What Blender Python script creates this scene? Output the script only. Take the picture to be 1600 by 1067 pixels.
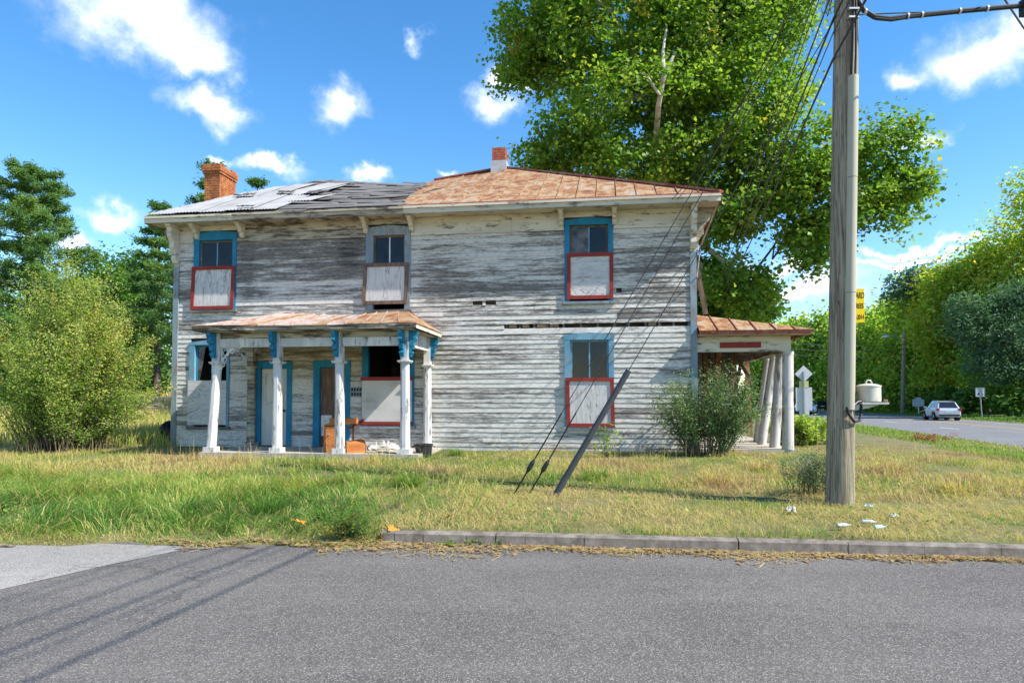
import bpy, math, random
import numpy as np
from mathutils import Vector, Matrix

# ------------------------------------------------------------------ camera, sky, sun, exposure
scene = bpy.context.scene
for o in list(bpy.data.objects):
    bpy.data.objects.remove(o)
COL = scene.collection
FPX, PITCH, PY0, CAMZ = 1066.67, math.radians(2.3), 582.2, 1.65
cam_d = bpy.data.cameras.new('camera')
cam_d.sensor_width = 36.0
cam_d.lens = 24.0
cam_d.shift_y = (PY0 - 533.5) / 1600.0
cam_d.clip_start = 0.1
cam_d.clip_end = 3000.0
cam = bpy.data.objects.new('camera', cam_d)
COL.objects.link(cam)
cam.location = (0, 0, CAMZ)
cam.rotation_euler = (math.pi / 2 + PITCH, 0, 0)
scene.camera = cam

SUN_EL, SUN_PHI = math.radians(45), math.radians(24)      # sun stands to the right, a little behind the camera
SUN_DIR = Vector((math.cos(SUN_EL) * math.cos(SUN_PHI), -math.cos(SUN_EL) * math.sin(SUN_PHI), math.sin(SUN_EL)))
sun_d = bpy.data.lights.new('sun', 'SUN')
sun_d.energy = 4.2
sun_d.angle = math.radians(0.55)
sun_d.color = (1.0, 0.94, 0.84)
sun = bpy.data.objects.new('sun', sun_d)
COL.objects.link(sun)
sun.rotation_euler = SUN_DIR.to_track_quat('Z', 'Y').to_euler()

scene.view_settings.view_transform = 'Standard'
scene.view_settings.look = 'None'
scene.view_settings.gamma = 1.0
scene.view_settings.use_curve_mapping = False
scene.view_settings.exposure = 1.1
scene.cycles.max_bounces = 6
scene.cycles.diffuse_bounces = 3
scene.cycles.glossy_bounces = 2
scene.cycles.transmission_bounces = 3
scene.cycles.transparent_max_bounces = 6
scene.cycles.caustics_reflective = False
scene.cycles.caustics_refractive = False


def ray(px, py):
    xc = (px - 800.0) / FPX
    yc = (PY0 - py) / FPX
    return Vector((xc, math.cos(PITCH) - yc * math.sin(PITCH), math.sin(PITCH) + yc * math.cos(PITCH)))


def at(px, py, D):
    """the point seen at photo pixel (px, py), D metres in front of the camera"""
    r = ray(px, py)
    return Vector((0, 0, CAMZ)) + r * (D / r.y)


# ------------------------------------------------------------------ node helpers
def nd(nt, typ, ins=None, **props):
    n = nt.nodes.new(typ)
    for k, v in props.items():
        setattr(n, k, v)
    if ins:
        for k, v in ins.items():
            s = n.inputs[k]
            if hasattr(v, 'is_output') or isinstance(v, bpy.types.NodeSocket):
                nt.links.new(v, s)
            else:
                s.default_value = v
    return n


def c4(c):
    return (c[0], c[1], c[2], 1.0)


def ramp(nt, fac, stops, interp='LINEAR'):
    n = nt.nodes.new('ShaderNodeValToRGB')
    n.color_ramp.interpolation = interp
    e = n.color_ramp.elements
    while len(e) > 1:
        e.remove(e[-1])
    e[0].position, e[0].color = stops[0][0], c4(stops[0][1])
    for p, c in stops[1:]:
        x = e.new(p)
        x.color = c4(c)
    nt.links.new(fac, n.inputs[0])
    return n.outputs[0]


def mixc(nt, fac, a, b, blend='MIX'):
    n = nt.nodes.new('ShaderNodeMix')
    n.data_type = 'RGBA'
    n.blend_type = blend
    for s, v in ((n.inputs[0], fac), (n.inputs[6], a), (n.inputs[7], b)):
        if isinstance(v, bpy.types.NodeSocket):
            nt.links.new(v, s)
        elif isinstance(v, (int, float)):
            s.default_value = v
        else:
            s.default_value = c4(v)
    return n.outputs[2]


def mth(nt, op, a, b=0.0, c=None, clamp=False):
    n = nt.nodes.new('ShaderNodeMath')
    n.operation = op
    n.use_clamp = clamp
    for i, v in enumerate((a, b, c)):
        if v is None:
            continue
        if isinstance(v, bpy.types.NodeSocket):
            nt.links.new(v, n.inputs[i])
        else:
            n.inputs[i].default_value = v
    return n.outputs[0]


def smooth(nt, v, lo, hi):
    n = nt.nodes.new('ShaderNodeMapRange')
    n.interpolation_type = 'SMOOTHSTEP'
    nt.links.new(v, n.inputs[0])
    n.inputs[1].default_value, n.inputs[2].default_value = lo, hi
    return n.outputs[0]


def coords(nt, scale=(1, 1, 1), kind='Object', jitter=0.0):
    tc = nd(nt, 'ShaderNodeTexCoord')
    out = tc.outputs[kind]
    if jitter:
        oi = nd(nt, 'ShaderNodeObjectInfo')
        m = nd(nt, 'ShaderNodeVectorMath', operation='SCALE')
        cb = nd(nt, 'ShaderNodeCombineXYZ', {0: oi.outputs['Random'], 1: oi.outputs['Random'], 2: oi.outputs['Random']})
        nt.links.new(cb.outputs[0], m.inputs[0])
        m.inputs[3].default_value = jitter
        a = nd(nt, 'ShaderNodeVectorMath', operation='ADD')
        nt.links.new(out, a.inputs[0])
        nt.links.new(m.outputs[0], a.inputs[1])
        out = a.outputs[0]
    mp = nd(nt, 'ShaderNodeMapping', {'Scale': scale})
    nt.links.new(out, mp.inputs[0])
    return mp.outputs[0]


def noise(nt, vec, scale=1.0, detail=4.0, rough=0.6, dist=0.0):
    n = nd(nt, 'ShaderNodeTexNoise', {'Scale': scale, 'Detail': detail, 'Roughness': rough, 'Distortion': dist})
    nt.links.new(vec, n.inputs['Vector'])
    return n.outputs[0]


def newmat(name):
    m = bpy.data.materials.new(name)
    m.use_nodes = True
    nt = m.node_tree
    return m, nt, nt.nodes['Principled BSDF']


def bump(nt, bsdf, h, strength=0.3, dist=0.01):
    b = nd(nt, 'ShaderNodeBump', {'Strength': strength, 'Distance': dist, 'Height': h})
    nt.links.new(b.outputs[0], bsdf.inputs['Normal'])


def simple(name, stops, scale=(4, 4, 4), nscale=1.0, rough=0.8, detail=5, bmp=0.2, metallic=0.0, jitter=0.0, dist=0.0, spec=0.3):
    """noise-driven colour ramp on object coordinates"""
    m, nt, b = newmat(name)
    v = coords(nt, scale, jitter=jitter)
    f = noise(nt, v, nscale, detail, 0.62, dist)
    nt.links.new(ramp(nt, f, stops), b.inputs['Base Color'])
    b.inputs['Roughness'].default_value = rough
    b.inputs['Metallic'].default_value = metallic
    b.inputs['Specular IOR Level'].default_value = spec
    if bmp:
        bump(nt, b, f, bmp, 0.01)
    return m


def peel(name, paint, paint2, wood, lo=0.5, hi=0.62, scale=(5, 5, 5), rough=0.75, jitter=3.0, dark=None):
    """flaking paint over weathered wood"""
    m, nt, b = newmat(name)
    v = coords(nt, scale, jitter=jitter)
    f = noise(nt, v, 1.0, 8, 0.68)
    g = noise(nt, v, 0.35, 3, 0.5)
    pc = mixc(nt, smooth(nt, g, 0.35, 0.65), paint, paint2)
    fine = noise(nt, coords(nt, tuple(s * 6 for s in scale), jitter=jitter), 1.0, 3, 0.6)
    wc = mixc(nt, smooth(nt, fine, 0.3, 0.7), wood, tuple(x * 0.5 for x in wood))
    msk = smooth(nt, f, lo, hi)
    nt.links.new(mixc(nt, msk, pc, wc), b.inputs['Base Color'])
    b.inputs['Roughness'].default_value = rough
    b.inputs['Specular IOR Level'].default_value = 0.25
    bump(nt, b, msk, 0.25, -0.004)
    return m


# ------------------------------------------------------------------ sky with cumulus
world = bpy.data.worlds.new('World')
scene.world = world
world.use_nodes = True
wt = world.node_tree
bg = wt.nodes['Background']
sky = nd(wt, 'ShaderNodeTexSky', sky_type='NISHITA', sun_disc=False, sun_elevation=SUN_EL,
         sun_rotation=math.atan2(SUN_DIR.x, SUN_DIR.y), air_density=1.0, dust_density=0.05, ozone_density=1.6)
hs = nd(wt, 'ShaderNodeHueSaturation', {'Saturation': 1.33, 'Value': 1.15, 'Color': sky.outputs[0]})
dirv = nd(wt, 'ShaderNodeTexCoord').outputs['Generated']
wn = nd(wt, 'ShaderNodeTexNoise', {'Scale': 11.0, 'Detail': 6.0, 'Roughness': 0.6})
wt.links.new(dirv, wn.inputs['Vector'])
wsub = nd(wt, 'ShaderNodeVectorMath', operation='SUBTRACT')
wt.links.new(wn.outputs['Color'], wsub.inputs[0])
wsub.inputs[1].default_value = (0.5, 0.5, 0.5)
wsc = nd(wt, 'ShaderNodeVectorMath', operation='SCALE')
wt.links.new(wsub.outputs[0], wsc.inputs[0])
wsc.inputs[3].default_value = 0.11
wadd = nd(wt, 'ShaderNodeVectorMath', operation='ADD')
wt.links.new(dirv, wadd.inputs[0])
wt.links.new(wsc.outputs[0], wadd.inputs[1])
wvec = wadd.outputs[0]
rs = random.Random(5)
clouds = []   # direction, half width, half height
for px, py, wx, wy in ((230, 30, 135, 62), (300, 75, 70, 32), (330, 162, 56, 32), (536, 166, 40, 34), (653, 55, 20, 28), (420, 257, 58, 14),
                       (352, 249, 25, 10), (580, 277, 33, 14), (770, 165, 48, 28), (800, 115, 42, 32), (170, 345, 56, 20), (120, 395, 36, 18),
                       (1420, 105, 42, 27), (1545, 70, 95, 58), (1440, 228, 32, 20), (1430, 392, 120, 9), (1400, 412, 150, 8),
                       (1240, 440, 130, 22), (1240, 405, 90, 12), (700, 278, 20, 8), (1640, 30, 90, 45)):
    d = ray(px, py).normalized()
    k = d.y / FPX
    clouds.append((d, wx * k, wy * k))
for i in range(26):          # the same fair-weather cumulus all round the sky
    a = rs.uniform(0, 2 * math.pi)
    if abs((a - math.pi / 2 + math.pi) % (2 * math.pi) - math.pi) < 0.75:
        continue
    el = rs.uniform(0.12, 1.1)
    d = Vector((math.cos(a) * math.cos(el), math.sin(a) * math.cos(el), math.sin(el)))
    w = rs.uniform(0.04, 0.12)
    clouds.append((d, w, w * rs.uniform(0.35, 0.6)))
tot = None
for d, w, h in clouds:
    s = nd(wt, 'ShaderNodeVectorMath', operation='SUBTRACT')
    wt.links.new(wvec, s.inputs[0])
    s.inputs[1].default_value = d
    m = nd(wt, 'ShaderNodeVectorMath', operation='MULTIPLY')
    wt.links.new(s.outputs[0], m.inputs[0])
    m.inputs[1].default_value = (1 / w, 1 / w, 1 / h)
    ln = nd(wt, 'ShaderNodeVectorMath', operation='LENGTH')
    wt.links.new(m.outputs[0], ln.inputs[0])
    v = mth(wt, 'SUBTRACT', 1.35, ln.outputs['Value'])
    tot = v if tot is None else mth(wt, 'MAXIMUM', tot, v)
dn = nd(wt, 'ShaderNodeTexNoise', {'Scale': 17.0, 'Detail': 9.0, 'Roughness': 0.66})
wt.links.new(dirv, dn.inputs['Vector'])
dens = mth(wt, 'ADD', tot, mth(wt, 'MULTIPLY', mth(wt, 'SUBTRACT', dn.outputs[0], 0.5), 1.5))
cm = smooth(wt, dens, 0.0, 1.3)
cshade = smooth(wt, dens, 0.35, 1.35)
ccol = mixc(wt, cshade, (4.6, 5.3, 6.5), (7.9, 7.9, 8.0))
wt.links.new(mixc(wt, mth(wt, 'MULTIPLY', cm, 0.9), hs.outputs[0], ccol), bg.inputs['Color'])
bg.inputs['Strength'].default_value = 0.105


# ------------------------------------------------------------------ mesh helpers
class MB:
    def __init__(s):
        s.v, s.f = [], []

    def add(s, vs, fs):
        n = len(s.v)
        s.v += [tuple(p) for p in vs]
        s.f += [tuple(i + n for i in f) for f in fs]
        return s

    def box(s, x0, x1, y0, y1, z0, z1):
        return s.add([(x0, y0, z0), (x1, y0, z0), (x1, y1, z0), (x0, y1, z0), (x0, y0, z1), (x1, y0, z1), (x1, y1, z1), (x0, y1, z1)],
                     [(0, 3, 2, 1), (4, 5, 6, 7), (0, 1, 5, 4), (1, 2, 6, 5), (2, 3, 7, 6), (3, 0, 4, 7)])

    def hexa(s, b, t):
        """b, t: four corners each, both counter-clockwise from above"""
        return s.add(list(b) + list(t), [(0, 3, 2, 1), (4, 5, 6, 7), (0, 1, 5, 4), (1, 2, 6, 5), (2, 3, 7, 6), (3, 0, 4, 7)])

    def bar(s, a, b, w, h, up=(0, 0, 1)):
        a, b = Vector(a), Vector(b)
        d = (b - a).normalized()
        sd = d.cross(Vector(up))
        if sd.length < 1e-4:
            sd = d.cross(Vector((1, 0, 0)))
        sd = sd.normalized() * (w / 2)
        u = sd.cross(d).normalized() * (h / 2)
        vs = [a - sd - u, a + sd - u, b + sd - u, b - sd - u, a - sd + u, a + sd + u, b + sd + u, b - sd + u]
        return s.add(vs, [(0, 3, 2, 1), (4, 5, 6, 7), (0, 1, 5, 4), (1, 2, 6, 5), (2, 3, 7, 6), (3, 0, 4, 7)])

    def tube(s, pts, rad, n=8, cap=True):
        pts = [Vector(p) for p in pts]
        if not hasattr(rad, '__len__'):
            rad = [rad] * len(pts)
        base = len(s.v)
        prev = None
        for i, p in enumerate(pts):
            d = (pts[min(i + 1, len(pts) - 1)] - pts[max(i - 1, 0)]).normalized()
            if prev is None:
                a = d.cross(Vector((0, 0, 1)) if abs(d.z) < 0.9 else Vector((1, 0, 0))).normalized()
            else:
                a = (prev - d * prev.dot(d)).normalized()
            prev = a
            b = d.cross(a)
            for k in range(n):
                t = 2 * math.pi * k / n
                s.v.append(tuple(p + (a * math.cos(t) + b * math.sin(t)) * rad[i]))
        for i in range(len(pts) - 1):
            for k in range(n):
                k2 = (k + 1) % n
                s.f.append((base + i * n + k, base + i * n + k2, base + (i + 1) * n + k2, base + (i + 1) * n + k))
        if cap:
            s.f.append(tuple(base + k for k in range(n))[::-1])
            s.f.append(tuple(base + (len(pts) - 1) * n + k for k in range(n)))
        return s

    def lathe(s, c, prof, n=20, axis='z'):
        base = len(s.v)
        for r, h in prof:
            for k in range(n):
                t = 2 * math.pi * k / n
                if axis == 'z':
                    s.v.append((c[0] + r * math.cos(t), c[1] + r * math.sin(t), c[2] + h))
                elif axis == 'y':
                    s.v.append((c[0] + r * math.cos(t), c[1] + h, c[2] + r * math.sin(t)))
                else:
                    s.v.append((c[0] + h, c[1] + r * math.cos(t), c[2] + r * math.sin(t)))
        for i in range(len(prof) - 1):
            for k in range(n):
                k2 = (k + 1) % n
                s.f.append((base + i * n + k, base + i * n + k2, base + (i + 1) * n + k2, base + (i + 1) * n + k))
        s.f.append(tuple(base + k for k in range(n))[::-1])
        s.f.append(tuple(base + (len(prof) - 1) * n + k for k in range(n)))
        return s

    def prism(s, poly, a, b, plane='xz'):
        """poly in a plane, extruded from a to b along the remaining axis"""
        n = len(poly)

        def mk(p, q):
            return {'xz': (p[0], q, p[1]), 'yz': (q, p[0], p[1]), 'xy': (p[0], p[1], q)}[plane]
        vs = [mk(p, a) for p in poly] + [mk(p, b) for p in poly]
        fs = [tuple(range(n)), tuple(range(2 * n - 1, n - 1, -1))]
        fs += [(i, i + n, (i + 1) % n + n, (i + 1) % n) for i in range(n)]
        return s.add(vs, fs)

    def build(s, name, mat, parent=None, smoothed=False, bevel=0.0):
        me = bpy.data.meshes.new(name)
        me.from_pydata(s.v, [], s.f)
        me.validate()
        if smoothed:
            me.shade_smooth()
            try:
                me.set_sharp_from_angle(angle=math.radians(40))
            except Exception:
                pass
        me.materials.append(mat)
        o = bpy.data.objects.new(name, me)
        COL.objects.link(o)
        if parent is not None:
            o.parent = parent
        if bevel:
            b = o.modifiers.new('bevel', 'BEVEL')
            b.width = bevel
            b.segments = 2
            b.limit_method = 'ANGLE'
        return o


def tag(o, label=None, cat=None, group=None, kind=None):
    for k, v in (('label', label), ('category', cat), ('group', group), ('kind', kind)):
        if v:
            o[k] = v
    return o


def empty(name, loc=(0, 0, 0), rz=0.0):
    o = bpy.data.objects.new(name, None)
    COL.objects.link(o)
    o.location = loc
    o.rotation_euler = (0, 0, rz)
    return o


def fast_mesh(name, V, F, mat, parent=None, tint=None, smoothed=False):
    """V (n,3), F (m,k) numpy arrays; tint: one float per face"""
    me = bpy.data.meshes.new(name)
    V = np.ascontiguousarray(V, dtype=np.float32)
    F = np.ascontiguousarray(F, dtype=np.int32)
    m, k = F.shape
    me.vertices.add(len(V))
    me.vertices.foreach_set('co', V.ravel())
    me.loops.add(m * k)
    me.loops.foreach_set('vertex_index', F.ravel())
    me.polygons.add(m)
    me.polygons.foreach_set('loop_start', np.arange(m, dtype=np.int32) * k)
    try:
        me.polygons.foreach_set('loop_total', np.full(m, k, dtype=np.int32))
    except Exception:
        pass
    if tint is not None:
        a = me.attributes.new('tint', 'FLOAT', 'FACE')
        a.data.foreach_set('value', np.ascontiguousarray(tint, dtype=np.float32))
    me.update(calc_edges=True)
    me.polygons.foreach_set('use_smooth', np.full(m, smoothed, dtype=bool))
    me.materials.append(mat)
    o = bpy.data.objects.new(name, me)
    COL.objects.link(o)
    if parent is not None:
        o.parent = parent
    return o


def leafmat(name, stops, trans=0.35, rough=0.55):
    m, nt, b = newmat(name)
    at_ = nd(nt, 'ShaderNodeAttribute', attribute_name='tint')
    col = ramp(nt, at_.outputs['Fac'], stops)
    nt.links.new(col, b.inputs['Base Color'])
    b.inputs['Roughness'].default_value = rough
    b.inputs['Specular IOR Level'].default_value = 0.3
    tr = nd(nt, 'ShaderNodeBsdfTranslucent')
    nt.links.new(mixc(nt, 1.0, col, (1.5, 1.55, 0.7), 'MULTIPLY'), tr.inputs[0])
    mx = nd(nt, 'ShaderNodeMixShader', {0: trans})
    nt.links.new(b.outputs[0], mx.inputs[1])
    nt.links.new(tr.outputs[0], mx.inputs[2])
    nt.links.new(mx.outputs[0], nt.nodes['Material Output'].inputs[0])
    return m

# ------------------------------------------------------------------ terrain, roads, kerb
ST = math.radians(7.0)
SC, SS = math.cos(ST), math.sin(ST)
KX, KY = 5.28, 7.13
S_K = -6.85                                 # the kerb starts here, further left the verge runs out on the asphalt
RM = math.radians(14.5)
RC, RS = math.cos(RM), math.sin(RM)
RX, RY = 17.6, 23.5


def sxy(s, t):
    return KX + s * SC + t * SS, KY - s * SS + t * SC


def st_of(X, Y):
    return (X - KX) * SC - (Y - KY) * SS, (X - KX) * SS + (Y - KY) * SC


def m_of(X, Y):
    return (X - RX) * RC - (Y - RY) * RS


def mxy(m, l):
    return RX + m * RC + l * RS, RY - m * RS + l * RC


def pn(x, y, seed=0, f=1.0):
    """cheap smooth noise in about -1..1"""
    r = np.random.RandomState(seed)
    out = 0
    for i in range(7):
        a = r.uniform(0, 6.283)
        k = f * r.uniform(0.5, 2.2)
        out = out + np.sin(k * (x * math.cos(a) + y * math.sin(a)) + r.uniform(0, 6.283))
    return out / 3.2


def sstep(x, a, b):
    t = np.clip((x - a) / (b - a), 0, 1)
    return t * t * (3 - 2 * t)


def edge_t(s):
    return -0.48 + 0.13 * np.sin(s * 1.3 + 0.5) + 0.09 * np.sin(s * 3.7) + 0.05 * np.sin(s * 8.1) + 0.42 * sstep(s, -8.6, S_K + 0.3)


def zfun(X, Y):
    X, Y = np.asarray(X, float), np.asarray(Y, float)
    s, t = st_of(X, Y)
    m = m_of(X, Y)
    z = np.interp(t, [0.02, 0.12, 2.5, 9, 14], [-0.06, 0.125, 0.2, 0.45, 0.45])
    te = edge_t(s)
    zl = np.interp(t - te, [-0.12, 0.0, 0.35, 1.6, 3.0], [-0.06, 0.012, 0.06, 0.15, 0.21])
    left = s < S_K
    z = np.where(left, np.minimum(zl, np.maximum(z, zl)) * (t < 2.4) + np.maximum(z, 0.15) * (t >= 2.4), z)
    z = z + 0.018 * pn(X, Y, 3, 1.1) * sstep(t, 0.3, 1.5)
    z = z + 0.062 * np.maximum(0, Y - 29) * sstep(-X, 2, 12) * (Y < 400)
    k = sstep(m, -6.5, -0.25)
    z = z * (1 - k) + 0.03 * k
    z = np.where((m > 0.05) & (m < 10.95), -0.06, z)
    z = np.where(m >= 10.95, 0.06 + 0.03 * np.clip(m - 11, 0, 60), z)
    z = np.where((t < 0.0) & (s > S_K) & (m < 11), -0.06, z)
    return z


M_ground = simple('ground_soil', [(0.3, (0.10, 0.085, 0.04)), (0.5, (0.17, 0.15, 0.06)), (0.62, (0.09, 0.12, 0.03)), (0.8, (0.25, 0.2, 0.1))],
                  (1.1, 1.1, 1.1), 1.0, 0.95, 9, 0.6)
gs = np.unique(np.concatenate([np.arange(-16, 16, 0.22), np.linspace(-160, -16, 40), np.linspace(16, 60, 80), np.linspace(60, 260, 50), [S_K - 0.02, S_K + 0.02]]))
gt = np.unique(np.concatenate([np.arange(-1.2, 12, 0.16), np.linspace(-30, -1.2, 14), np.linspace(12, 60, 110), np.linspace(60, 420, 70), [0.02, 0.12]]))
A, B = np.meshgrid(gs, gt)
GX, GY = sxy(A, B)
GZ = zfun(GX, GY)
nv, nu = A.shape
idx = np.arange(nv * nu).reshape(nv, nu)
quads = np.stack([idx[:-1, :-1], idx[:-1, 1:], idx[1:, 1:], idx[1:, :-1]], -1).reshape(-1, 4)
ground = fast_mesh('ground', np.stack([GX, GY, GZ], -1).reshape(-1, 3), quads, M_ground, smoothed=True)
tag(ground, kind='structure')


def asphalt(name, c1, c2, speck, seam=False):
    m, nt, b = newmat(name)
    v = coords(nt, (1, 1, 1))
    ag = nd(nt, 'ShaderNodeTexVoronoi', {'Scale': 125.0})
    nt.links.new(v, ag.inputs['Vector'])
    fine = noise(nt, v, 120.0, 3, 0.7)
    big = noise(nt, v, 0.55, 5, 0.6)
    mid = noise(nt, v, 6.0, 4, 0.65)
    col = mixc(nt, smooth(nt, big, 0.32, 0.68), c1, c2)
    col = mixc(nt, mth(nt, 'MULTIPLY', smooth(nt, mid, 0.4, 0.75), 0.35), col, tuple(x * 0.72 for x in c1))
    lane = noise(nt, coords(nt, (0.12, 1.1, 1.0)), 1.0, 5, 0.6)
    col = mixc(nt, mth(nt, 'MULTIPLY', smooth(nt, lane, 0.42, 0.7), 0.4), col, tuple(x * 1.35 for x in c2))
    blot = noise(nt, v, 1.7, 6, 0.7)
    col = mixc(nt, mth(nt, 'MULTIPLY', smooth(nt, blot, 0.62, 0.75), 0.35), col, tuple(x * 0.55 for x in c1))
    sp = nd(nt, 'ShaderNodeSeparateColor')
    nt.links.new(ag.outputs['Color'], sp.inputs[0])
    stone = smooth(nt, sp.outputs[0], 0.72, 0.95)
    col = mixc(nt, mth(nt, 'MULTIPLY', stone, 0.65), col, speck)
    pit = smooth(nt, sp.outputs[1], 0.78, 0.95)
    col = mixc(nt, mth(nt, 'MULTIPLY', pit, 0.6), col, (0.025, 0.025, 0.027))
    # old cracks
    cv = nd(nt, 'ShaderNodeTexVoronoi', {'Scale': 0.33, 'Randomness': 1.0}, feature='DISTANCE_TO_EDGE')
    wv = nd(nt, 'ShaderNodeVectorMath', operation='ADD')
    nz = nd(nt, 'ShaderNodeTexNoise', {'Scale': 1.6, 'Detail': 6.0, 'Roughness': 0.7})
    nt.links.new(v, nz.inputs['Vector'])
    nt.links.new(v, wv.inputs[0])
    nt.links.new(nz.outputs['Color'], wv.inputs[1])
    nt.links.new(wv.outputs[0], cv.inputs['Vector'])
    crack = mth(nt, 'SUBTRACT', 1.0, smooth(nt, cv.outputs['Distance'], 0.0, 0.006))
    gate = smooth(nt, noise(nt, v, 0.4, 2), 0.47, 0.56)
    col = mixc(nt, mth(nt, 'MULTIPLY', mth(nt, 'MULTIPLY', crack, gate), 0.75), col, (0.03, 0.028, 0.026))
    nt.links.new(col, b.inputs['Base Color'])
    b.inputs['Roughness'].default_value = 0.85
    b.inputs['Specular IOR Level'].default_value = 0.3
    bump(nt, b, mth(nt, 'ADD', mth(nt, 'MULTIPLY', ag.outputs['Distance'], 1.0), fine), 0.55, 0.006)
    return m


M_asph = asphalt('asphalt_dark', (0.098, 0.09, 0.083), (0.128, 0.117, 0.107), (0.36, 0.33, 0.30))
M_asph_old = asphalt('asphalt_pale', (0.25, 0.234, 0.214), (0.30, 0.282, 0.26), (0.45, 0.42, 0.39))
M_asph_main = asphalt('asphalt_highway', (0.15, 0.148, 0.15), (0.185, 0.182, 0.185), (0.32, 0.32, 0.32))
side = MB()
pts = [sxy(-70, -16), sxy(24, -16), sxy(24, 0.06), sxy(-70, 0.06)]
side.add([(x, y, 0.0) for x, y in pts], [(0, 1, 2, 3)])
o = tag(side.build('side_road', M_asph), kind='structure')
ap = MB()
ap.add([(-3.55, 7.75, 0.004), (-4.05, 6.9, 0.004), (-4.5, 5.93, 0.004), (-5.3, 4.4, 0.004), (-6.4, 2.6, 0.004), (-16, 3.6, 0.004), (-16, 9.6, 0.004)],
       [(0, 6, 5, 4, 3, 2, 1)])
tag(ap.build('road_apron', M_asph_old), kind='structure')
mr = MB()
ls = [-26, 0, 20, 60, 120, 240, 380]
for a, b_ in zip(ls[:-1], ls[1:]):
    q = [mxy(0, a), mxy(11, a), mxy(11, b_), mxy(0, b_)]
    mr.add([(x, y, 0.002) for x, y in q], [(0, 1, 2, 3)])
main_road = tag(mr.build('main_road', M_asph_main), kind='structure')
M_yel = simple('road_paint_yellow', [(0.35, (0.55, 0.36, 0.06)), (0.7, (0.42, 0.3, 0.1))], (3, 3, 3), 1, 0.7, bmp=0)
M_wht = simple('road_paint_white', [(0.35, (0.75, 0.75, 0.73)), (0.75, (0.45, 0.45, 0.44))], (3, 3, 3), 1, 0.7, bmp=0)
for k in (7.0, 7.28):
    mb = MB()
    for a, b_ in zip(ls[:-1], ls[1:]):
        q = [mxy(k, a), mxy(k + 0.13, a), mxy(k + 0.13, b_), mxy(k, b_)]
        mb.add([(x, y, 0.007) for x, y in q], [(0, 1, 2, 3)])
    mb.build('centre_line', M_yel, main_road)
for i in range(12):
    a = -8 + i * 12.2
    q = [mxy(3.5, a), mxy(3.62, a), mxy(3.62, a + 3.1), mxy(3.5, a + 3.1)]
    MB().add([(x, y, 0.007) for x, y in q], [(0, 1, 2, 3)]).build('lane_dash', M_wht, main_road)
mb = MB()
for a, b_ in zip(ls[:-1], ls[1:]):
    q = [mxy(10.6, a), mxy(10.72, a), mxy(10.72, b_), mxy(10.6, b_)]
    mb.add([(x, y, 0.007) for x, y in q], [(0, 1, 2, 3)])
mb.build('edge_line', M_wht, main_road)

M_conc = simple('kerb_concrete', [(0.25, (0.07, 0.056, 0.046)), (0.5, (0.19, 0.163, 0.137)), (0.75, (0.31, 0.275, 0.24))], (7, 7, 7), 1, 0.9, 9, 0.5, jitter=9)
kerb = empty('kerb', (*sxy(0, 0.07), 0.0), -ST)
kerb['kind'] = 'structure'
rk = random.Random(8)
s0 = S_K
while s0 < 22:
    ln = rk.uniform(2.3, 3.1) if s0 > S_K else 1.35
    z1 = 0.135 + rk.uniform(-0.006, 0.006)
    k = MB()
    n = 8
    for j in range(n):      # slightly chipped and uneven top edge
        a, b_ = s0 + ln * j / n, s0 + ln * (j + 1) / n
        if j == n - 1:
            b_ -= 0.014
        e = rk.uniform(-0.004, 0.004)
        k.prism([(a, -0.1), (b_, -0.1), (b_, z1), (a, z1)], 0.02 + e, 0.085, 'xz')
        k.add([(a, -0.07 + e, -0.1), (b_, -0.07 + e, -0.1), (b_, -0.055 + e, z1 - 0.02), (a, -0.055 + e, z1 - 0.02),
               (a, 0.02 + e, -0.1), (b_, 0.02 + e, -0.1), (b_, 0.02 + e, z1), (a, 0.02 + e, z1), (b_, -0.03 + e, z1), (a, -0.03 + e, z1)],
              [(0, 1, 2, 3), (3, 2, 8, 9), (9, 8, 6, 7), (0, 3, 9, 7, 4), (1, 5, 6, 8, 2)])
    k.build('kerb_stone', M_conc, kerb)
    s0 += ln

# ------------------------------------------------------------------ grass
rg = np.random.RandomState(12)


def in_view(X, Y, margin=70):
    px = 800 + FPX * X / np.maximum(Y, 0.1)
    return (Y > 2) & (px > -margin) & (px < 1600 + margin)


HOUSE_ROT = math.radians(8.0)
HC, HSN = math.cos(HOUSE_ROT), math.sin(HOUSE_ROT)
# left front corner of the house from the photograph: right corner 16 m away
_XR, _YR = 288 / FPX * 16.0, 16.0
HW = (_XR + 529 / FPX * _YR) / (HC - HSN * 529 / FPX)
HX, HY, HZ = _XR - HW * HC, _YR + HW * HSN, 0.45


def house_uv(X, Y):
    return (X - HX) * HC - (Y - HY) * HSN, (X - HX) * HSN + (Y - HY) * HC


def blades(X, Y, h, w, flop, tint, zoff=0.0, curl=None):
    n = len(X)
    Z = zfun(X, Y) - 0.012 + zoff
    a = rg.uniform(0, 2 * np.pi, n)
    la = a + rg.normal(0, 0.5, n) if curl is None else curl
    dx, dy = np.cos(la), np.sin(la)
    sx, sy = -np.sin(a) * w / 2, np.cos(a) * w / 2
    b = np.stack([X, Y, Z], -1)
    sd = np.stack([sx, sy, np.zeros(n)], -1)
    mid = b + np.stack([dx * h * flop * 0.32, dy * h * flop * 0.32, h * 0.6 * (1 - 0.15 * flop)], -1)
    tip = b + np.stack([dx * h * flop, dy * h * flop, h * np.maximum(0.12, 1.0 - 0.45 * flop ** 2)], -1)
    V = np.stack([b - sd, b + sd, mid + sd * 0.75, mid - sd * 0.75, tip], 1)
    i = np.arange(n)[:, None] * 5
    F = np.concatenate([i + [0, 1, 2], i + [0, 2, 3], i + [3, 2, 4]], 1).reshape(-1, 3)
    return V.reshape(-1, 3), F, np.repeat(tint, 3)


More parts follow.
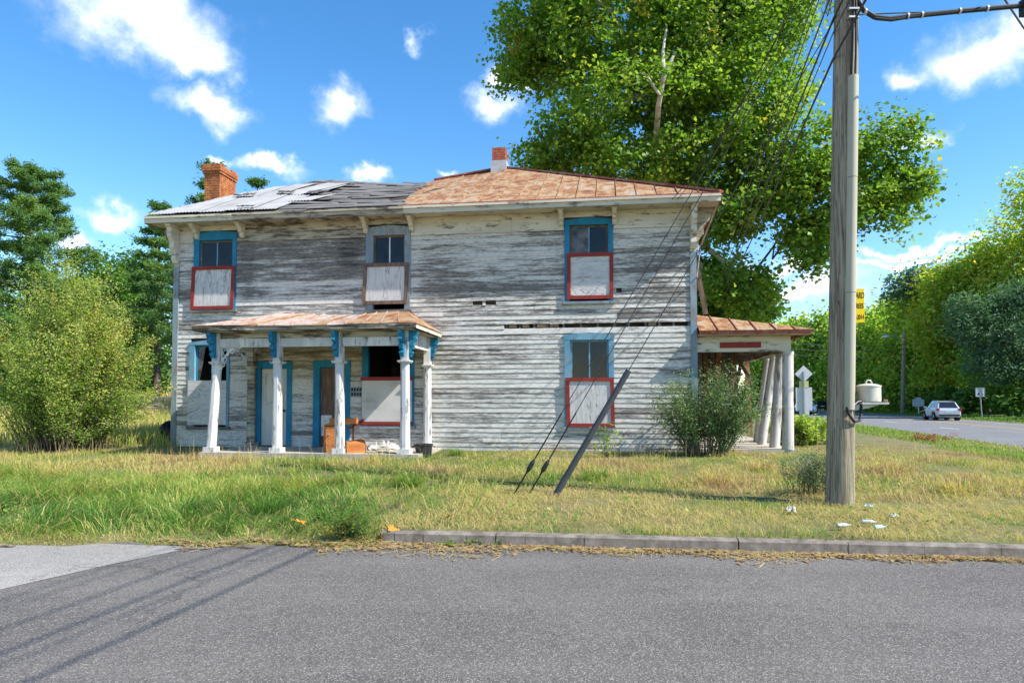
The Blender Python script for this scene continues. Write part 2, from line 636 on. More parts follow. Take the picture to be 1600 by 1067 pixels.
GR = [(0.0, (0.05, 0.13, 0.018)), (0.25, (0.105, 0.24, 0.03)), (0.42, (0.22, 0.31, 0.05)), (0.6, (0.48, 0.42, 0.12)), (0.8, (0.58, 0.45, 0.22)), (1.0, (0.3, 0.18, 0.10))]
M_grass = leafmat('grass_blade', GR, 0.3, 0.6)


def scatter(s0, s1, t0, t1, dens):
    n = int((s1 - s0) * (t1 - t0) * dens)
    s, t = rg.uniform(s0, s1, n), rg.uniform(t0, t1, n)
    X, Y = sxy(s, t)
    u, v = house_uv(X, Y)
    ok = in_view(X, Y) & ~((u > -0.05) & (u < HW + 0.05) & (v > -0.03) & (v < 9.2))
    ok &= ~((u > 0.3) & (u < 6.55) & (v > -2.25) & (v < 0))          # porch slab
    ok &= ~((u > HW) & (u < HW + 2.4) & (v > -0.1) & (v < 8))
    ok &= m_of(X, Y) < -0.15
    return s[ok], t[ok], X[ok], Y[ok]


def grass(name, label, parts):
    V, F, T, off = [], [], [], 0
    for v, f, t in parts:
        V.append(v)
        F.append(f + off)
        T.append(t)
        off += len(v)
    o = fast_mesh(name, np.concatenate(V), np.concatenate(F), M_grass, tint=np.clip(np.concatenate(T), 0, 1))
    return tag(o, label, 'grass', kind='stuff')


# lush uncut grass on the left verge
s, t, X, Y = scatter(-16, S_K + 1.0, -0.7, 3.6, 1300)
te = edge_t(s)
ok = (t > te + 0.02) & (rg.uniform(0, 1, len(s)) < 1 - 0.9 * sstep(s + 0.35 * t + 0.5 * pn(X, Y, 9, 1.3), S_K - 0.4, S_K + 0.9)) 
s, t, X, Y, te = s[ok], t[ok], X[ok], Y[ok], te[ok]
p = pn(X, Y, 21, 1.6)
fr = sstep(t - te, 0.0, 0.7)
h = (0.07 + 0.19 * fr) * rg.uniform(0.45, 1.35, len(s)) * (1 + 0.4 * p) * (1 + 0.4 * np.clip(pn(X, Y, 24, 4.0), -1, 1))
dry = sstep(t + 0.5 * p, 0.9, 2.8) * 0.42 + (1 - fr) * 0.35 + 0.16 * np.clip(p, -1, 1) + 0.18 * np.clip(pn(X, Y, 23, 4.5), -1, 1)
strawy = rg.uniform(0, 1, len(s)) < 0.18 + 0.25 * (1 - fr)
tint = np.where(strawy, rg.uniform(0.5, 0.8, len(s)), 0.15 + dry * 0.6 + rg.normal(0, 0.09, len(s)))
clump = np.arctan2(pn(X, Y, 31, 4.0), pn(X, Y, 32, 4.0)) + rg.normal(0, 0.7, len(s))
grass('lush_grass', 'long lush green grass flopping over on the left verge',
      [blades(X, Y, h, rg.uniform(0.005, 0.011, len(s)), rg.uniform(0.5, 1.7, len(s)), tint, curl=clump)])

# mown, yellowing verge behind the kerb
s, t, X, Y = scatter(S_K - 0.9, 9, 0.13, 4.6, 1150)
lim = 3.0 + 0.5 * pn(X, Y, 5, 0.8)
ok = (t < lim) & ((s > S_K) | (t > 0.9)) & (pn(X, Y, 13, 3.6) + 0.6 * pn(X, Y, 14, 8.0) + rg.normal(0, 0.5, len(s)) > -0.55)
s, t, X, Y = s[ok], t[ok], X[ok], Y[ok]
p = pn(X, Y, 6, 1.2)
q = pn(X, Y, 7, 3.2)
h = rg.uniform(0.02, 0.085, len(s)) * (1 + 0.35 * p + 0.35 * q) * (1 + 0.7 * (t < 0.35))
tint = 0.59 + 0.2 * q - 0.16 * p + 0.16 * np.clip(pn(X, Y, 9, 7.0), -1, 1) + rg.normal(0, 0.12, len(s)) - 0.15 * (t < 0.4)
n2 = 42000
s2, t2 = rg.uniform(S_K - 1.2, 9, n2), rg.uniform(0.15, 3.2, n2)
X2, Y2 = sxy(s2, t2)
k = in_view(X2, Y2) & (pn(X2, Y2, 8, 1.9) + rg.normal(0, 0.4, n2) > -0.1)
X2, Y2 = X2[k], Y2[k]
grass('mown_grass', 'short mown yellow green grass with cut straw behind the kerb',
      [blades(X, Y, np.clip(h, 0.02, 0.3), rg.uniform(0.004, 0.008, len(s)), rg.uniform(0.2, 1.1, len(s)), tint),
       blades(X2, Y2, rg.uniform(0.05, 0.16, len(X2)), rg.uniform(0.003, 0.006, len(X2)), rg.uniform(1.5, 2.2, len(X2)),
              rg.uniform(0.55, 0.9, len(X2)), zoff=0.03)])

# tall dry grass up to the house
s, t, X, Y = scatter(-20, 9.5, 2.5, 11.0, 560)
lim = np.where(s < S_K - 0.5, 2.9, 3.3) + 0.45 * pn(X, Y, 5, 0.8)
ok = t > lim
s, t, X, Y = s[ok], t[ok], X[ok], Y[ok]
p = pn(X, Y, 41, 0.9)
q = pn(X, Y, 42, 2.6)
h = rg.uniform(0.06, 0.25, len(s)) * (1 + 0.5 * q) * (1 + 0.4 * np.clip(pn(X, Y, 45, 4.5), -1, 1)) * np.interp(t, [2.5, 4.2, 6.5, 8.8], [0.6, 1.0, 0.8, 0.35])
tint = 0.53 + 0.22 * p + 0.2 * q + 0.14 * np.clip(pn(X, Y, 44, 5.0), -1, 1) + rg.normal(0, 0.14, len(s)) + 0.22 * sstep(s, -6, 1)
parts = [blades(X, Y, h, rg.uniform(0.005, 0.010, len(s)), rg.uniform(0.4, 1.6, len(s)), tint)]
k = rg.uniform(0, 1, len(s)) < 0.012 + 0.03 * (s < -8) * (pn(X, Y, 47, 1.5) > 0.1)          # thin seed stalks
parts.append(blades(X[k] + 0.01, Y[k], rg.uniform(0.3, 0.6, k.sum()), np.full(k.sum(), 0.005), rg.uniform(0.1, 0.6, k.sum()), rg.uniform(0.66, 0.95, k.sum())))
grass('tall_dry_grass', 'tall half dry meadow grass growing up to the house front', parts)

# open grass right of the house down to the highway
s, t, X, Y = scatter(5.5, 34, 2.7, 55, 75)
near = t < 14
X2, Y2 = X, Y
p = pn(X, Y, 51, 0.5)
brown = sstep(t, 2.6, 3.4) * (1 - sstep(t, 6.0, 9.0))
h = rg.uniform(0.06, 0.16, len(s)) * (1 + 0.5 * brown)
tint = 0.36 + 0.1 * p + 0.3 * brown + rg.normal(0, 0.1, len(s))
parts = [blades(X, Y, h, rg.uniform(0.014, 0.03, len(s)), rg.uniform(0.3, 1.0, len(s)), tint)]
s, t, X, Y = scatter(4.5, 13, 2.7, 12, 330)
p = pn(X, Y, 51, 0.5)
q = pn(X, Y, 52, 2.0)
brown = sstep(t, 2.6, 3.4) * (1 - sstep(t + 0.8 * q, 5.5, 8.0))
h = rg.uniform(0.06, 0.18, len(s)) * (1 + 0.9 * brown)
tint = 0.36 + 0.1 * p + 0.08 * q + 0.44 * brown + rg.normal(0, 0.12, len(s))
parts.append(blades(X, Y, h, rg.uniform(0.006, 0.012, len(s)), rg.uniform(0.3, 1.1, len(s)), tint))
s, t, X, Y = scatter(-3.5, 9, 0.15, 0.6, 110)
grass('roadside_grass', 'rough green and brown grass between pole and highway', parts)

# field left of and behind the house
s, t, X, Y = scatter(-50, -11, 8.5, 34, 70)
p = pn(X, Y, 61, 0.5)
h = rg.uniform(0.25, 0.55, len(s))
tint = 0.6 + 0.1 * p + rg.normal(0, 0.1, len(s))
parts = [blades(X, Y, h, rg.uniform(0.015, 0.03, len(s)), rg.uniform(0.1, 0.8, len(s)), tint)]
s, t, X, Y = scatter(-60, -14, 34, 85, 16)
parts.append(blades(X, Y, rg.uniform(0.15, 0.35, len(s)), rg.uniform(0.05, 0.09, len(s)), rg.uniform(0.1, 0.8, len(s)), 0.8 + rg.normal(0, 0.08, len(s))))
grass('field_grass', 'pale straw coloured field grass behind the big bush', parts)

# far verge of the highway
n = 9000
m_, l_ = rg.uniform(11.2, 15.5, n), rg.uniform(-5, 130, n)
X, Y = mxy(m_, l_)
k = in_view(X, Y)
X, Y = X[k], Y[k]
grass('far_verge_grass', 'short green grass strip along the far highway edge',
      [blades(X, Y, rg.uniform(0.1, 0.25, len(X)), rg.uniform(0.06, 0.12, len(X)), rg.uniform(0.2, 0.8, len(X)), 0.2 + rg.normal(0, 0.07, len(X)))])

# broad-leaved weeds between the grass
n = 16000
s, t = rg.uniform(-15, 9, n), rg.uniform(0.1, 8.5, n)
X, Y = sxy(s, t)
u, v = house_uv(X, Y)
k = in_view(X, Y) & (pn(X, Y, 71, 2.4) + 0.5 * pn(X, Y, 72, 6.0) > 0.55) & ~((u > 0.3) & (u < 6.55) & (v > -2.25)) & (v < -0.1) & (m_of(X, Y) < -1)
X, Y, t = X[k], Y[k], t[k]
n = len(X)
a = rg.uniform(0, 2 * np.pi, n)
L = rg.uniform(0.03, 0.075, n)
hh = rg.uniform(0.02, 0.14, n)
d = np.stack([np.cos(a), np.sin(a), rg.uniform(-0.1, 0.7, n)], -1) * L[:, None]
w = np.stack([-np.sin(a), np.cos(a), np.zeros(n)], -1) * (L * 0.32)[:, None]
c = np.stack([X, Y, zfun(X, Y) + hh], -1)
V = np.stack([c, c + d * 0.5 + w, c + d, c + d * 0.5 - w], 1).reshape(-1, 3)
o = fast_mesh('broadleaf_weeds', V, np.arange(n * 4).reshape(-1, 4), M_grass, tint=np.clip(rg.normal(0.2, 0.12, n) + 0.12 * (t > 3), 0, 1))
tag(o, 'patches of low broad leaved weeds growing among the verge grass', 'weeds', kind='stuff')

# straw and leaf litter in the gutter
n = 10500
s = rg.uniform(-9.5, 9, n)
wd = 0.24 + 0.09 * np.sin(s * 1.7) + 0.1 * np.sin(s * 4.1) + 0.18 * np.exp(-((s + 6.0) / 1.2) ** 2)
t = 0.0 - np.abs(rg.normal(0, 1, n)) * wd * 0.62
ok = (t > np.where(s < S_K, edge_t(s) - 0.35, -0.8)) & (rg.uniform(0, 1, n) < np.where(s < S_K - 0.8, 0.45, 1.0))
s, t = s[ok], t[ok]
X, Y = sxy(s, np.where(s < S_K - 0.4, edge_t(s) + 0.1 + t * 0.7, t))
n = len(X)
L, Wd = rg.uniform(0.04, 0.17, n), rg.uniform(0.003, 0.007, n)
brn = rg.uniform(0, 1, n) < 0.36
L = np.where(brn, rg.uniform(0.02, 0.06, n), L)
Wd = np.where(brn, L * 0.6, Wd)
a = rg.uniform(0, 2 * np.pi, n)
d = np.stack([np.cos(a), np.sin(a), rg.normal(0, 0.12, n)], -1) * (L / 2)[:, None]
w = np.stack([-np.sin(a), np.cos(a), rg.normal(0, 0.2, n)], -1) * (Wd / 2)[:, None]
c = np.stack([X, Y, np.maximum(zfun(X, Y), 0.0) + rg.uniform(0.006, 0.03, n)], -1)
V = np.stack([c - d - w, c - d + w, c + d + w, c + d - w], 1).reshape(-1, 3)
F = np.arange(n * 4).reshape(-1, 4)
o = fast_mesh('straw_litter', V, F, M_grass, tint=np.where(brn, rg.uniform(0.92, 1.0, n), rg.uniform(0.62, 0.95, n)))
tag(o, 'dry straw and leaf litter lying along the kerb', 'litter', kind='stuff')

# ------------------------------------------------------------------ the house
house = empty('abandoned_house', (HX, HY, HZ), -HOUSE_ROT)
tag(house, 'abandoned two storey clapboard house with peeling white paint and rusty hip roof', 'house')
_v0 = house_uv(0, 0)[1]


def hp(px, py, v=0.0):
    """photo pixel -> (u, z) on the plane v metres behind the facade (house coordinates)"""
    r = ray(px, py)
    k = (v - _v0) / (r.x * HSN + r.y * HC)
    X, Y = r.x * k, r.y * k
    return house_uv(X, Y)[0], CAMZ + r.z * k - HZ


rh = random.Random(77)


def clap_mat():
    m, nt, b = newmat('weathered_clapboard')
    v = coords(nt, (1, 1, 1))
    oi = nd(nt, 'ShaderNodeObjectInfo').outputs['Random']
    f1 = noise(nt, coords(nt, (1.5, 1.0, 15.0)), 1.0, 9, 0.66)
    f3 = noise(nt, coords(nt, (0.55, 0.5, 1.1)), 1.0, 4, 0.55)
    f4 = noise(nt, coords(nt, (9, 9, 45)), 1.0, 6, 0.7)
    acc = mth(nt, 'ADD', mth(nt, 'MULTIPLY', f1, 0.92), mth(nt, 'MULTIPLY', f3, 0.36))
    acc = mth(nt, 'ADD', acc, mth(nt, 'MULTIPLY', mth(nt, 'SUBTRACT', oi, 0.3), 0.2))
    acc = mth(nt, 'ADD', acc, mth(nt, 'MULTIPLY', f4, 0.22))

    def blob(px, py, rx, rz, amt, acc):
        u, z = hp(px, py)
        s = nd(nt, 'ShaderNodeVectorMath', operation='SUBTRACT')
        nt.links.new(v, s.inputs[0])
        s.inputs[1].default_value = (u, 0, z)
        q = nd(nt, 'ShaderNodeVectorMath', operation='MULTIPLY')
        nt.links.new(s.outputs[0], q.inputs[0])
        q.inputs[1].default_value = (1 / rx, 0, 1 / rz)
        ln = nd(nt, 'ShaderNodeVectorMath', operation='LENGTH')
        nt.links.new(q.outputs[0], ln.inputs[0])
        g = mth(nt, 'SUBTRACT', 1.0, smooth(nt, ln.outputs['Value'], 0.25, 1.15))
        return mth(nt, 'ADD', acc, mth(nt, 'MULTIPLY', g, amt))
    for a in ((500, 395, 2.6, 1.2, 0.09), (385, 420, 0.35, 1.3, 0.13), (548, 385, 0.5, 1.0, 0.17), (1030, 425, 1.3, 0.85, 0.17), (770, 452, 2.6, 0.45, 0.14),
              (680, 430, 0.8, 1.0, 0.1), (600, 345, 1.2, 0.3, 0.15), (720, 350, 2.0, 0.55, -0.16), (1030, 345, 2.2, 0.3, -0.3), (850, 610, 3.6, 1.4, -0.05),
              (460, 620, 1.5, 1.2, -0.03), (300, 440, 0.6, 1.5, 0.04), (860, 340, 2.0, 0.3, -0.2)):
        acc = blob(*a, acc)
    bare = smooth(nt, acc, 0.71, 0.95)
    paint = mixc(nt, smooth(nt, f4, 0.35, 0.7), (0.65, 0.625, 0.585), (0.43, 0.41, 0.38))
    grey = mixc(nt, smooth(nt, f4, 0.3, 0.72), (0.24, 0.22, 0.2), (0.09, 0.08, 0.073))
    grey = mixc(nt, smooth(nt, acc, 1.0, 1.2), grey, (0.055, 0.052, 0.055))
    col = mixc(nt, bare, paint, grey)
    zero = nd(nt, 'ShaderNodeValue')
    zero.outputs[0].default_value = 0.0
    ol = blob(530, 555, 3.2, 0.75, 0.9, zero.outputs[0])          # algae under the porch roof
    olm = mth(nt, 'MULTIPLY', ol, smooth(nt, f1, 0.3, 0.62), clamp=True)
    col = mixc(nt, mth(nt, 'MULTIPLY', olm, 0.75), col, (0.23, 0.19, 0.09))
    nt.links.new(col, b.inputs['Base Color'])
    b.inputs['Roughness'].default_value = 0.85
    b.inputs['Specular IOR Level'].default_value = 0.2
    bump(nt, b, mth(nt, 'ADD', mth(nt, 'MULTIPLY', bare, -0.5), f4), 0.5, 0.006)
    return m


M_clap = clap_mat()
M_core = simple('dark_sheathing', [(0.3, (0.03, 0.022, 0.018)), (0.7, (0.08, 0.055, 0.04))], (3, 3, 12), 1, 0.9)
M_cream = peel('cornice_paint', (0.60, 0.56, 0.47), (0.5, 0.46, 0.38), (0.16, 0.14, 0.125), 0.53, 0.68, (2.2, 2.2, 9))
M_cream_worn = peel('worn_cornice_paint', (0.46, 0.42, 0.34), (0.34, 0.31, 0.25), (0.13, 0.105, 0.09), 0.44, 0.6, (1.6, 1.6, 10))
M_white = peel('post_paint', (0.64, 0.63, 0.62), (0.48, 0.48, 0.49), (0.22, 0.21, 0.21), 0.52, 0.66, (10, 10, 2.2))
M_blue = peel('blue_trim_paint', (0.012, 0.15, 0.27), (0.02, 0.20, 0.34), (0.22, 0.25, 0.28), 0.6, 0.72, (9, 9, 6))
M_blue_faded = peel('faded_blue_paint', (0.10, 0.26, 0.37), (0.17, 0.32, 0.42), (0.28, 0.3, 0.31), 0.5, 0.65, (9, 9, 4))
M_bluegrey = peel('blue_grey_paint', (0.24, 0.30, 0.34), (0.16, 0.24, 0.30), (0.27, 0.26, 0.26), 0.45, 0.62, (9, 9, 3))
M_red = peel('red_trim_paint', (0.26, 0.035, 0.03), (0.21, 0.03, 0.026), (0.3, 0.19, 0.16), 0.63, 0.74, (7, 7, 7))
M_brownwood = simple('bare_brown_wood', [(0.3, (0.07, 0.045, 0.035)), (0.55, (0.16, 0.105, 0.075)), (0.8, (0.26, 0.2, 0.16))], (14, 14, 2.5), 1, 0.85, 7, 0.4, jitter=5)
M_greywood = simple('bare_grey_wood', [(0.25, (0.035, 0.032, 0.032)), (0.5, (0.14, 0.132, 0.128)), (0.75, (0.28, 0.27, 0.26))], (1.6, 14, 14), 1, 0.9, 8, 0.5, jitter=7)


def plywood(name, horizontal, tone=1.0):
    m, nt, b = newmat(name)
    sc = (1.2, 4, 6.5) if horizontal else (6.5, 4, 1.2)
    v = coords(nt, sc, jitter=11)
    w = nd(nt, 'ShaderNodeTexNoise', {'Scale': 0.55, 'Detail': 2.0, 'Distortion': 0.8})
    nt.links.new(v, w.inputs['Vector'])
    ringf = mth(nt, 'FRACT', mth(nt, 'MULTIPLY', w.outputs[0], 9.0))
    ring = mth(nt, 'ABSOLUTE', mth(nt, 'SUBTRACT', ringf, 0.5))
    f = noise(nt, v, 2.2, 8, 0.7)
    g = noise(nt, v, 0.5, 3, 0.5)
    msk = mth(nt, 'MULTIPLY', smooth(nt, ring, 0.36, 0.5), smooth(nt, g, 0.36, 0.56))
    col = mixc(nt, smooth(nt, f, 0.35, 0.7), (0.58 * tone, 0.56 * tone, 0.55 * tone), (0.42 * tone, 0.405 * tone, 0.4 * tone))
    col = mixc(nt, mth(nt, 'MULTIPLY', msk, 0.8), col, (0.17, 0.155, 0.15))
    col = mixc(nt, mth(nt, 'MULTIPLY', smooth(nt, noise(nt, v, 3.2, 6, 0.75), 0.58, 0.68), 0.75), col, (0.14, 0.125, 0.12))
    nt.links.new(col, b.inputs['Base Color'])
    b.inputs['Roughness'].default_value = 0.85
    bump(nt, b, msk, 0.2, -0.003)
    return m


M_ply_v = plywood('plywood_upright_grain', False)
M_ply_h = plywood('plywood_level_grain', True)
M_ply_clean = simple('painted_plywood', [(0.3, (0.36, 0.345, 0.32)), (0.45, (0.5, 0.49, 0.47)), (0.7, (0.58, 0.57, 0.56))], (1.2, 3, 1.8), 1, 0.8, 8, 0.1)


def glass_mat(name, dust_sheen, tint=(0.5, 0.52, 0.5)):
    m, nt, b = newmat(name)
    tr = nd(nt, 'ShaderNodeBsdfTransparent', {0: c4(tint)})
    gl = nd(nt, 'ShaderNodeBsdfGlossy', {0: (0.9, 0.9, 0.95, 1), 1: 0.06})
    df = nd(nt, 'ShaderNodeBsdfDiffuse', {0: (0.3, 0.29, 0.3, 1)})
    fr = nd(nt, 'ShaderNodeFresnel', {0: 1.6})
    a = nd(nt, 'ShaderNodeMixShader', {0: mth(nt, 'MULTIPLY', fr.outputs[0], 0.65)})
    nt.links.new(tr.outputs[0], a.inputs[1])
    nt.links.new(gl.outputs[0], a.inputs[2])
    d = nd(nt, 'ShaderNodeMixShader', {0: mth(nt, 'MULTIPLY', smooth(nt, noise(nt, coords(nt, (3, 3, 3), jitter=5), 1, 6), 0.3, 0.8), dust_sheen)})
    nt.links.new(a.outputs[0], d.inputs[1])
    nt.links.new(df.outputs[0], d.inputs[2])
    nt.links.new(d.outputs[0], nt.nodes['Material Output'].inputs[0])
    return m


M_glass = glass_mat('dusty_glass', 0.07, (0.2, 0.2, 0.2))
M_glass_clear = glass_mat('clear_glass', 0.02, (0.25, 0.26, 0.26))
M_glass_pale = glass_mat('dust_and_sky_glass', 0.7, (0.2, 0.2, 0.2))  # pale diffuse layer: dust, with the sky's reflection painted in

# window and door openings measured on the facade: outer casing left, right, top, bottom
WINS = {
    'UL': dict(c=(305, 371, 364, 487), o=(313, 365, 376), b=(303, 369.5, 417, 484), cas=M_blue, fr=M_red, ply=M_ply_v, glass=M_glass, skew=-2.0),
    'UM': dict(c=(573, 642, 355, 487), o=(584, 633, 368), b=(570, 640, 412, 476), cas=M_bluegrey, fr=M_brownwood, ply=M_ply_v, glass=M_glass, skew=-2.5),
    'UR': dict(c=(882, 957.5, 343, 474), o=(890, 950, 352), b=(886, 958, 396, 468), cas=M_blue, fr=M_red, ply=M_ply_h, glass=M_glass_pale, skew=0.0),
    'LL': dict(c=(298, 360, 533, 669), o=(306, 356, 539), b=(295, 357, 594, 664), cas=M_blue_faded, fr=None, ply=M_ply_h, glass=M_glass, skew=0.0),
    'LM': dict(c=(567, 648, 530, 668), o=(576, 642, 538), b=(566, 646, 589, 664), cas=M_blue, fr=M_red, ply=M_ply_clean, glass=None, skew=0.0),
    'LR': dict(c=(882, 959, 521, 669), o=(891, 951, 531), b=(884, 959, 590, 667), cas=M_blue_faded, fr=M_red, ply=M_ply_v, glass=M_glass_clear, skew=1.5),
}
DOORS = {'D1': (399, 457, 566, 699), 'D2': (491, 548, 564, 699)}
openings = []
for w in WINS.values():
    l, r, t, b_ = w['c']
    u0, z1 = hp(l, t)
    u1, _ = hp(r, t)
    _, z0 = hp((l + r) / 2, b_)
    w['box'] = (u0, u1, z0, z1)
    openings.append((u0 + 0.02, u1 - 0.02, z0 + 0.02, z1 - 0.03))
for k, (l, r, t, b_) in DOORS.items():
    u0, z1 = hp(l, t)
    u1, _ = hp(r, t)
    DOORS[k] = (u0, u1, 0.0, z1)
    openings.append((u0 + 0.02, u1 - 0.02, -0.2, z1 - 0.03))
Z_SOFF = hp(1060, 325, 0)[1]                 # soffit meets the wall
Z_FRZ = Z_SOFF - 0.42                        # bottom of the frieze board
U_GAP0, Z_GAP = hp(788, 508)
U_GAP1, _ = hp(1083, 502)
U_H0, Z_H0 = hp(739, 471)
U_H1, _ = hp(775, 471)
U_K0, Z_K0 = hp(963, 457)
U_K1, _ = hp(971, 457)


def spans(u0, u1, z0, z1, holes):
    segs = [(u0, u1)]
    for a, b_, c, d in holes:
        if d <= z0 + 0.01 or c >= z1 - 0.01:
            continue
        out = []
        for p, q in segs:
            if b_ <= p or a >= q:
                out.append((p, q))
                continue
            if a > p:
                out.append((p, a))
            if b_ < q:
                out.append((b_, q))
        segs = out
    return [s_ for s_ in segs if s_[1] - s_[0] > 0.03]


# structural wall behind the boards, open at windows and doors
zs = sorted({-0.3, Z_SOFF + 0.1, Z_GAP - 0.08, Z_GAP + 0.08} | {o_[2] for o_ in openings} | {o_[3] for o_ in openings})
zs = [z for z in zs if -0.31 < z < Z_SOFF + 0.11]
core = MB()
gap_hole = (U_GAP0, U_GAP1, Z_GAP - 0.08, Z_GAP + 0.08)
for a, b_ in zip(zs[:-1], zs[1:]):
    for p, q in spans(0.02, HW - 0.02, a, b_, openings + [gap_hole]):
        core.box(p, q, 0.03, 0.14, a, b_)
core.build('wall_core', M_core, house)
shell = MB()
HD = 9.0
shell.box(0.0, 0.14, 0.14, HD, -0.3, Z_SOFF + 0.1).box(HW - 0.14, HW, 0.14, HD, -0.3, Z_SOFF + 0.1).box(0.14, HW - 0.14, HD - 0.14, HD, -0.3, Z_SOFF + 0.1)
shell.box(0.14, HW - 0.14, 0.14, HD - 0.14, -0.1, 0.05).box(0.14, HW - 0.14, 0.3, HD - 0.14, 2.95, 3.1)
shell.box(0.14, HW - 0.14, 3.6, 3.72, 0.05, Z_SOFF).box(4.6, 4.72, 0.16, 3.6, 0.05, Z_SOFF).box(7.9, 8.02, 0.16, 3.6, 0.05, Z_SOFF)
shell.build('side_and_inner_walls', M_greywood, house)
# rubble fill and studs in the open strip under the upper floor
M_fill = simple('clay_fill', [(0.3, (0.16, 0.10, 0.055)), (0.7, (0.33, 0.23, 0.13))], (14, 14, 14), 1, 0.95, 6, 0.8)
x = U_GAP0 + 0.05
while x < U_GAP1:
    MB().bar((x, 0.045, Z_GAP - 0.12), (x + rh.uniform(-0.02, 0.02), 0.045, Z_GAP + 0.12), 0.05, 0.08, (0, 1, 0)).build('stud', M_greywood, house)
    if x < hp(880, 505)[0] or hp(985, 505)[0] < x < hp(1025, 505)[0]:
        fb = MB()
        w_ = rh.uniform(0.18, 0.3)
        fb.hexa([(x + 0.05, -0.01, Z_GAP - 0.07), (x + 0.05 + w_, 0.0, Z_GAP - 0.07), (x + 0.05 + w_, 0.16, Z_GAP - 0.07), (x + 0.05, 0.16, Z_GAP - 0.07)],
                [(x + 0.07, 0.0, Z_GAP + 0.03), (x + 0.02 + w_, 0.01, Z_GAP + 0.05), (x + 0.02 + w_, 0.16, Z_GAP + 0.05), (x + 0.07, 0.16, Z_GAP + 0.04)])
        fb.build('clay_block', M_fill, house, bevel=0.02)
    x += rh.uniform(0.3, 0.42)

# clapboards, one by one
EXPO = 0.119
ncourse = int((Z_FRZ + 0.05) / EXPO) + 1
porch_u = (hp(300, 500)[0], hp(690, 500)[0])
for i in range(ncourse):
    z0 = -0.05 + i * EXPO
    z1 = min(z0 + EXPO + 0.016, Z_FRZ + 0.02)
    holes = list(openings)
    if abs(z0 + EXPO / 2 - Z_GAP) < EXPO * 0.5:
        holes.append((U_GAP0, U_GAP1, z0 - 1, z1 + 1))
    if abs(z0 + EXPO / 2 - Z_H0) < EXPO * 0.5:
        holes += [(U_H0, U_H0 + 0.24, z0 - 1, z1 + 1), (U_H0 + 0.32, U_H1, z0 - 1, z1 + 1)]
    if abs(z0 + EXPO / 2 - Z_K0) < EXPO * 0.5:
        holes.append((U_K0, U_K1, z0 - 1, z1 + 1))
    for p, q in spans(0.1, HW - 0.1, z0, z0 + EXPO, holes):
        cuts = [p]
        while q - cuts[-1] > 5.4:
            cuts.append(cuts[-1] + rh.uniform(2.6, 4.6))
        cuts.append(q)
        for a, b_ in zip(cuts[:-1], cuts[1:]):
            a2, b2 = a + 0.0025, b_ - 0.0025
            e = [rh.gauss(0, 0.0035) for _ in range(4)]
            n = max(1, int((b2 - a2) / 0.8))
            mb = MB()
            vs, fs = [], []
            for j in range(n + 1):
                uu = a2 + (b2 - a2) * j / n
                wv = rh.gauss(0, 0.0028)
                lo = z0 + e[0] + (e[1] - e[0]) * j / n + wv
                vs += [(uu, -0.020 + rh.gauss(0, 0.003), lo), (uu, -0.004, z1 + e[2] * 0.4), (uu, 0.012, z1), (uu, 0.004, lo)]
            for j in range(n):
                k = j * 4
                fs += [(k, k + 4, k + 5, k + 1), (k + 1, k + 5, k + 6, k + 2), (k + 2, k + 6, k + 7, k + 3), (k + 3, k + 7, k + 4, k)]
            fs += [(0, 1, 2, 3), (n * 4 + 3, n * 4 + 2, n * 4 + 1, n * 4)]
            mb.add(vs, fs).build('clapboard', M_clap, house)

# corner boards: blue-grey below, scalloped bracket drop above
for u0, u1 in ((-0.03, 0.12), (HW - 0.12, HW + 0.03)):
    MB().box(u0, u1, -0.045, 0.1, -0.1, Z_SOFF - 1.05).build('corner_board', M_bluegrey, house)
    MB().box(u0, u1, -0.04, 0.1, Z_SOFF - 1.05, Z_SOFF - 0.01).build('corner_board', M_cream, house)
# frieze, soffit, fascia
OV = 0.52
Z_E = Z_SOFF + 0.17
cuts = [0.1, hp(372, 345)[0], hp(640, 335)[0], hp(800, 330)[0], HW - 0.1]
for a, b_, mt in zip(cuts[:-1], cuts[1:], (M_cream, M_cream_worn, M_cream, M_cream)):
    zc = max(w['box'][3] for w in WINS.values()) + 0.03
    wh = [(w['box'][0] - 0.015, w['box'][1] + 0.015, 0, w['box'][3]) for w in WINS.values()]
    MB().box(a + 0.002, b_ - 0.002, -0.032, 0.03, zc, Z_SOFF - 0.004).build('frieze_board', mt, house)
    for p, q in spans(a, b_, Z_FRZ, zc, wh):
        MB().box(p + 0.002, q - 0.002, -0.031, 0.03, Z_FRZ, zc - 0.002).build('frieze_board', mt, house)
        MB().box(p + 0.002, q - 0.002, -0.05, -0.033, Z_FRZ - 0.03, Z_FRZ + 0.02).build('moulding', mt, house)
cuts = [-OV, 1.9, hp(500, 340)[0], hp(640, 335)[0], hp(830, 330)[0], HW + OV]
for a, b_, mt in zip(cuts[:-1], cuts[1:], (M_cream, M_cream_worn, M_cream_worn, M_cream, M_cream)):
    MB().box(a + 0.002, b_ - 0.002, -OV, -0.0, Z_SOFF, Z_SOFF + 0.025).build('soffit_board', mt, house)
    d0, d1 = rh.uniform(-0.012, 0.012), rh.uniform(-0.012, 0.012)
    MB().hexa([(a + .002, -OV - 0.03, Z_SOFF - 0.03 + d0), (b_ - .002, -OV - 0.03, Z_SOFF - 0.03 + d1), (b_ - .002, -OV - 0.003, Z_SOFF - 0.03 + d1), (a + .002, -OV - 0.003, Z_SOFF - 0.03 + d0)],
              [(a + .002, -OV - 0.03, Z_E - 0.035), (b_ - .002, -OV - 0.03, Z_E - 0.035), (b_ - .002, -OV - 0.003, Z_E - 0.035), (a + .002, -OV - 0.003, Z_E - 0.035)]).build('fascia_board', mt, house)
    MB().box(a + .002, b_ - .002, -OV - 0.075, -OV - 0.031, Z_E - 0.085, Z_E - 0.03).build('gutter_moulding', mt, house)
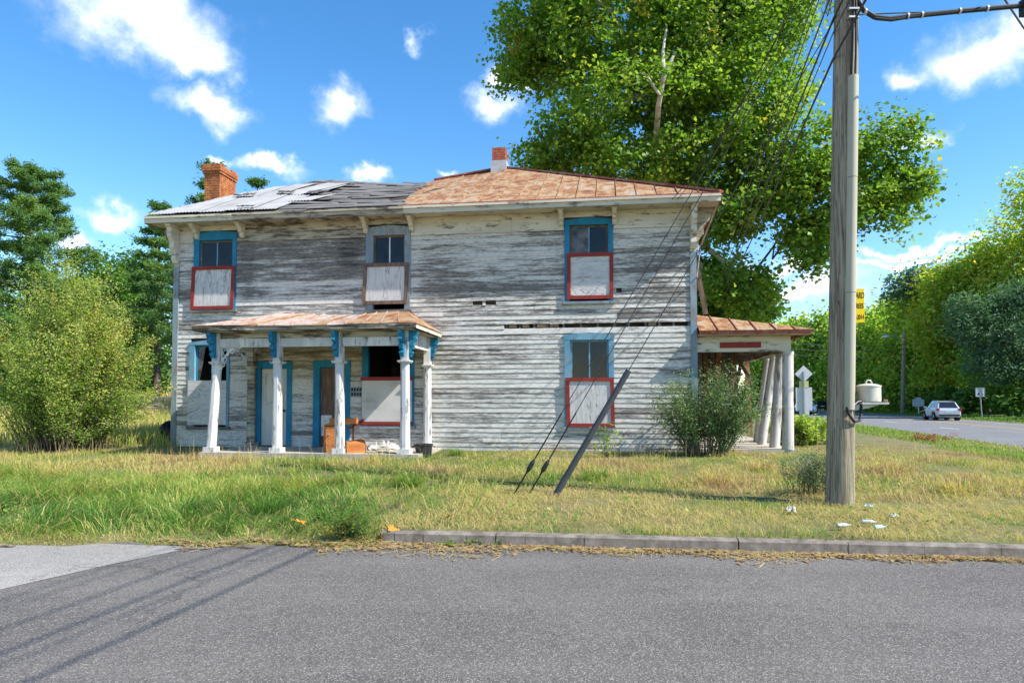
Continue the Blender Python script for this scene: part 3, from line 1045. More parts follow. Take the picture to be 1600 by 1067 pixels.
for u, sgn in ((HW, 1), (0, -1)):
    sb = MB()
    x0, x1 = (u, u + OV) if sgn > 0 else (u - OV, u)
    sb.box(x0, x1, 0.003, HD + OV, Z_SOFF + 0.001, Z_SOFF + 0.026)
    sb.build('soffit_board', M_cream_worn, house)
    x0, x1 = (u + OV + 0.003, u + OV + 0.03) if sgn > 0 else (u - OV - 0.03, u - OV - 0.003)
    MB().box(x0, x1, -OV, HD + OV, Z_SOFF - 0.03, Z_E - 0.035).build('fascia_board', M_brownwood if sgn > 0 else M_cream_worn, house)


def bracket(u, w, drop, reach, mat, v0=-0.033, z1=None, name='eave_bracket', parent=house):
    z1 = Z_SOFF - 0.003 if z1 is None else z1
    pr = [(v0, z1), (v0 - reach, z1), (v0 - reach, z1 - 0.07), (v0 - reach * 0.86, z1 - 0.1), (v0 - reach * 0.8, z1 - drop * 0.32), (v0 - reach * 0.52, z1 - drop * 0.46),
          (v0 - reach * 0.56, z1 - drop * 0.6), (v0 - reach * 0.3, z1 - drop * 0.72), (v0 - reach * 0.34, z1 - drop * 0.86), (v0 - reach * 0.16, z1 - drop), (v0, z1 - drop)]
    mb = MB().prism(pr, u - w / 2, u + w / 2, 'yz')
    mb.box(u - w / 2 - 0.02, u + w / 2 + 0.02, v0 - reach - 0.02, v0 - 0.002, z1 - 0.045, z1 - 0.002)
    return mb.build(name, mat, parent)


for px in (304, 375, 569, 641, 876.5, 960):
    u = hp(px, 345, -0.2)[0]
    bracket(u, 0.10, 0.36, 0.34, M_cream if px > 400 else M_cream, z1=Z_SOFF - 0.003)
for u in (0.045, HW - 0.045):
    bracket(u, 0.13, 1.0, 0.4, M_cream, v0=-0.046)
for sgn, u in ((1, HW + 0.031), (-1, -0.031)):         # corner brackets of the side eaves
    for v in (0.1, 2.2, 4.4, 6.6):
        pr = [(0, 0), (0.4, 0), (0.4, -0.08), (0.32, -0.3), (0.18, -0.42), (0.2, -0.6), (0.07, -0.75), (0.06, -0.98), (0, -1.0)]
        mb = MB().prism([(u + sgn * a, Z_SOFF - 0.003 + b_) for a, b_ in pr], v, v + 0.11, 'xz')
        mb.build('eave_bracket', M_cream_worn, house)


def build_window(key):
    w = WINS[key]
    u0, u1, z0, z1 = w['box']
    ol, orr, ot = w['o']
    a0, b0 = hp(ol, ot)[0], hp(orr, ot)[0]
    zt = hp((ol + orr) / 2, ot)[1]
    bl, br, bt, bb = w['b']
    zb1, zb0 = hp((bl + br) / 2, bt)[1], hp((bl + br) / 2, bb)[1]
    p0, p1 = hp(bl, bt)[0], hp(br, bt)[0]
    cas = MB()
    um = (u0 + u1) / 2
    cas.prism([(u0, z0 + 0.05), (a0, z0 + 0.05), (a0, zt), (u0, zt)], -0.05, 0.06)
    cas.prism([(b0, z0 + 0.05), (u1, z0 + 0.05), (u1, zt), (b0, zt)], -0.05, 0.06)
    cas.prism([(u0 - 0.012, zt), (u1 + 0.012, zt), (u1 + 0.012, z1 - 0.035), (um, z1 + 0.02), (u0 - 0.012, z1 - 0.035)], -0.056, 0.06)
    root = cas.build('window', w['cas'], house)
    MB().box(u0 - 0.04, u1 + 0.04, -0.085, 0.05, z0 - 0.02, z0 + 0.045).build('sill', M_greywood if key in ('UM', 'LL', 'UL') else M_bluegrey, root)
    # sash with two lights
    sm = {'UL': M_greywood, 'UM': M_brownwood, 'UR': M_brownwood, 'LL': M_blue, 'LM': M_blue, 'LR': M_blue_faded}[key]
    um = (a0 + b0) / 2
    if key != 'LM':
        t = 0.045
        sash = MB().box(a0 + 0.002, a0 + t, 0.03, 0.07, zb1 - 0.3, zt - 0.002).box(b0 - t, b0 - 0.002, 0.03, 0.07, zb1 - 0.3, zt - 0.002).box(a0 + t, b0 - t, 0.031, 0.069, zt - t, zt - 0.003)
        sash.build('sash', sm, root)
        MB().box(um - 0.016, um + 0.016, 0.032, 0.066, zb1 - 0.3, zt - t).build('glazing_bar', M_blue_faded if key != 'UM' else M_white, root)
        for k, (x0, x1) in enumerate(((a0 + t, um - 0.016), (um + 0.016, b0 - t))):
            g = w['glass']
            if key == 'UR' and k == 1:
                g = M_glass
            if key == 'LL':       # broken light: only a shard is left
                if k == 0:
                    MB().prism([(x0, zb1 - 0.3), (x0 + 0.04, zb1 - 0.1), (x0 + 0.19, zt - 0.12), (x0 + 0.2, zt - t), (x0, zt - t)], 0.048, 0.052).build('pane', M_glass_pale, root)
                continue
            tilt = 0.004 if k else -0.003
            MB().hexa([(x0, 0.046, zb1 - 0.3), (x1, 0.046 + tilt, zb1 - 0.3), (x1, 0.05 + tilt, zb1 - 0.3), (x0, 0.05, zb1 - 0.3)],
                      [(x0, 0.046 + tilt, zt - t), (x1, 0.046, zt - t), (x1, 0.05, zt - t), (x0, 0.05 + tilt, zt - t)]).build('pane', g, root)
    # plywood over the lower half, framed
    sk = w['skew'] * 0.015
    fw = 0.088 if w['fr'] else 0.0
    MB().hexa([(p0 + sk + 0.02, -0.068, zb0 + 0.01), (p1 + sk - 0.02, -0.068, zb0 + 0.01), (p1 + sk - 0.02, -0.052, zb0 + 0.01), (p0 + sk + 0.02, -0.052, zb0 + 0.01)],
              [(p0 + 0.02, -0.068, zb1 - 0.01), (p1 - 0.02, -0.068, zb1 - 0.01), (p1 - 0.02, -0.058, zb1 - 0.01), (p0 + 0.02, -0.058, zb1 - 0.01)]).build('plywood_board', w['ply'], root)
    if w['fr']:
        y0, y1 = -0.092, -0.069
        if key != 'LM':
            for x, nm in ((p0, 0), (p1 - fw, 1)):
                MB().hexa([(x + sk, y0, zb0), (x + fw + sk, y0, zb0), (x + fw + sk, y1, zb0), (x + sk, y1, zb0)],
                          [(x, y0, zb1 - fw - 0.003), (x + fw, y0, zb1 - fw - 0.003), (x + fw, y1, zb1 - fw - 0.003), (x, y1, zb1 - fw - 0.003)]).build('frame_strip', w['fr'], root)
        MB().box(p0 - 0.004, p1 + 0.004, y0 - 0.003, y1, zb1 - fw, zb1).build('frame_strip', w['fr'], root)
        MB().box(p0 + sk + (fw + 0.003 if key != 'LM' else 0), p1 + sk - (fw + 0.003 if key != 'LM' else 0), y0 - 0.002, y1, zb0, zb0 + fw).build('frame_strip', w['fr'], root)
    if key == 'LM':
        a, b_ = hp(549, 669), hp(570, 655)
        MB().bar((a[0], -0.1, a[1]), (b_[0], -0.1, b_[1]), 0.03, 0.1, (0, 1, 0)).build('frame_strip', M_red, root)
    return root


for k in WINS:
    build_window(k)

# doors
M_door_w = peel('white_door_paint', (0.6, 0.585, 0.54), (0.5, 0.49, 0.46), (0.26, 0.24, 0.22), 0.56, 0.68, (6, 6, 3))
M_dark = simple('black_iron', [(0.3, (0.01, 0.01, 0.012)), (0.7, (0.035, 0.035, 0.04))], (9, 9, 9), 1, 0.5)
for key, lm, cm_ in (('D1', M_door_w, M_blue), ('D2', M_brownwood, M_blue)):
    u0, u1, z0, z1 = DOORS[key]
    c = 0.16
    cas = MB().box(u0, u0 + c, -0.05, 0.08, 0.03, z1 - c).box(u1 - c * 0.8, u1, -0.05, 0.08, 0.03, z1 - c).box(u0 - 0.01, u1 + 0.01, -0.055, 0.08, z1 - c, z1 + 0.01)
    root = cas.build('door', cm_, house)
    d0, d1, zt = u0 + c + 0.012, u1 - c * 0.8 - 0.012, z1 - c - 0.012
    leaf = MB().box(d0, d1, 0.035, 0.075, 0.05, zt)
    leaf.build('door_leaf', lm, root)
    uw = (d1 - d0)
    for x0, x1 in ((d0 + 0.1, d0 + uw / 2 - 0.05), (d0 + uw / 2 + 0.05, d1 - 0.1)):
        for q0, q1 in ((0.2, 0.85), (1.0, zt - 0.12)):
            fr = MB()
            e = 0.022
            fr.box(x0, x0 + e, 0.022, 0.034, q0, q1).box(x1 - e, x1, 0.022, 0.034, q0, q1).box(x0 + e, x1 - e, 0.023, 0.034, q0, q0 + e).box(x0 + e, x1 - e, 0.023, 0.034, q1 - e, q1)
            fr.build('panel_moulding', lm, root)
    MB().lathe((d1 - 0.06, 0.0, 0.93), [(0.012, 0.034), (0.012, 0.0), (0.03, -0.01), (0.033, -0.03), (0.015, -0.045)], 12, 'y').build('door_knob', M_dark, root)
    MB().box(u0, u1, -0.12, 0.09, 0.012, 0.03).build('threshold', M_greywood, root)
    if key == 'D2':
        MB().box(d0 + 0.02, d0 + 0.3, 0.012, 0.021, 0.3, 0.82).build('patch_panel', M_white, root)

# ---- roof
E_Z = Z_E
_a = hp(490, 281, 4.5)
_b = hp(660, 286, 4.5)
_c = hp(786, 263, 4.5)
R_U1, R_Z1, R_US, R_ZS, R_U2, R_Z2 = _a[0], _a[1], _b[0], _b[1], _c[0], _c[1]


def ridge_z(u):
    return float(np.interp(u, [R_U1, (R_U1 + R_US) / 2, R_US, R_U2 - 0.35, R_U2], [R_Z1, R_ZS + 0.12, R_ZS, R_Z2 - 0.1, R_Z2]))


def vmax(u):
    if u < R_U1:
        return -OV + (4.5 + OV) * (u + OV) / (R_U1 + OV)
    if u > R_U2:
        return -OV + (4.5 + OV) * (HW + OV - u) / (HW + OV - R_U2)
    return 4.5


def roof_z(u, v):
    """front slope; the sag in the middle of the ridge fades out to the eave"""
    k = (v + OV) / (4.5 + OV)
    zr = R_Z1 if u < R_U1 else (R_Z2 if u > R_U2 else ridge_z(u))
    return E_Z + k * (zr - E_Z)


def rust_mat(name, c, jit=4.0, white=0.0):
    m, nt, b = newmat(name)
    v = coords(nt, (1.4, 1.0, 1.4), jitter=jit)
    f = noise(nt, v, 2.1, 8, 0.68, 0.6)
    g = noise(nt, coords(nt, (9, 0.9, 2), jitter=jit), 1.4, 7, 0.7)
    col = ramp(nt, f, [(0.35, c[0]), (0.45, c[1]), (0.53, c[2]), (0.62, c[3])])
    col = mixc(nt, mth(nt, 'MULTIPLY', smooth(nt, g, 0.48, 0.66), 0.6), col, c[4])
    nt.links.new(col, b.inputs['Base Color'])
    b.inputs['Roughness'].default_value = 0.7
    b.inputs['Metallic'].default_value = 0.0
    b.inputs['Specular IOR Level'].default_value = 0.35
    bump(nt, b, f, 0.25, 0.01)
    return m


M_rust = rust_mat('rusty_roof_metal', [(0.15, 0.06, 0.03), (0.27, 0.125, 0.055), (0.35, 0.225, 0.115), (0.34, 0.29, 0.225), (0.2, 0.075, 0.04)])
M_rust_red = rust_mat('red_rusty_metal', [(0.2, 0.04, 0.03), (0.3, 0.075, 0.05), (0.33, 0.13, 0.09), (0.36, 0.2, 0.15), (0.24, 0.05, 0.035)])
M_rust_pale = rust_mat('pale_rusty_metal', [(0.24, 0.13, 0.095), (0.36, 0.25, 0.2), (0.42, 0.35, 0.31), (0.43, 0.4, 0.38), (0.3, 0.15, 0.1)])
deck = MB()
us = [-OV, R_U1 * 0.5, R_U1, (R_U1 + R_US) / 2, R_US, R_U2 - 0.35, R_U2, (R_U2 + HW) / 2, HW + OV]
for a, b_ in zip(us[:-1], us[1:]):
    qa, qb = vmax(a), vmax(b_)
    d = 0.045
    if qa > -OV + 1e-3:
        deck.add([(a, -OV, E_Z - d), (b_, -OV, E_Z - d), (b_, qb, roof_z(b_, qb) - d), (a, qa, roof_z(a, qa) - d)],
                 [(0, 1, 2, 3) if qb > -OV + 1e-3 else (0, 1, 3)])
    else:
        deck.add([(a, -OV, E_Z - d), (b_, -OV, E_Z - d), (b_, qb, roof_z(b_, qb) - d)], [(0, 1, 2)])
deck.build('roof_deck', M_core, house)
rb = MB()        # rear and end slopes
E = [(-OV, -OV, E_Z - .05), (HW + OV, -OV, E_Z - .05), (HW + OV, HD + OV, E_Z - .05), (-OV, HD + OV, E_Z - .05), (R_U1, 4.5, R_Z1 - .05), (R_U2, 4.5, R_Z2 - .05), (R_US, 4.5, R_ZS - .05)]
rb.add(E, [(0, 4, 3), (1, 2, 5), (3, 4, 6, 5, 2)])
rb.build('rear_roof', M_rust_red, house)
# standing-seam metal on the right half, sheet by sheet
u_cut0, _z = hp(622, 320, -OV)
u_cut1, _z = hp(668, 284, 4.4)
pw = 0.47
x = HW + OV
col_i = 0
while x > u_cut0 - 0.6:
    a, b_ = x - pw, x
    rows = [(-OV, 2.0 + rh.uniform(-0.7, 0.7)), (0, 9)]
    br = rows[0][1]
    for r0, r1 in ((-OV - 0.03, br), (br + 0.004, 9.0)):
        poly = []
        # the ragged left border runs up to the right
        def cutu(v):
            return u_cut0 + (u_cut1 - u_cut0) * (v + OV) / (4.4 + OV)
        cand = []
        for uu in (a + 0.008, b_ - 0.008):
            top = min(r1, vmax(min(max(uu, -OV + .02), HW + OV - .02)))
            cand.append((uu, top))
        (ua, ta), (ub, tb) = cand
        if max(ta, tb) <= r0 + 0.02:
            continue
        la = max(ua, cutu(r0))
        lb = max(ua, cutu(ta))
        if la >= ub - 0.02 and lb >= ub - 0.02:
            continue
        P = [(min(la, ub - .01), r0), (ub, r0), (ub, max(tb, r0 + 0.004)), (min(lb, ub - .005), max(ta, r0 + 0.008))]
        lift = 0.012 + (0.006 if r1 > 8 else 0.0)
        mb = MB()
        jz = rh.uniform(-0.006, 0.006)
        top = [(p[0], p[1], roof_z(p[0], p[1]) + lift + jz) for p in P]
        bot = [(p[0], p[1], roof_z(p[0], p[1]) + lift + jz - 0.008) for p in P]
        mb.hexa(bot, top)
        mb.build('roof_sheet', M_rust, house)
    # seam
    us_ = b_
    tv = vmax(min(us_, HW + OV - 0.02))
    sv = -OV - 0.03
    # the seam starts where the metal still covers
    if us_ < cutu(4.4) and us_ > u_cut0:
        tv = min(tv, -OV + (us_ - u_cut0) / (u_cut1 - u_cut0) * (4.4 + OV))
    if tv - sv > 0.1 and us_ > u_cut0:
        MB().hexa([(us_ - 0.007, sv, roof_z(us_, sv) + 0.012), (us_ + 0.007, sv, roof_z(us_, sv) + 0.012), (us_ + 0.007, tv, roof_z(us_, tv) + 0.012), (us_ - 0.007, tv, roof_z(us_, tv) + 0.012)],
                  [(us_ - 0.005, sv, roof_z(us_, sv) + 0.04), (us_ + 0.005, sv, roof_z(us_, sv) + 0.04), (us_ + 0.005, tv, roof_z(us_, tv) + 0.04), (us_ - 0.005, tv, roof_z(us_, tv) + 0.04)]).build('standing_seam', M_rust, house)
    x -= pw
MB().bar((HW + OV + 0.02, -OV - 0.02, E_Z + 0.03), (R_U2, 4.5, R_Z2 + 0.04), 0.16, 0.05).build('hip_cap', M_rust_red, house)
MB().bar((R_U2 + 0.1, 4.5, R_Z2 + 0.03), (u_cut1 + 0.2, 4.5, ridge_z(u_cut1 + 0.2) + 0.03), 0.16, 0.05).build('ridge_cap', M_rust_red, house)
MB().box(u_cut0 + 0.1, HW + OV + 0.03, -OV - 0.055, -OV - 0.02, E_Z - 0.028, E_Z + 0.008).build('drip_edge', M_rust_red, house)

# bare roof boards in the middle
u_l0 = hp(415, 340, -OV)[0]
nb = 24
for i in range(nb):
    k0 = i / nb
    v0 = -OV + (4.5 + OV) * k0
    v1 = -OV + (4.5 + OV) * (i + 0.86) / nb
    vm = (v0 + v1) / 2
    left = max(-OV + (R_U1 + OV) * (vm + OV) / (4.5 + OV) + 0.06, u_l0 - 0.9 + rh.uniform(-0.15, 0.5))
    right = u_cut0 + (u_cut1 - u_cut0) * (vm + OV) / (4.4 + OV) + rh.uniform(0.05, 0.25)
    p = left
    while p < right - 0.1:
        q = min(right, p + rh.uniform(0.7, 3.2))
        if right - q < 0.4:
            q = right
        if not (rh.random() < 0.3 and q - p < 2.1):
            n = max(2, int((q - p) / 0.5))
            dz0, dz1, tv = rh.gauss(0.02, 0.026), rh.gauss(0.02, 0.028), rh.gauss(0, 0.045)
            vs, fs = [], []
            for j in range(n + 1):
                uu = p + 0.004 + (q - p - 0.008) * j / n
                dd = dz0 + (dz1 - dz0) * j / n
                sh = tv * j / n
                zz0, zz1 = roof_z(uu, v0) + dd, roof_z(uu, v1) + dd + 0.006
                vs += [(uu, v0 + sh, zz0 - 0.02), (uu, v1 + sh, zz1 - 0.02), (uu, v1 + sh, zz1), (uu, v0 + sh, zz0)]
            for j in range(n):
                k = j * 4
                fs += [(k, k + 1, k + 5, k + 4), (k + 1, k + 2, k + 6, k + 5), (k + 2, k + 3, k + 7, k + 6), (k + 3, k, k + 4, k + 7)]
            fs += [(3, 2, 1, 0), (n * 4, n * 4 + 1, n * 4 + 2, n * 4 + 3)]
            MB().add(vs, fs).build('roof_board', M_greywood, house)
        p = q
# corrugated sheets on the left, loose and overlapping
M_corr = simple('galvanised_sheet', [(0.3, (0.25, 0.244, 0.238)), (0.5, (0.32, 0.315, 0.308)), (0.64, (0.37, 0.364, 0.354)), (0.76, (0.28, 0.22, 0.18))], (1.5, 1.5, 1.5), 1, 0.5, 6, 0.1, jitter=8, spec=0.5)


def corrugated(u0, u1, va, vb, lift, shear=0.0, curl=0.0, tilt=0.0):
    nx = max(8, int((u1 - u0) / 0.019))
    vs, fs = [], []
    ny = 5
    for j in range(ny + 1):
        for i in range(nx + 1):
            fu = i / nx
            uu = u0 + (u1 - u0) * fu
            vlim = vmax(max(uu, -OV + 0.01)) + 0.02
            lo, hi = va, min(vb, vlim)
            if hi < lo + 0.01:
                hi = lo + 0.01
            vv = lo + (hi - lo) * j / ny
            us_ = uu + shear * (vv - va)
            zz = roof_z(max(us_, -OV), vv) + lift + 0.009 * math.sin(2 * math.pi * (uu - u0) / 0.09) + 0.034 + tilt * fu + curl * (fu ** 3) * (j / ny)
            vs.append((us_, vv, zz))
    for j in range(ny):
        for i in range(nx):
            a = j * (nx + 1) + i
            fs.append((a, a + 1, a + nx + 2, a + nx + 1))
    o_ = MB().add(vs, fs).build('corrugated_sheet', M_corr, house, smoothed=True)
    return o_


cs = [(-OV - 0.04, 0.35, -OV - 0.06, 1.6, 0.02), (0.3, 1.05, -OV - 0.05, 2.2, 0.035), (1.0, 1.72, -OV - 0.08, 2.0, 0.03), (1.66, 2.4, -OV - 0.05, 1.9, 0.045), (2.34, 3.05, -OV - 0.03, 1.5, 0.03)]
for a in cs:
    corrugated(*a)
corrugated(0.75, 1.5, 1.3, 3.0, 0.03, 0.10, 0.02)
corrugated(1.35, 2.1, 1.5, 3.3, 0.035, 0.22, 0.05, 0.01)
corrugated(2.0, 2.75, 1.5, 3.6, 0.04, 0.30, 0.02)
corrugated(2.55, 3.1, 1.7, 3.3, 0.03, 0.34, 0.06, 0.015)
corrugated(2.9, 3.5, 0.4, 1.2, 0.05, 0.5, 0.04, 0.01)

M_tar_gap = simple('dark_gap_tar_paper', [(0.3, (0.035, 0.032, 0.032)), (0.7, (0.11, 0.1, 0.095))], (6, 6, 6), 1, 0.9, 6, 0.6)
for (u_, v_, su, sv_, sd_) in ((1.15, 1.35, 0.3, 0.1, 1), (2.25, 1.55, 0.22, 0.1, 2), (3.2, 1.6, 0.3, 0.16, 3), (2.2, -0.42, 0.22, 0.06, 4), (3.75, 3.1, 0.25, 0.14, 6)):  # dark felt scraps laid on, standing in for shaded gaps between sheets
    r_ = random.Random(sd_)
    vs, fs = [], []
    for j in range(4):
        for i in range(7):
            uu, vv = u_ + su * (i / 3 - 1) + r_.gauss(0, 0.03), v_ + sv_ * (j / 1.5 - 1) + r_.gauss(0, 0.03)
            vs.append((uu, vv, roof_z(uu, vv) + 0.125 + r_.uniform(-0.01, 0.05)))
    for j in range(3):
        for i in range(6):
            k = j * 7 + i
            fs.append((k, k + 1, k + 8, k + 7))
    MB().add(vs, fs).build('dark_gap_felt', M_tar_gap, house)

# chimneys: brick courses over a core
M_brick = simple('orange_brick', [(0.25, (0.16, 0.05, 0.025)), (0.45, (0.33, 0.11, 0.045)), (0.6, (0.42, 0.17, 0.06)), (0.75, (0.46, 0.27, 0.05))], (4, 4, 4), 1.3, 0.9, 6, 0.3)
M_brick_red = simple('red_brick', [(0.25, (0.16, 0.045, 0.03)), (0.5, (0.34, 0.09, 0.055)), (0.75, (0.42, 0.15, 0.09))], (5, 5, 5), 1.3, 0.9, 6, 0.3)
M_mortar = simple('mortar', [(0.3, (0.2, 0.13, 0.09)), (0.7, (0.34, 0.25, 0.18))], (9, 9, 9), 1, 0.95)
M_lead = simple('lead_flashing', [(0.3, (0.3, 0.3, 0.32)), (0.7, (0.45, 0.45, 0.46))], (5, 5, 5), 1, 0.6)


def chimney(u0, u1, v0, v1, z0, z1, mat, corbel, ragged):
    root = MB().box(u0 + 0.012, u1 - 0.012, v0 + 0.012, v1 - 0.012, z0, z1 - 0.03).build('chimney', M_mortar, house)
    mb = MB()
    ch = 0.075
    n = int((z1 - z0) / ch)
    for c in range(n):
        z = z0 + c * ch
        k = n - c
        ex = 0.035 if (corbel and 1 <= k <= 4) else 0.0
        ex += 0.02 if (corbel and k in (2, 3)) else 0
        a0, a1, b0, b1 = u0 - ex, u1 + ex, v0 - ex, v1 + ex
        off = (c % 2) * 0.1
        x_ = a0 - off
        while x_ < a1:
            p, q = max(x_, a0), min(x_ + 0.2, a1)
            if q - p > 0.03:
                j = rh.uniform(-0.004, 0.004)
                mb.box(p + 0.005, q - 0.005, b0 + j, b0 + 0.09, z + 0.005, z + ch - 0.005)
                mb.box(p + 0.005, q - 0.005, b1 - 0.09, b1 + j, z + 0.005, z + ch - 0.005)
            x_ += 0.21
        y_ = b0 + 0.095 - (0.1 if c % 2 else 0)
        while y_ < b1 - 0.095:
            p, q = max(y_, b0 + 0.095), min(y_ + 0.2, b1 - 0.095)
            if q - p > 0.03 and not (ragged and k == 1 and rh.random() < 0.55):
                j = rh.uniform(-0.004, 0.004)
                mb.box(a1 - 0.1, a1 + j, p + 0.005, q - 0.005, z + 0.005, z + ch - 0.005)
                mb.box(a0 - j, a0 + 0.1, p + 0.005, q - 0.005, z + 0.005, z + ch - 0.005)
            y_ += 0.21
    tag(mb.build('bricks', mat, root), kind='stuff')
    return root


a, b_ = hp(319, 300, 2.6), hp(344, 254, 2.6)
cz = b_[1]
chimney(a[0], b_[0], 2.6, 3.5, E_Z + 0.2, cz, M_brick, True, True)
a, b_ = hp(768.5, 300, 4.2), hp(790, 228, 4.2)
rt = chimney(a[0], b_[0], 4.2, 4.65, R_Z2 - 0.35, b_[1], M_brick_red, False, False)
MB().box(a[0] - 0.03, b_[0] + 0.03, 4.16, 4.7, R_Z2 - 0.4, R_Z2 + 0.14).build('flashing', M_lead, rt)

# ---- front porch
PV = -1.95
M_slab = simple('porch_concrete', [(0.3, (0.30, 0.27, 0.22)), (0.7, (0.48, 0.44, 0.37))], (3, 3, 3), 1, 0.9, 8, 0.3)
pu0, pu1 = hp(322, 700, PV)[0], hp(650, 700, PV)[0]
porch = MB().box(pu0 - 0.05, pu1 + 0.1, PV - 0.2, -0.03, -0.22, 0.03).build('porch', M_slab, house)
MB().box(hp(425, 705, PV)[0], hp(500, 705, PV)[0], PV - 0.55, PV - 0.203, -0.25, -0.08).build('step', M_slab, porch)
zb_top, zb_bot = hp(480, 519, PV)[1], hp(480, 541.5, PV)[1]
z_cap = hp(480, 564, PV)[1]


def post(px_b, px_t, v, w=0.2, mat=M_white, name='post', up=True, parent=porch, ztop=None):
    ub, ut = hp(px_b, 700, v)[0], hp(px_t, 564, v)[0]
    h = w / 2
    zt = zb_top if ztop is None else ztop
    lean = (ut - ub)
    def oc(u, r, z):
        c = r * 0.42
        return [(u - r, v - c, z), (u - c, v - r, z), (u + c, v - r, z), (u + r, v - c, z), (u + r, v + c, z), (u + c, v + r, z), (u - c, v + r, z), (u - r, v + c, z)]
    mb = MB()
    vs = oc(ub, h * 1.02, 0.14) + oc(ut, h * 0.9, z_cap - 0.06)
    fs = [(i, (i + 1) % 8, 8 + (i + 1) % 8, 8 + i) for i in range(8)] + [tuple(range(7, -1, -1)), tuple(range(8, 16))]
    mb.add(vs, fs)
    for r, za, zb in ((1.2, z_cap - 0.06, z_cap - 0.035), (1.38, z_cap - 0.035, z_cap - 0.005)):
        mb.box(ut - h * r, ut + h * r, v - h * r, v + h * r, za, zb)
    if up:
        q = h * 0.82
        mb.box(ut - q, ut + q, v - q, v + q, z_cap - 0.005, zt)
    mb.box(ub - h * 1.3, ub + h * 1.3, v - h * 1.3, v + h * 1.3, 0.0, 0.14)
    return mb.build(name, mat, parent), ut


tops = []
for pb, pt in ((330, 340), (433, 434), (531, 530.5), (633, 633)):
    _o, ut = post(pb, pt, PV)
    tops.append(ut)
post(392, 393, -0.14, 0.19, M_cream_worn)
post(668, 668, -0.14, 0.19, M_white)
pe0, pe1 = tops[0] + 0.07, tops[3] - 0.07
for a, b_ in zip(tops[:-1], tops[1:]):
    MB().box(a + 0.085, b_ - 0.085, PV - 0.05, PV + 0.05, zb_bot, zb_bot + 0.19).build('porch_beam', M_white, porch)
    MB().box(a + 0.085, b_ - 0.085, PV - 0.04, PV + 0.04, zb_bot + 0.19, zb_top).build('porch_beam', M_cream_worn, porch)
for ut in (tops[0], tops[3]):
    MB().box(ut - 0.05, ut + 0.05, PV + 0.085, -0.05, zb_bot, zb_top).build('porch_beam', M_white, porch)
# scrolled blue brackets in front of the posts


def scroll(u, v, z1, drop, reach, w, mat, axis):
    pr = [(0.0, 0.0), (reach, 0.0), (reach, -0.06), (reach * 0.8, -0.12), (reach * 0.95, -drop * 0.32), (reach * 0.75, -drop * 0.42), (reach * 0.4, -drop * 0.45),
          (reach * 0.62, -drop * 0.58), (reach * 0.55, -drop * 0.7), (reach * 0.28, -drop * 0.74), (reach * 0.4, -drop * 0.88), (reach * 0.3, -drop), (0, -drop)]
    mb = MB()
    if axis == 'v':
        mb.prism([(v - a, z1 + b_) for a, b_ in pr], u - w / 2, u + w / 2, 'yz')
        for k in (0.25, 0.55, 0.85):
            mb.tube([(u - w / 2 - 0.012, v - reach * (0.7 - 0.4 * k), z1 - drop * k), (u + w / 2 + 0.012, v - reach * (0.7 - 0.4 * k), z1 - drop * k)], 0.03, 8)
    else:
        s = 1 if axis == 'u' else -1
        mb.prism([(u + s * a, z1 + b_) for a, b_ in pr], v - w / 2, v + w / 2, 'xz')
        for k in (0.25, 0.55, 0.85):
            mb.tube([(u + s * reach * (0.7 - 0.4 * k), v - w / 2 - 0.012, z1 - drop * k), (u + s * reach * (0.7 - 0.4 * k), v + w / 2 + 0.012, z1 - drop * k)], 0.03, 8)
    return mb.build('scroll_bracket', mat, porch)


for ut in tops:
    scroll(ut - 0.03, PV - 0.083, zb_top - 0.01, 0.56, 0.25, 0.085, M_blue, 'v')
scroll(tops[3] + 0.083, PV + 0.02, zb_top - 0.01, 0.56, 0.2, 0.085, M_blue, 'u')
scroll(hp(668, 540, -0.14)[0] + 0.08, -0.14, zb_top - 0.02, 0.5, 0.2, 0.085, M_blue, 'u')
scroll(tops[0] - 0.083, PV + 0.02, zb_top - 0.01, 0.56, 0.2, 0.085, M_blue, '-u')


def fret(u, v, z1, size, axis):
    """fretwork corner brace: a rim, a quarter arc and small scrolls"""
    mb = MB()
    def P(a, b_):
        if axis == 'u':
            return (u + a, v, z1 - b_)
        if axis == '-u':
            return (u - a, v, z1 - b_)
        return (u, v + a, z1 - b_)
    arc = [P(size * (1 - math.sin(t)), size * (1 - math.cos(t))) for t in np.linspace(0, math.pi / 2, 9)]
    mb.tube(arc, 0.021, 6)
    mb.tube([P(0.015, 0.015), P(size, 0.015)], 0.016, 6)
    mb.tube([P(0.015, 0.015), P(0.015, size)], 0.016, 6)
    for cx, cy, r in ((0.12, 0.12, 0.07), (0.27, 0.08, 0.055), (0.08, 0.27, 0.055), (0.4, 0.05, 0.035), (0.05, 0.4, 0.035)):
        k = size / 0.5
        mb.tube([P(k * (cx + r * math.cos(t)), k * (cy + r * math.sin(t))) for t in np.linspace(0, 6.0, 11)], 0.014, 5)
    return mb.build('fretwork_brace', M_white, porch)


fret(tops[0] + 0.085, PV, zb_bot - 0.002, 0.5, 'u')
fret(hp(392, 540, -0.14)[0] - 0.08, -0.14, zb_bot + 0.1, 0.5, '-u')
fret(tops[3], PV + 0.09, zb_bot - 0.002, 0.42, 'v')
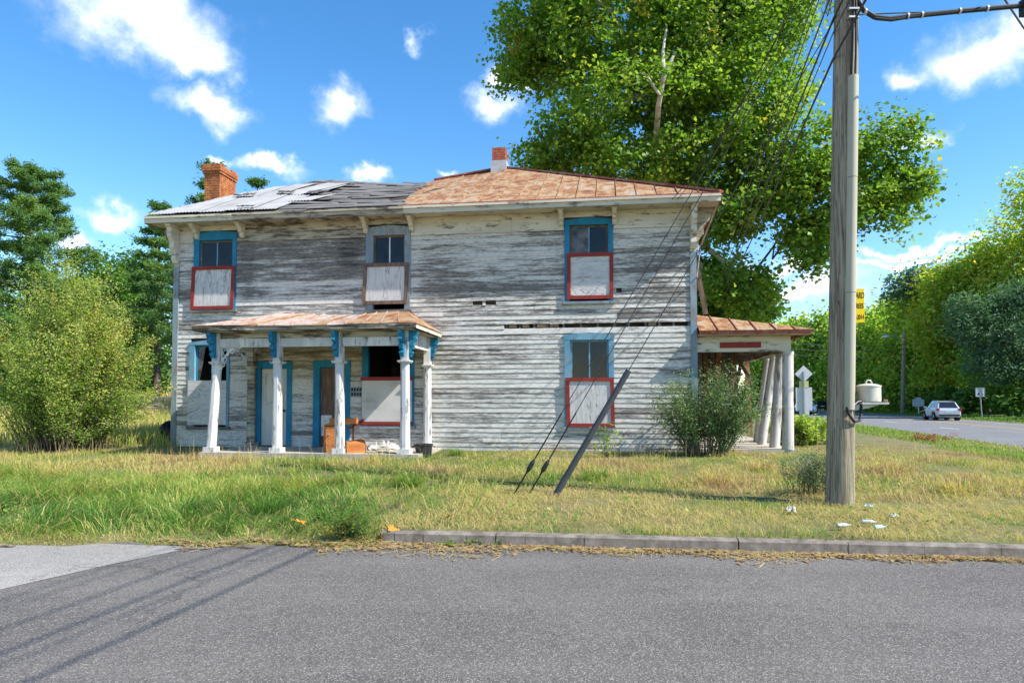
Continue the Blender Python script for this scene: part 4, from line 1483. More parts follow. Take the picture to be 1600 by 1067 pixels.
# porch ceiling, eaves and its rusty roof
pz = zb_top + 0.004
PE0, PE1, PVF = tops[0] - 0.42, tops[3] + 0.34, PV - 0.36
MB().box(PE0 + 0.1, PE1 - 0.1, PVF + 0.1, -0.04, pz, pz + 0.02).build('porch_ceiling', M_cream_worn, porch)
MB().box(PE0, PE1, PVF, PVF + 0.03, pz + 0.022, pz + 0.12).build('porch_fascia', M_cream_worn, porch)
MB().box(PE0 - 0.004, PE0 + 0.026, PVF + 0.033, -0.04, pz + 0.022, pz + 0.12).build('porch_fascia', M_cream_worn, porch)
MB().box(PE1 - 0.026, PE1 + 0.004, PVF + 0.033, -0.04, pz + 0.022, pz + 0.12).build('porch_fascia', M_cream, porch)
z_wall = hp(530, 489, 0)[1]
ra, rb_ = hp(430, 492, 0)[0], hp(640, 492, 0)[0]
zE = pz + 0.125
npn = 13
for i in range(npn):
    f0, f1 = i / npn, (i + 1) / npn
    e0, e1 = PE0 - 0.03 + (PE1 - PE0 + 0.06) * f0, PE0 - 0.03 + (PE1 - PE0 + 0.06) * f1
    g0, g1 = ra + (rb_ - ra) * f0, ra + (rb_ - ra) * f1
    sagf = lambda f: -0.045 * math.sin(math.pi * f) + 0.02 * math.sin(9 * f)
    j0, j1 = rh.uniform(-0.012, 0.012), rh.uniform(-0.012, 0.02)
    fo = rh.uniform(-0.03, 0.05)
    top = [(e0 + 0.003, PVF - 0.04 - fo, zE + 0.01 + j0 * 0.4 + sagf(f0) * 0.3), (e1 - 0.003, PVF - 0.04 - fo + rh.uniform(-0.02, 0.02), zE + 0.01 + j1 * 0.4 + sagf(f1) * 0.3), (g1 - 0.003, -0.05, z_wall + j1 + sagf(f1)), (g0 + 0.003, -0.05, z_wall + j0 + sagf(f0))]
    bot = [(p[0], p[1], p[2] - 0.014) for p in top]
    MB().hexa(bot, top).build('roof_sheet', M_rust_pale if rh.random() < 0.7 else M_rust, porch)
    if i:
        MB().bar(Vector(top[0]) + Vector((-0.003, 0, 0.01)), Vector(top[3]) + Vector((-0.003, 0, 0.01)), 0.012, 0.03).build('standing_seam', M_rust_pale, porch)
for (e, g) in ((PE0 - 0.03, ra), (PE1 + 0.03, rb_)):
    s_ = -1 if e < g else 1
    top = [(e, PVF - 0.04, zE + 0.006), (e, -0.05, zE + 0.006), (g, -0.05, z_wall - 0.01)]
    bot = [(p[0], p[1], p[2] - 0.014) for p in top]
    MB().add(bot + top, [(0, 1, 2), (3, 5, 4), (0, 3, 4, 1), (1, 4, 5, 2), (2, 5, 3, 0)]).build('roof_sheet', M_rust, porch)
a, b_ = hp(365, 516, PVF - 0.06), hp(408, 500, PVF + 0.9)
MB().bar((a[0], PVF - 0.07, a[1] + 0.02), (b_[0], PVF + 0.9, b_[1] + 0.03), 0.1, 0.025).build('loose_strip', M_rust_pale, porch)
for px0, px1, y in ((445, 462, 493), (618, 648, 495)):
    a, b_ = hp(px0, y), hp(px1, y)
    MB().box(a[0], b_[0], -0.075, -0.03, a[1] - 0.05, a[1] + 0.06).build('red_flashing', M_red, porch)

# ---- side porch on the right
u_s0, u_s1 = HW + 0.04, hp(1237, 560, 0.0)[0]
zs_b, zs_t = hp(1160, 549, 0)[1], hp(1160, 526, 0)[1]
sp = MB().box(u_s0, u_s1 + 0.1, 0.02, 7.5, -0.2, 0.06).build('side_porch', M_slab, house)
SD = 7.5
MB().box(u_s0, u_s1, 0.06, 0.2, zs_b, zs_t + 0.02).build('side_beam', M_cream, sp)
MB().box(u_s1 - 0.14, u_s1, 0.203, SD, zs_b + 0.002, zs_t + 0.02).build('side_beam', M_cream_worn, sp)
MB().box(u_s0, u_s1 + 0.05, 0.0, SD, zs_t + 0.022, zs_t + 0.045).build('porch_ceiling', M_brownwood, sp)
a, b_ = hp(1125, 535, 0.05), hp(1189, 543, 0.05)
MB().box(a[0], b_[0], 0.03, 0.058, b_[1], a[1]).build('red_board', M_red, sp)
us_e = hp(1272, 520, -0.3)[0]
zse = zs_t + 0.12
MB().box(u_s0, us_e - 0.02, -0.3, -0.27, zs_t + 0.03, zse).build('porch_fascia', M_rust_red, sp)
MB().box(u_s0, us_e - 0.03, -0.268, 0.0, zs_t + 0.024, zs_t + 0.044).build('soffit_board', M_cream, sp)
MB().box(us_e - 0.05, us_e - 0.02, -0.268, SD, zs_t + 0.03, zse).build('porch_fascia', M_rust_red, sp)
zsw = hp(1096, 491, 1.2)[1]
n = 6
vt = 1.25           # hip meets the wall here
for i in range(n):
    f0, f1 = i / n, (i + 1) / n
    e0, e1 = u_s0 + (us_e - u_s0) * f0, u_s0 + (us_e - u_s0) * f1
    t0, t1 = max(0.0, 1 - f0), max(0.0, 1 - f1)
    def rp(u, k):
        return (u, -0.34 + (vt + 0.34) * k, zse + 0.008 + (zsw - zse) * k)
    top = [rp(e0 + 0.004, 0), rp(e1 - 0.004, 0), rp(e1 - 0.004, t1), rp(e0 + 0.004, t0)]
    bot = [(p[0], p[1], p[2] - 0.012) for p in top]
    if t1 > 0:
        MB().hexa(bot, top).build('roof_sheet', M_rust, sp)
        MB().bar((e1, -0.35, zse + 0.02), (e1, -0.34 + (vt + 0.34) * t1, zse + 0.02 + (zsw - zse) * t1), 0.02, 0.03).build('standing_seam', M_rust_red, sp)
    else:
        MB().add(bot[:2] + [bot[3]] + top[:2] + [top[3]], [(0, 2, 1), (3, 4, 5), (0, 1, 4, 3), (1, 2, 5, 4), (2, 0, 3, 5)]).build('roof_sheet', M_rust, sp)
top = [(us_e, -0.34, zse), (us_e, SD, zse), (u_s0, SD, zsw), (u_s0, vt, zsw)]
MB().hexa([(p[0], p[1], p[2] - 0.014) for p in top], top).build('roof_sheet', M_rust_red, sp)
M_col = peel('column_paint', (0.58, 0.55, 0.52), (0.45, 0.42, 0.4), (0.24, 0.215, 0.2), 0.5, 0.66, (7, 7, 1.5))
for pb, pt, yb, yt, v, r in ((1231, 1231, 701, 549, 0.13, 0.128), (1210, 1219, 694, 551, 0.85, 0.115), (1190, 1209, 688, 553, 1.9, 0.108), (1183, 1199, 684, 556, 2.9, 0.1)):
    ub, zb = hp(pb, yb, v)
    ut, zt_ = hp(pt, yt, v)
    zb, zt_ = 0.06, zs_b - 0.003
    mb = MB().tube([(ub, v, zb), (ub + (ut - ub) * 0.5, v, (zb + zt_) / 2), (ut, v, zt_ - 0.08), (ut, v, zt_ - 0.08), (ut, v, zt_)], [r * 1.05, r, r * 0.95, r * 1.0, r * 1.0], 18)
    mb.build('column', M_col, sp, smoothed=True)
# ruined boarding at the back of the side porch
MB().box(u_s0, u_s0 + (u_s1 - u_s0) * 0.66, 5.3, 5.36, 0.06, zs_t).build('back_partition', M_brownwood, sp)
MB().box(u_s0 + (u_s1 - u_s0) * 0.4, u_s0 + (u_s1 - u_s0) * 0.86, 5.4, 5.45, 1.1, zs_t).build('back_partition', M_greywood, sp)
for i in range(11):
    u = u_s0 + 0.1 + i * 0.2
    if i in (7, 9):
        continue
    lean = rh.uniform(-0.12, 0.12)
    zb = 0.1 if rh.random() < 0.55 else rh.uniform(0.8, 1.5)
    MB().bar((u + lean, 5.2, zb), (u, 5.2, zs_t), 0.16 + rh.uniform(-0.03, 0.02), 0.025, (0, 1, 0)).build('broken_plank', [M_brownwood, M_greywood, M_rust, M_greywood][i % 4], sp)
for pts in (((1128, 566), (1150, 625)), ((1160, 555), (1143, 640)), ((1112, 560), (1124, 640)), ((1150, 556), (1176, 600))):
    a, b_ = hp(*pts[0], 2.6), hp(*pts[1], 2.4)
    MB().bar((a[0], 2.6, a[1]), (b_[0], 2.4, b_[1]), 0.09, 0.04, (0, 1, 0)).build('broken_plank', M_brownwood, sp)
# loose trim hanging at the right corner of the house
a, b_ = hp(1093, 425, 0.6), hp(1102, 492, 0.6)
MB().bar((HW + 0.12, 0.5, a[1]), (HW + 0.3, 0.5, b_[1]), 0.12, 0.03, (0, 1, 0)).build('hanging_board', M_brownwood, house)
MB().tube([(HW + OV + 0.01, -OV - 0.03, Z_E - 0.06), (HW + 0.16, 0.25, Z_SOFF - 0.9), (HW + 0.08, 0.35, Z_SOFF - 1.6)], 0.022, 6).build('drain_pipe', M_rust_pale, house)

# ------------------------------------------------------------------ utility pole, wires, guys
M_pole = None


def pole_mat():
    m, nt, b = newmat('weathered_pole_wood')
    f = noise(nt, coords(nt, (16, 16, 0.9)), 1.0, 8, 0.7)
    g = noise(nt, coords(nt, (3, 3, 0.5)), 1.0, 4, 0.6)
    col = ramp(nt, f, [(0.28, (0.08, 0.065, 0.045)), (0.42, (0.24, 0.2, 0.145)), (0.62, (0.36, 0.31, 0.23)), (0.85, (0.46, 0.4, 0.31))])
    col = mixc(nt, mth(nt, 'MULTIPLY', smooth(nt, g, 0.5, 0.7), 0.5), col, (0.17, 0.17, 0.10))
    vo = nd(nt, 'ShaderNodeTexVoronoi', {'Scale': 1.0})
    nt.links.new(coords(nt, (5, 5, 1.3)), vo.inputs['Vector'])
    hole = mth(nt, 'SUBTRACT', 1.0, smooth(nt, vo.outputs['Distance'], 0.03, 0.08))
    col = mixc(nt, hole, col, (0.03, 0.022, 0.018))
    ck = noise(nt, coords(nt, (26, 26, 0.35)), 1.0, 4, 0.55)
    crack = mth(nt, 'SUBTRACT', 1.0, smooth(nt, mth(nt, 'ABSOLUTE', mth(nt, 'SUBTRACT', ck, 0.5)), 0.006, 0.03))
    col = mixc(nt, mth(nt, 'MULTIPLY', crack, 0.5), col, (0.025, 0.02, 0.016))
    nt.links.new(col, b.inputs['Base Color'])
    b.inputs['Roughness'].default_value = 0.9
    b.inputs['Specular IOR Level'].default_value = 0.2
    bump(nt, b, mth(nt, 'SUBTRACT', f, mth(nt, 'MULTIPLY', crack, 0.5)), 0.8, 0.012)
    return m


M_pole = pole_mat()
M_plastic = simple('beige_plastic', [(0.3, (0.36, 0.335, 0.255)), (0.7, (0.42, 0.395, 0.305))], (2, 2, 1), 1, 0.5, 4, 0.0)
M_black = simple('black_rubber', [(0.3, (0.012, 0.012, 0.014)), (0.7, (0.03, 0.03, 0.034))], (8, 8, 8), 1, 0.55, bmp=0)
M_wire = simple('wire_sheath', [(0.3, (0.02, 0.02, 0.024)), (0.7, (0.05, 0.05, 0.055))], (3, 3, 3), 1, 0.5, bmp=0)
M_steel = simple('galvanised_steel', [(0.3, (0.30, 0.31, 0.32)), (0.7, (0.45, 0.46, 0.47))], (6, 6, 6), 1, 0.45, bmp=0, metallic=0.4)
M_signback = simple('sign_aluminium', [(0.3, (0.52, 0.53, 0.55)), (0.7, (0.6, 0.61, 0.63))], (2, 2, 2), 1, 0.5, bmp=0)
PB = at(1312, 788, 9.5)
PT = at(1323, -30, 9.5)
PX, PYD = PB.x, 9.5
pz0 = float(zfun(PX, PYD))
ax = (PT - PB) / (PT.z - PB.z)


def pole_at(z):
    return Vector((PB.x + ax.x * (z - PB.z), 9.5, z))


pole = empty('utility_pole', (PX, 9.5, pz0))
tag(pole, 'tall weathered wooden utility pole standing on the verge behind the kerb', 'utility pole')


def loc(v):
    return Vector(v) - Vector((PX, 9.5, pz0))


zz = [pz0 - 0.4, pz0 + 0.05, pz0 + 1.2, 3, 5, 7.5, 10.8]
MB().tube([loc(pole_at(z)) for z in zz], [0.198, 0.186, 0.178, 0.172, 0.166, 0.158, 0.145], 28).build('shaft', M_pole, pole, smoothed=True)
gz0, gz1 = at(1320, 640, 9.33).z, at(1320, 119, 9.33).z


def guard_ring(z, r=0.074):
    c = pole_at(z) + Vector((0.03, -0.16, 0))
    return [c + Vector((r * math.cos(t), -r * 1.0 * math.sin(t) + 0.0, 0)) for t in np.linspace(-0.35, math.pi + 0.35, 11)]


for a, b_ in ((gz0, gz0 + 1.6), (gz0 + 1.606, gz0 + 3.2), (gz0 + 3.206, gz1)):
    ra_, rb2 = [loc(p) for p in guard_ring(a)], [loc(p) for p in guard_ring(b_, 0.072)]
    n = len(ra_)
    MB().add(ra_ + rb2, [(i, i + 1, n + i + 1, n + i) for i in range(n - 1)] + [tuple(range(2 * n - 1, n - 1, -1))]).build('cable_guard', M_plastic, pole, smoothed=True)
for k, dx in enumerate((-0.02, 0.02)):
    MB().tube([loc(pole_at(z) + Vector((0.02 + dx + 0.012 * math.sin(z * 2 + k), -0.185, 0))) for z in (gz1 - 0.1, gz1 + 0.4, gz1 + 0.9, gz1 + 1.5, gz1 + 2.5)], 0.016, 8).build('riser_cable', [M_black, M_wire][k], pole, smoothed=True)
for y in (20, 33):
    z = at(1320, y, 9.4).z
    MB().box(-0.06, 0.08, -0.212, -0.155, z - pz0 - 0.012, z - pz0 + 0.012).build('cable_clip', M_steel, pole).location.x = ax.x * (z - pz0)
z = at(1331, 600, 9.4).z
MB().box(0.125, 0.155, -0.135, -0.105, z - pz0 - 0.14, z - pz0 + 0.1).build('pole_tag', M_signback, pole)
# loop of cable at the foot of the guard
pts = [at(1323, 636, 9.3), at(1327, 648, 9.28), at(1335, 659, 9.3), at(1343, 657, 9.34), at(1346, 645, 9.38), at(1345, 630, 9.42)]
MB().tube([loc(p) for p in pts], 0.02, 8).build('cable_loop', M_black, pole, smoothed=True)
pts = [at(1329, 641, 9.3), at(1333, 634, 9.28), at(1341, 627, 9.32), at(1352, 626, 9.36)]
MB().tube([loc(p) for p in pts], 0.007, 6).build('ground_wire', M_steel, pole)

# splice canister on its bracket
cc = at(1358, 628, 9.45)
can = empty('splice_canister', cc)
tag(can, 'cream metal cable canister with lid ring on a bracket beside the pole', 'canister')
M_can = simple('cream_enamel', [(0.3, (0.46, 0.44, 0.37)), (0.6, (0.55, 0.53, 0.46)), (0.75, (0.34, 0.28, 0.2))], (3, 3, 3), 1, 0.25, 5, 0.05)
MB().lathe((0, 0, 0), [(0.155, 0.0), (0.168, 0.012), (0.168, 0.225), (0.175, 0.232), (0.175, 0.25), (0.11, 0.275), (0.03, 0.285)], 28).build('drum', M_can, can, smoothed=True)
MB().tube([(0.045 * math.cos(t), 0, 0.29 + 0.045 * math.sin(t)) for t in np.linspace(-0.3, math.pi + 0.3, 10)], 0.011, 6).build('lid_ring', M_can, can)
MB().box(-0.19, 0.22, -0.16, 0.16, -0.035, -0.004).build('shelf', M_steel, can)
MB().hexa([(-0.3, -0.05, -0.14), (-0.02, -0.05, -0.09), (-0.02, 0.05, -0.09), (-0.3, 0.05, -0.14)], [(-0.3, -0.05, -0.036), (0.14, -0.05, -0.036), (0.14, 0.05, -0.036), (-0.3, 0.05, -0.036)]).build('bracket_arm', M_steel, can)
for x_ in (0.17, 0.2, -0.16):
    MB().lathe((x_, -0.12, -0.004), [(0.018, 0), (0.018, 0.03), (0.01, 0.045)], 8).build('bolt', M_rust, can)

can.scale = (0.9, 0.9, 0.9)
# yellow hand-lettered sign behind the pole
sc_ = at(1330, 504, 9.72)
ys = empty('yard_sign', sc_, math.radians(-6))
tag(ys, 'yellow hand lettered sign fixed behind the utility pole', 'sign')
M_yellow = simple('sign_yellow', [(0.3, (0.72, 0.52, 0.0)), (0.7, (0.82, 0.62, 0.01))], (3, 3, 3), 1, 0.6, bmp=0)
M_ink = simple('marker_ink', [(0.3, (0.03, 0.012, 0.005)), (0.7, (0.07, 0.03, 0.01))], (3, 3, 3), 1, 0.8, bmp=0)
MB().box(-0.06, 0.185, 0, 0.012, 0.0, 0.485).build('plate', M_yellow, ys)


def text(body, size, loc_, parent, mat, name='lettering', shear=0.0, sx=1.0, rot=(math.pi / 2, 0, 0), bold=0.0):
    cu = bpy.data.curves.new(name, 'FONT')
    cu.body = body
    cu.size = size
    cu.align_x = 'CENTER'
    cu.align_y = 'CENTER'
    cu.shear = shear
    cu.offset = bold
    cu.extrude = 0.0006
    cu.materials.append(mat)
    tmp = bpy.data.objects.new(name, cu)
    me = bpy.data.meshes.new_from_object(tmp)
    bpy.data.objects.remove(tmp)
    o_ = bpy.data.objects.new(name, me)
    COL.objects.link(o_)
    o_.parent = parent
    o_.location = loc_
    o_.rotation_euler = rot
    o_.scale = (sx, 1, 1)
    return o_


text('YARD', 0.12, (0.108, -0.002, 0.385), ys, M_ink, shear=0.1, bold=0.001, sx=0.5)
text('TREES', 0.1, (0.108, -0.002, 0.235), ys, M_ink, shear=-0.05, bold=0.001, sx=0.5)
text('3-2014', 0.095, (0.108, -0.002, 0.075), ys, M_ink, shear=0.1, bold=0.001, sx=0.5)

WD = Vector((math.sin(math.radians(12.5)), math.cos(math.radians(12.5)), 0))
far_top = {}


def wire(name, label, a, b_, r, sag, n=14, group=None, mat=None, cat='wire'):
    a, b_ = Vector(a), Vector(b_)
    pts = []
    for i in range(n + 1):
        t = i / n
        p = a.lerp(b_, t)
        p.z -= sag * 4 * t * (1 - t)
        pts.append(p)
    o_ = MB().tube(pts, r, 6).build(name, mat or M_wire, None, smoothed=True)
    return tag(o_, label, cat, group)


wl = [(-95, 0.009, 'topmost'), (-70, 0.008, 'second'), (-20, 0.013, 'third'), (28, 0.016, 'fourth'), (50, 0.008, 'fifth'), (92, 0.017, 'lowest')]
p2 = pole_at(7) + WD * 42
p3 = pole_at(7) - WD * 40
for y, r, nm in wl:
    a = pole_at(at(1303, y, 9.5).z) + Vector((-0.17, 0.02, 0))
    b_ = Vector((p2.x - 0.17, p2.y, a.z - 0.3))
    wire('utility_wire', f'{nm} of the dark cables running from the pole back along the highway', a, b_, r, 0.55, group='cables running away from the pole')
    c = Vector((p3.x - 0.17, p3.y, a.z + 0.1))
    wire('utility_wire', f'{nm} of the cables running from the pole over the side road', a, c, r, 0.5, group='cables over the side road')
fp = empty('utility_pole', (p2.x, p2.y, 0.1))
tag(fp, 'distant wooden utility pole behind the sycamore carrying the cables', 'utility pole')
MB().tube([(0, 0, -0.3), (0, 0, 9.5)], [0.17, 0.13], 12).build('shaft', M_pole, fp, smoothed=True)
# tangle of drop wires by the pole
for k, (y0, y1, x1, y2) in enumerate(((-20, 25, 1283, 10), (-30, 26, 1290, -10), (-10, 22, 1296, 18))):
    MB().tube([at(1303, y0, 9.45), at(x1, y1 - 14, 9.4), at(x1 + 3, y1, 9.4), at(1303, y2, 9.42)], 0.007, 5).build('drip_loop', M_wire, pole).matrix_parent_inverse = Matrix.Translation((-PX, -9.5, -pz0))


def hw(u, v, z):
    """house coordinates -> world"""
    return Vector((HX + u * HC + v * HSN, HY - u * HSN + v * HC, HZ + z))


e_u, e_z = hp(1050, 313, -OV)
for k, y in enumerate((-120, -135)):
    a = pole_at(at(1303, y, 9.5).z) + Vector((-0.16, 0.05, 0))
    wire('service_wire', ['upper', 'lower'][1 - k] + ' thin service wire from the pole to the right eave', a, hw(e_u + 0.12 * k, -OV - 0.05, e_z), 0.008, 0.35)
# guy wires
ga = [at(800, 765, 10.5), at(823, 768, 10.4), at(864, 771, 10.3)]
gtop = [pole_at(at(1303, -112, 9.5).z), pole_at(at(1303, -92, 9.5).z), pole_at(at(1306, 0, 9.5).z)]
for k in range(3):
    g = ga[k]
    g.z = float(zfun(g.x, g.y)) - 0.05
    nm = ('leftmost thin guy wire ending in a ground anchor', 'middle thin guy wire ending in a ground anchor', 'right guy wire running into the dark guard tube')[k]
    d = (gtop[k] - g).normalized()
    gw = empty('guy_wire', g)
    tag(gw, nm, 'guy wire')
    L = (gtop[k] - g).length
    MB().tube([d * 0.3, d * (L - 0.1)], 0.007, 6).build('strand', M_wire, gw)
    MB().tube([d * -0.1, d * 0.55], 0.014, 6).build('anchor_rod', M_black, gw)
    if k < 2:
        MB().tube([d * 0.45, d * 0.5, d * 0.62, d * 0.68], [0.012, 0.035, 0.035, 0.012], 8).build('clamp', M_black, gw)
        MB().tube([d * 0.7, d * 1.5], 0.012, 6).build('preformed_grip', M_black, gw)
    else:
        top = at(976, 575, 9.95)
        Lg = (top - g).length
        MB().tube([d * 0.05, d * Lg], [0.05, 0.046], 10).build('guy_guard', simple('guard_plastic', [(0.3, (0.045, 0.05, 0.058)), (0.7, (0.075, 0.08, 0.09))], (4, 4, 4), 1, 0.55, bmp=0), gw, smoothed=True)
# heavy cable bundle leaving to the right
pts = [pole_at(at(1320, -40, 9.4).z) + Vector((0.12, -0.1, 0)), at(1341, 2, 9.35), at(1350, 17, 9.32), at(1366, 27, 9.3), at(1390, 30, 9.3), at(1420, 26, 9.3), at(1500, 18, 9.3), at(1600, 9, 9.3), at(1760, -4, 9.3), at(2100, -20, 9.3)]
cb_ = tag(empty('cable_bundle', pts[0]), 'heavy black cable bundle with ties leaving the pole to the right', 'cable')
MB().tube([p - pts[0] for p in pts], 0.034, 8).build('main_cable', M_black, cb_, smoothed=True)
MB().tube([p - pts[0] + Vector((0.02, -0.01, -0.055 + 0.05 * min(1, i / 6))) for i, p in enumerate(pts[:8])], 0.022, 8).build('second_cable', M_black, cb_, smoothed=True)
MB().tube([at(1338, 24, 9.4) - pts[0], at(1400, 21, 9.32) - pts[0], at(1460, 19, 9.3) - pts[0]], 0.008, 6).build('messenger_wire', M_wire, cb_)
for x_, y in ((1352, 19), (1418, 26), (1440, 24), (1499, 18), (1542, 14)):
    p = at(x_, y, 9.3) - pts[0]
    MB().tube([p + Vector((-0.012, 0, 0)), p + Vector((0.012, 0, 0))], 0.045, 10).build('cable_tie', M_signback, cb_)
MB().box(0, 0.2, -0.08, 0.08, -0.12, 0.1).build('junction_box', M_black, cb_).location = at(1598, 10, 9.3) - pts[0]
wire('span_wire', 'thin dark wire crossing the upper right corner of the sky', at(1520, -75, 8.4), at(1700, 195, 14.0), 0.014, 0.0)

# far pole with street lamp across the highway and its wires
fx, fy = at(1410, 640, 79).x, 79.0
fz = float(zfun(fx, fy))
lp = empty('street_lamp_pole', (fx, fy, fz))
tag(lp, 'distant wooden pole with a street lamp before the highway trees', 'utility pole')
ht = at(1416, 517, 79).z - fz
MB().tube([(0, 0, -0.3), (0.4, 0, ht)], [0.24, 0.18], 10).build('shaft', M_pole, lp, smoothed=True)
lx = at(1387, 526, 79).x - fx
lz = at(1387, 526, 79).z - fz
MB().tube([(0.3, 0, ht - 1.3), (lx * 0.5, 0, lz + 0.15), (lx, 0, lz)], 0.05, 6).build('lamp_arm', M_steel, lp)
MB().lathe((lx - 0.2, 0, lz - 0.12), [(0.1, 0), (0.4, 0.03), (0.42, 0.14), (0.3, 0.25), (0.08, 0.3)], 12).build('lamp_head', M_signback, lp, smoothed=True)
for k, y in enumerate((537, 545, 553)):
    b_ = at(1414, y, 79)
    wire('utility_wire', ['highest', 'middle', 'lowest'][k] + ' wire reaching the distant lamp pole from the left', (p2.x + 0.15, p2.y, 6.9 - k * 0.5), b_, 0.03, 0.7)
for k, (y0, y1) in enumerate(((435, 440), (472, 476), (497, 502))):
    wire('power_line', ['upper', 'middle', 'lower'][k] + ' thin line crossing before the conifers on the left', at(-150, y0 - 4, 34), at(420, y1 + 2, 40), 0.018, 0.25)

# ------------------------------------------------------------------ road signs
def pt_road(m, D):
    """world point m metres right of the highway's near edge, at depth D"""
    l = (D - RY + m * RS) / RC
    return mxy(m, l)


M_shield = simple('sign_white', [(0.3, (0.66, 0.66, 0.66)), (0.7, (0.72, 0.72, 0.72))], (2, 2, 2), 1, 0.5, bmp=0)
M_greensign = simple('sign_green', [(0.3, (0.0, 0.17, 0.10)), (0.7, (0.0, 0.2, 0.12))], (2, 2, 2), 1, 0.5, bmp=0)
M_limeback = simple('lime_plate', [(0.3, (0.5, 0.5, 0.2)), (0.7, (0.56, 0.56, 0.26))], (2, 2, 2), 1, 0.5, bmp=0)
M_signblack = simple('sign_black', [(0.3, (0.012, 0.012, 0.012)), (0.7, (0.02, 0.02, 0.02))], (2, 2, 2), 1, 0.6, bmp=0)
D = 58.0
c = at(1257, 640, D)
gz = float(zfun(c.x, D))
sg = tag(empty('warning_sign', (c.x, D, gz), math.radians(-10)), 'back of a diamond road sign with square plates near the side porch', 'road sign')
zt = at(1256, 571, D).z - gz
MB().box(-0.05, 0.05, -0.05, 0.05, -0.3, zt - 0.5).build('post', M_steel, sg)
zc = at(1256, 584, D).z - gz
MB().prism([(-0.72, zc), (0, zc - 0.72), (0.72, zc), (0, zc + 0.72)], 0.06, 0.075).build('diamond_plate', M_signback, sg)
za, zb = at(1256, 606, D).z - gz, at(1256, 597, D).z - gz
MB().box(-0.38, 0.38, 0.06, 0.075, za + 0.02, zb + 0.1).build('small_plate', M_limeback, sg)
za2 = at(1256, 641, D).z - gz
MB().box(-0.66, 0.66, 0.078, 0.093, za2, za + 0.05).build('large_plate', M_signback, sg)
MB().box(-0.4, 0.4, 0.06, 0.075, za2 - 0.42, za2 - 0.01).build('lower_plate', M_signback, sg)

x_, y_ = pt_road(13, 125)
gz = float(zfun(x_, y_))
gg = tag(empty('guide_sign', (x_, y_, gz), math.radians(-12)), 'green highway guide sign with white shield far down the road', 'road sign')
z0, z1 = at(1290, 634, 125).z - gz, at(1290, 624, 125).z - gz
for dx in (-1.3, 1.6):
    MB().box(dx - 0.08, dx + 0.08, 0.03, 0.15, -0.3, z1).build('post', M_limeback, gg)
MB().box(-1.7, 2.2, 0, 0.03, z0, z1).build('plate', M_greensign, gg)
for k in range(3):
    MB().box(-1.3, 1.5 - 0.4 * k, -0.012, -0.002, z1 - 0.3 - 0.36 * k, z1 - 0.2 - 0.36 * k).build('legend_line', M_shield, gg)
MB().prism([(0.1, z1 + 0.05), (0.9, z1 + 0.05), (0.9, z1 + 0.8), (0.5, z1 + 0.86), (0.1, z1 + 0.8)], 0, 0.03).build('route_shield', M_shield, gg)
MB().lathe((0.5, -0.012, z1 + 0.42), [(0.2, 0.0), (0.2, 0.008)], 10, 'y').build('shield_mark', M_signblack, gg)

x_, y_ = pt_road(12.4, 57)
gz = float(zfun(x_, y_))
sl = tag(empty('speed_limit_sign', (x_, y_, gz), math.radians(-18)), 'white speed limit sign reading 45 beyond the highway', 'road sign')
z0, z1 = at(1531, 620, 57).z - gz, at(1531, 605.5, 57).z - gz
MB().tube([(0.12, 0.05, -0.3), (0.0, 0.05, z1 - 0.1)], 0.045, 8).build('post', M_steel, sl)
MB().box(-0.34, 0.34, 0.0, 0.012, z0, z1).build('plate', M_shield, sl)
hgt = z1 - z0
for b0, b1 in (((-0.325, 0.325), (z0 + 0.015, z0 + 0.03)), ((-0.325, 0.325), (z1 - 0.03, z1 - 0.015)), ((-0.325, -0.31), (z0 + 0.03, z1 - 0.03)), ((0.31, 0.325), (z0 + 0.03, z1 - 0.03))):
    MB().box(b0[0], b0[1], -0.004, -0.001, b1[0], b1[1]).build('border', M_signblack, sl)
text('SPEED', 0.16, (0, -0.004, z1 - 0.13), sl, M_signblack, bold=0.002)
text('LIMIT', 0.16, (0, -0.004, z1 - 0.28), sl, M_signblack, bold=0.002)
text('45', 0.44, (0, -0.004, z0 + 0.23), sl, M_signblack, bold=0.008)

x_, y_ = pt_road(12.6, 73)
gz = float(zfun(x_, y_))
hm = tag(empty('marker_sign', (x_, y_, gz), math.radians(-15)), 'silver roadside marker plaque on a post behind the silver car', 'road sign')
z0, z1 = at(1432, 635, 73).z - gz, at(1432, 623, 73).z - gz
MB().tube([(0, 0, -0.3), (0, 0, z0)], 0.06, 8).build('post', M_shield, hm)
MB().prism([(-0.55, z0), (0.55, z0), (0.55, z1 - 0.08), (0.3, z1 - 0.02), (0.16, z1 + 0.16), (-0.16, z1 + 0.16), (-0.3, z1 - 0.02), (-0.55, z1 - 0.08)], -0.04, 0.04).build('plaque', M_signback, hm)

# ------------------------------------------------------------------ cars
def paint(name, c, met=0.3):
    m, nt, b = newmat(name)
    f = noise(nt, coords(nt, (2, 2, 2)), 1, 3)
    nt.links.new(mixc(nt, mth(nt, 'MULTIPLY', f, 0.2), c, tuple(x * 0.7 for x in c)), b.inputs['Base Color'])
    b.inputs['Metallic'].default_value = met
    b.inputs['Roughness'].default_value = 0.3
    b.inputs['Coat Weight'].default_value = 0.5
    return m


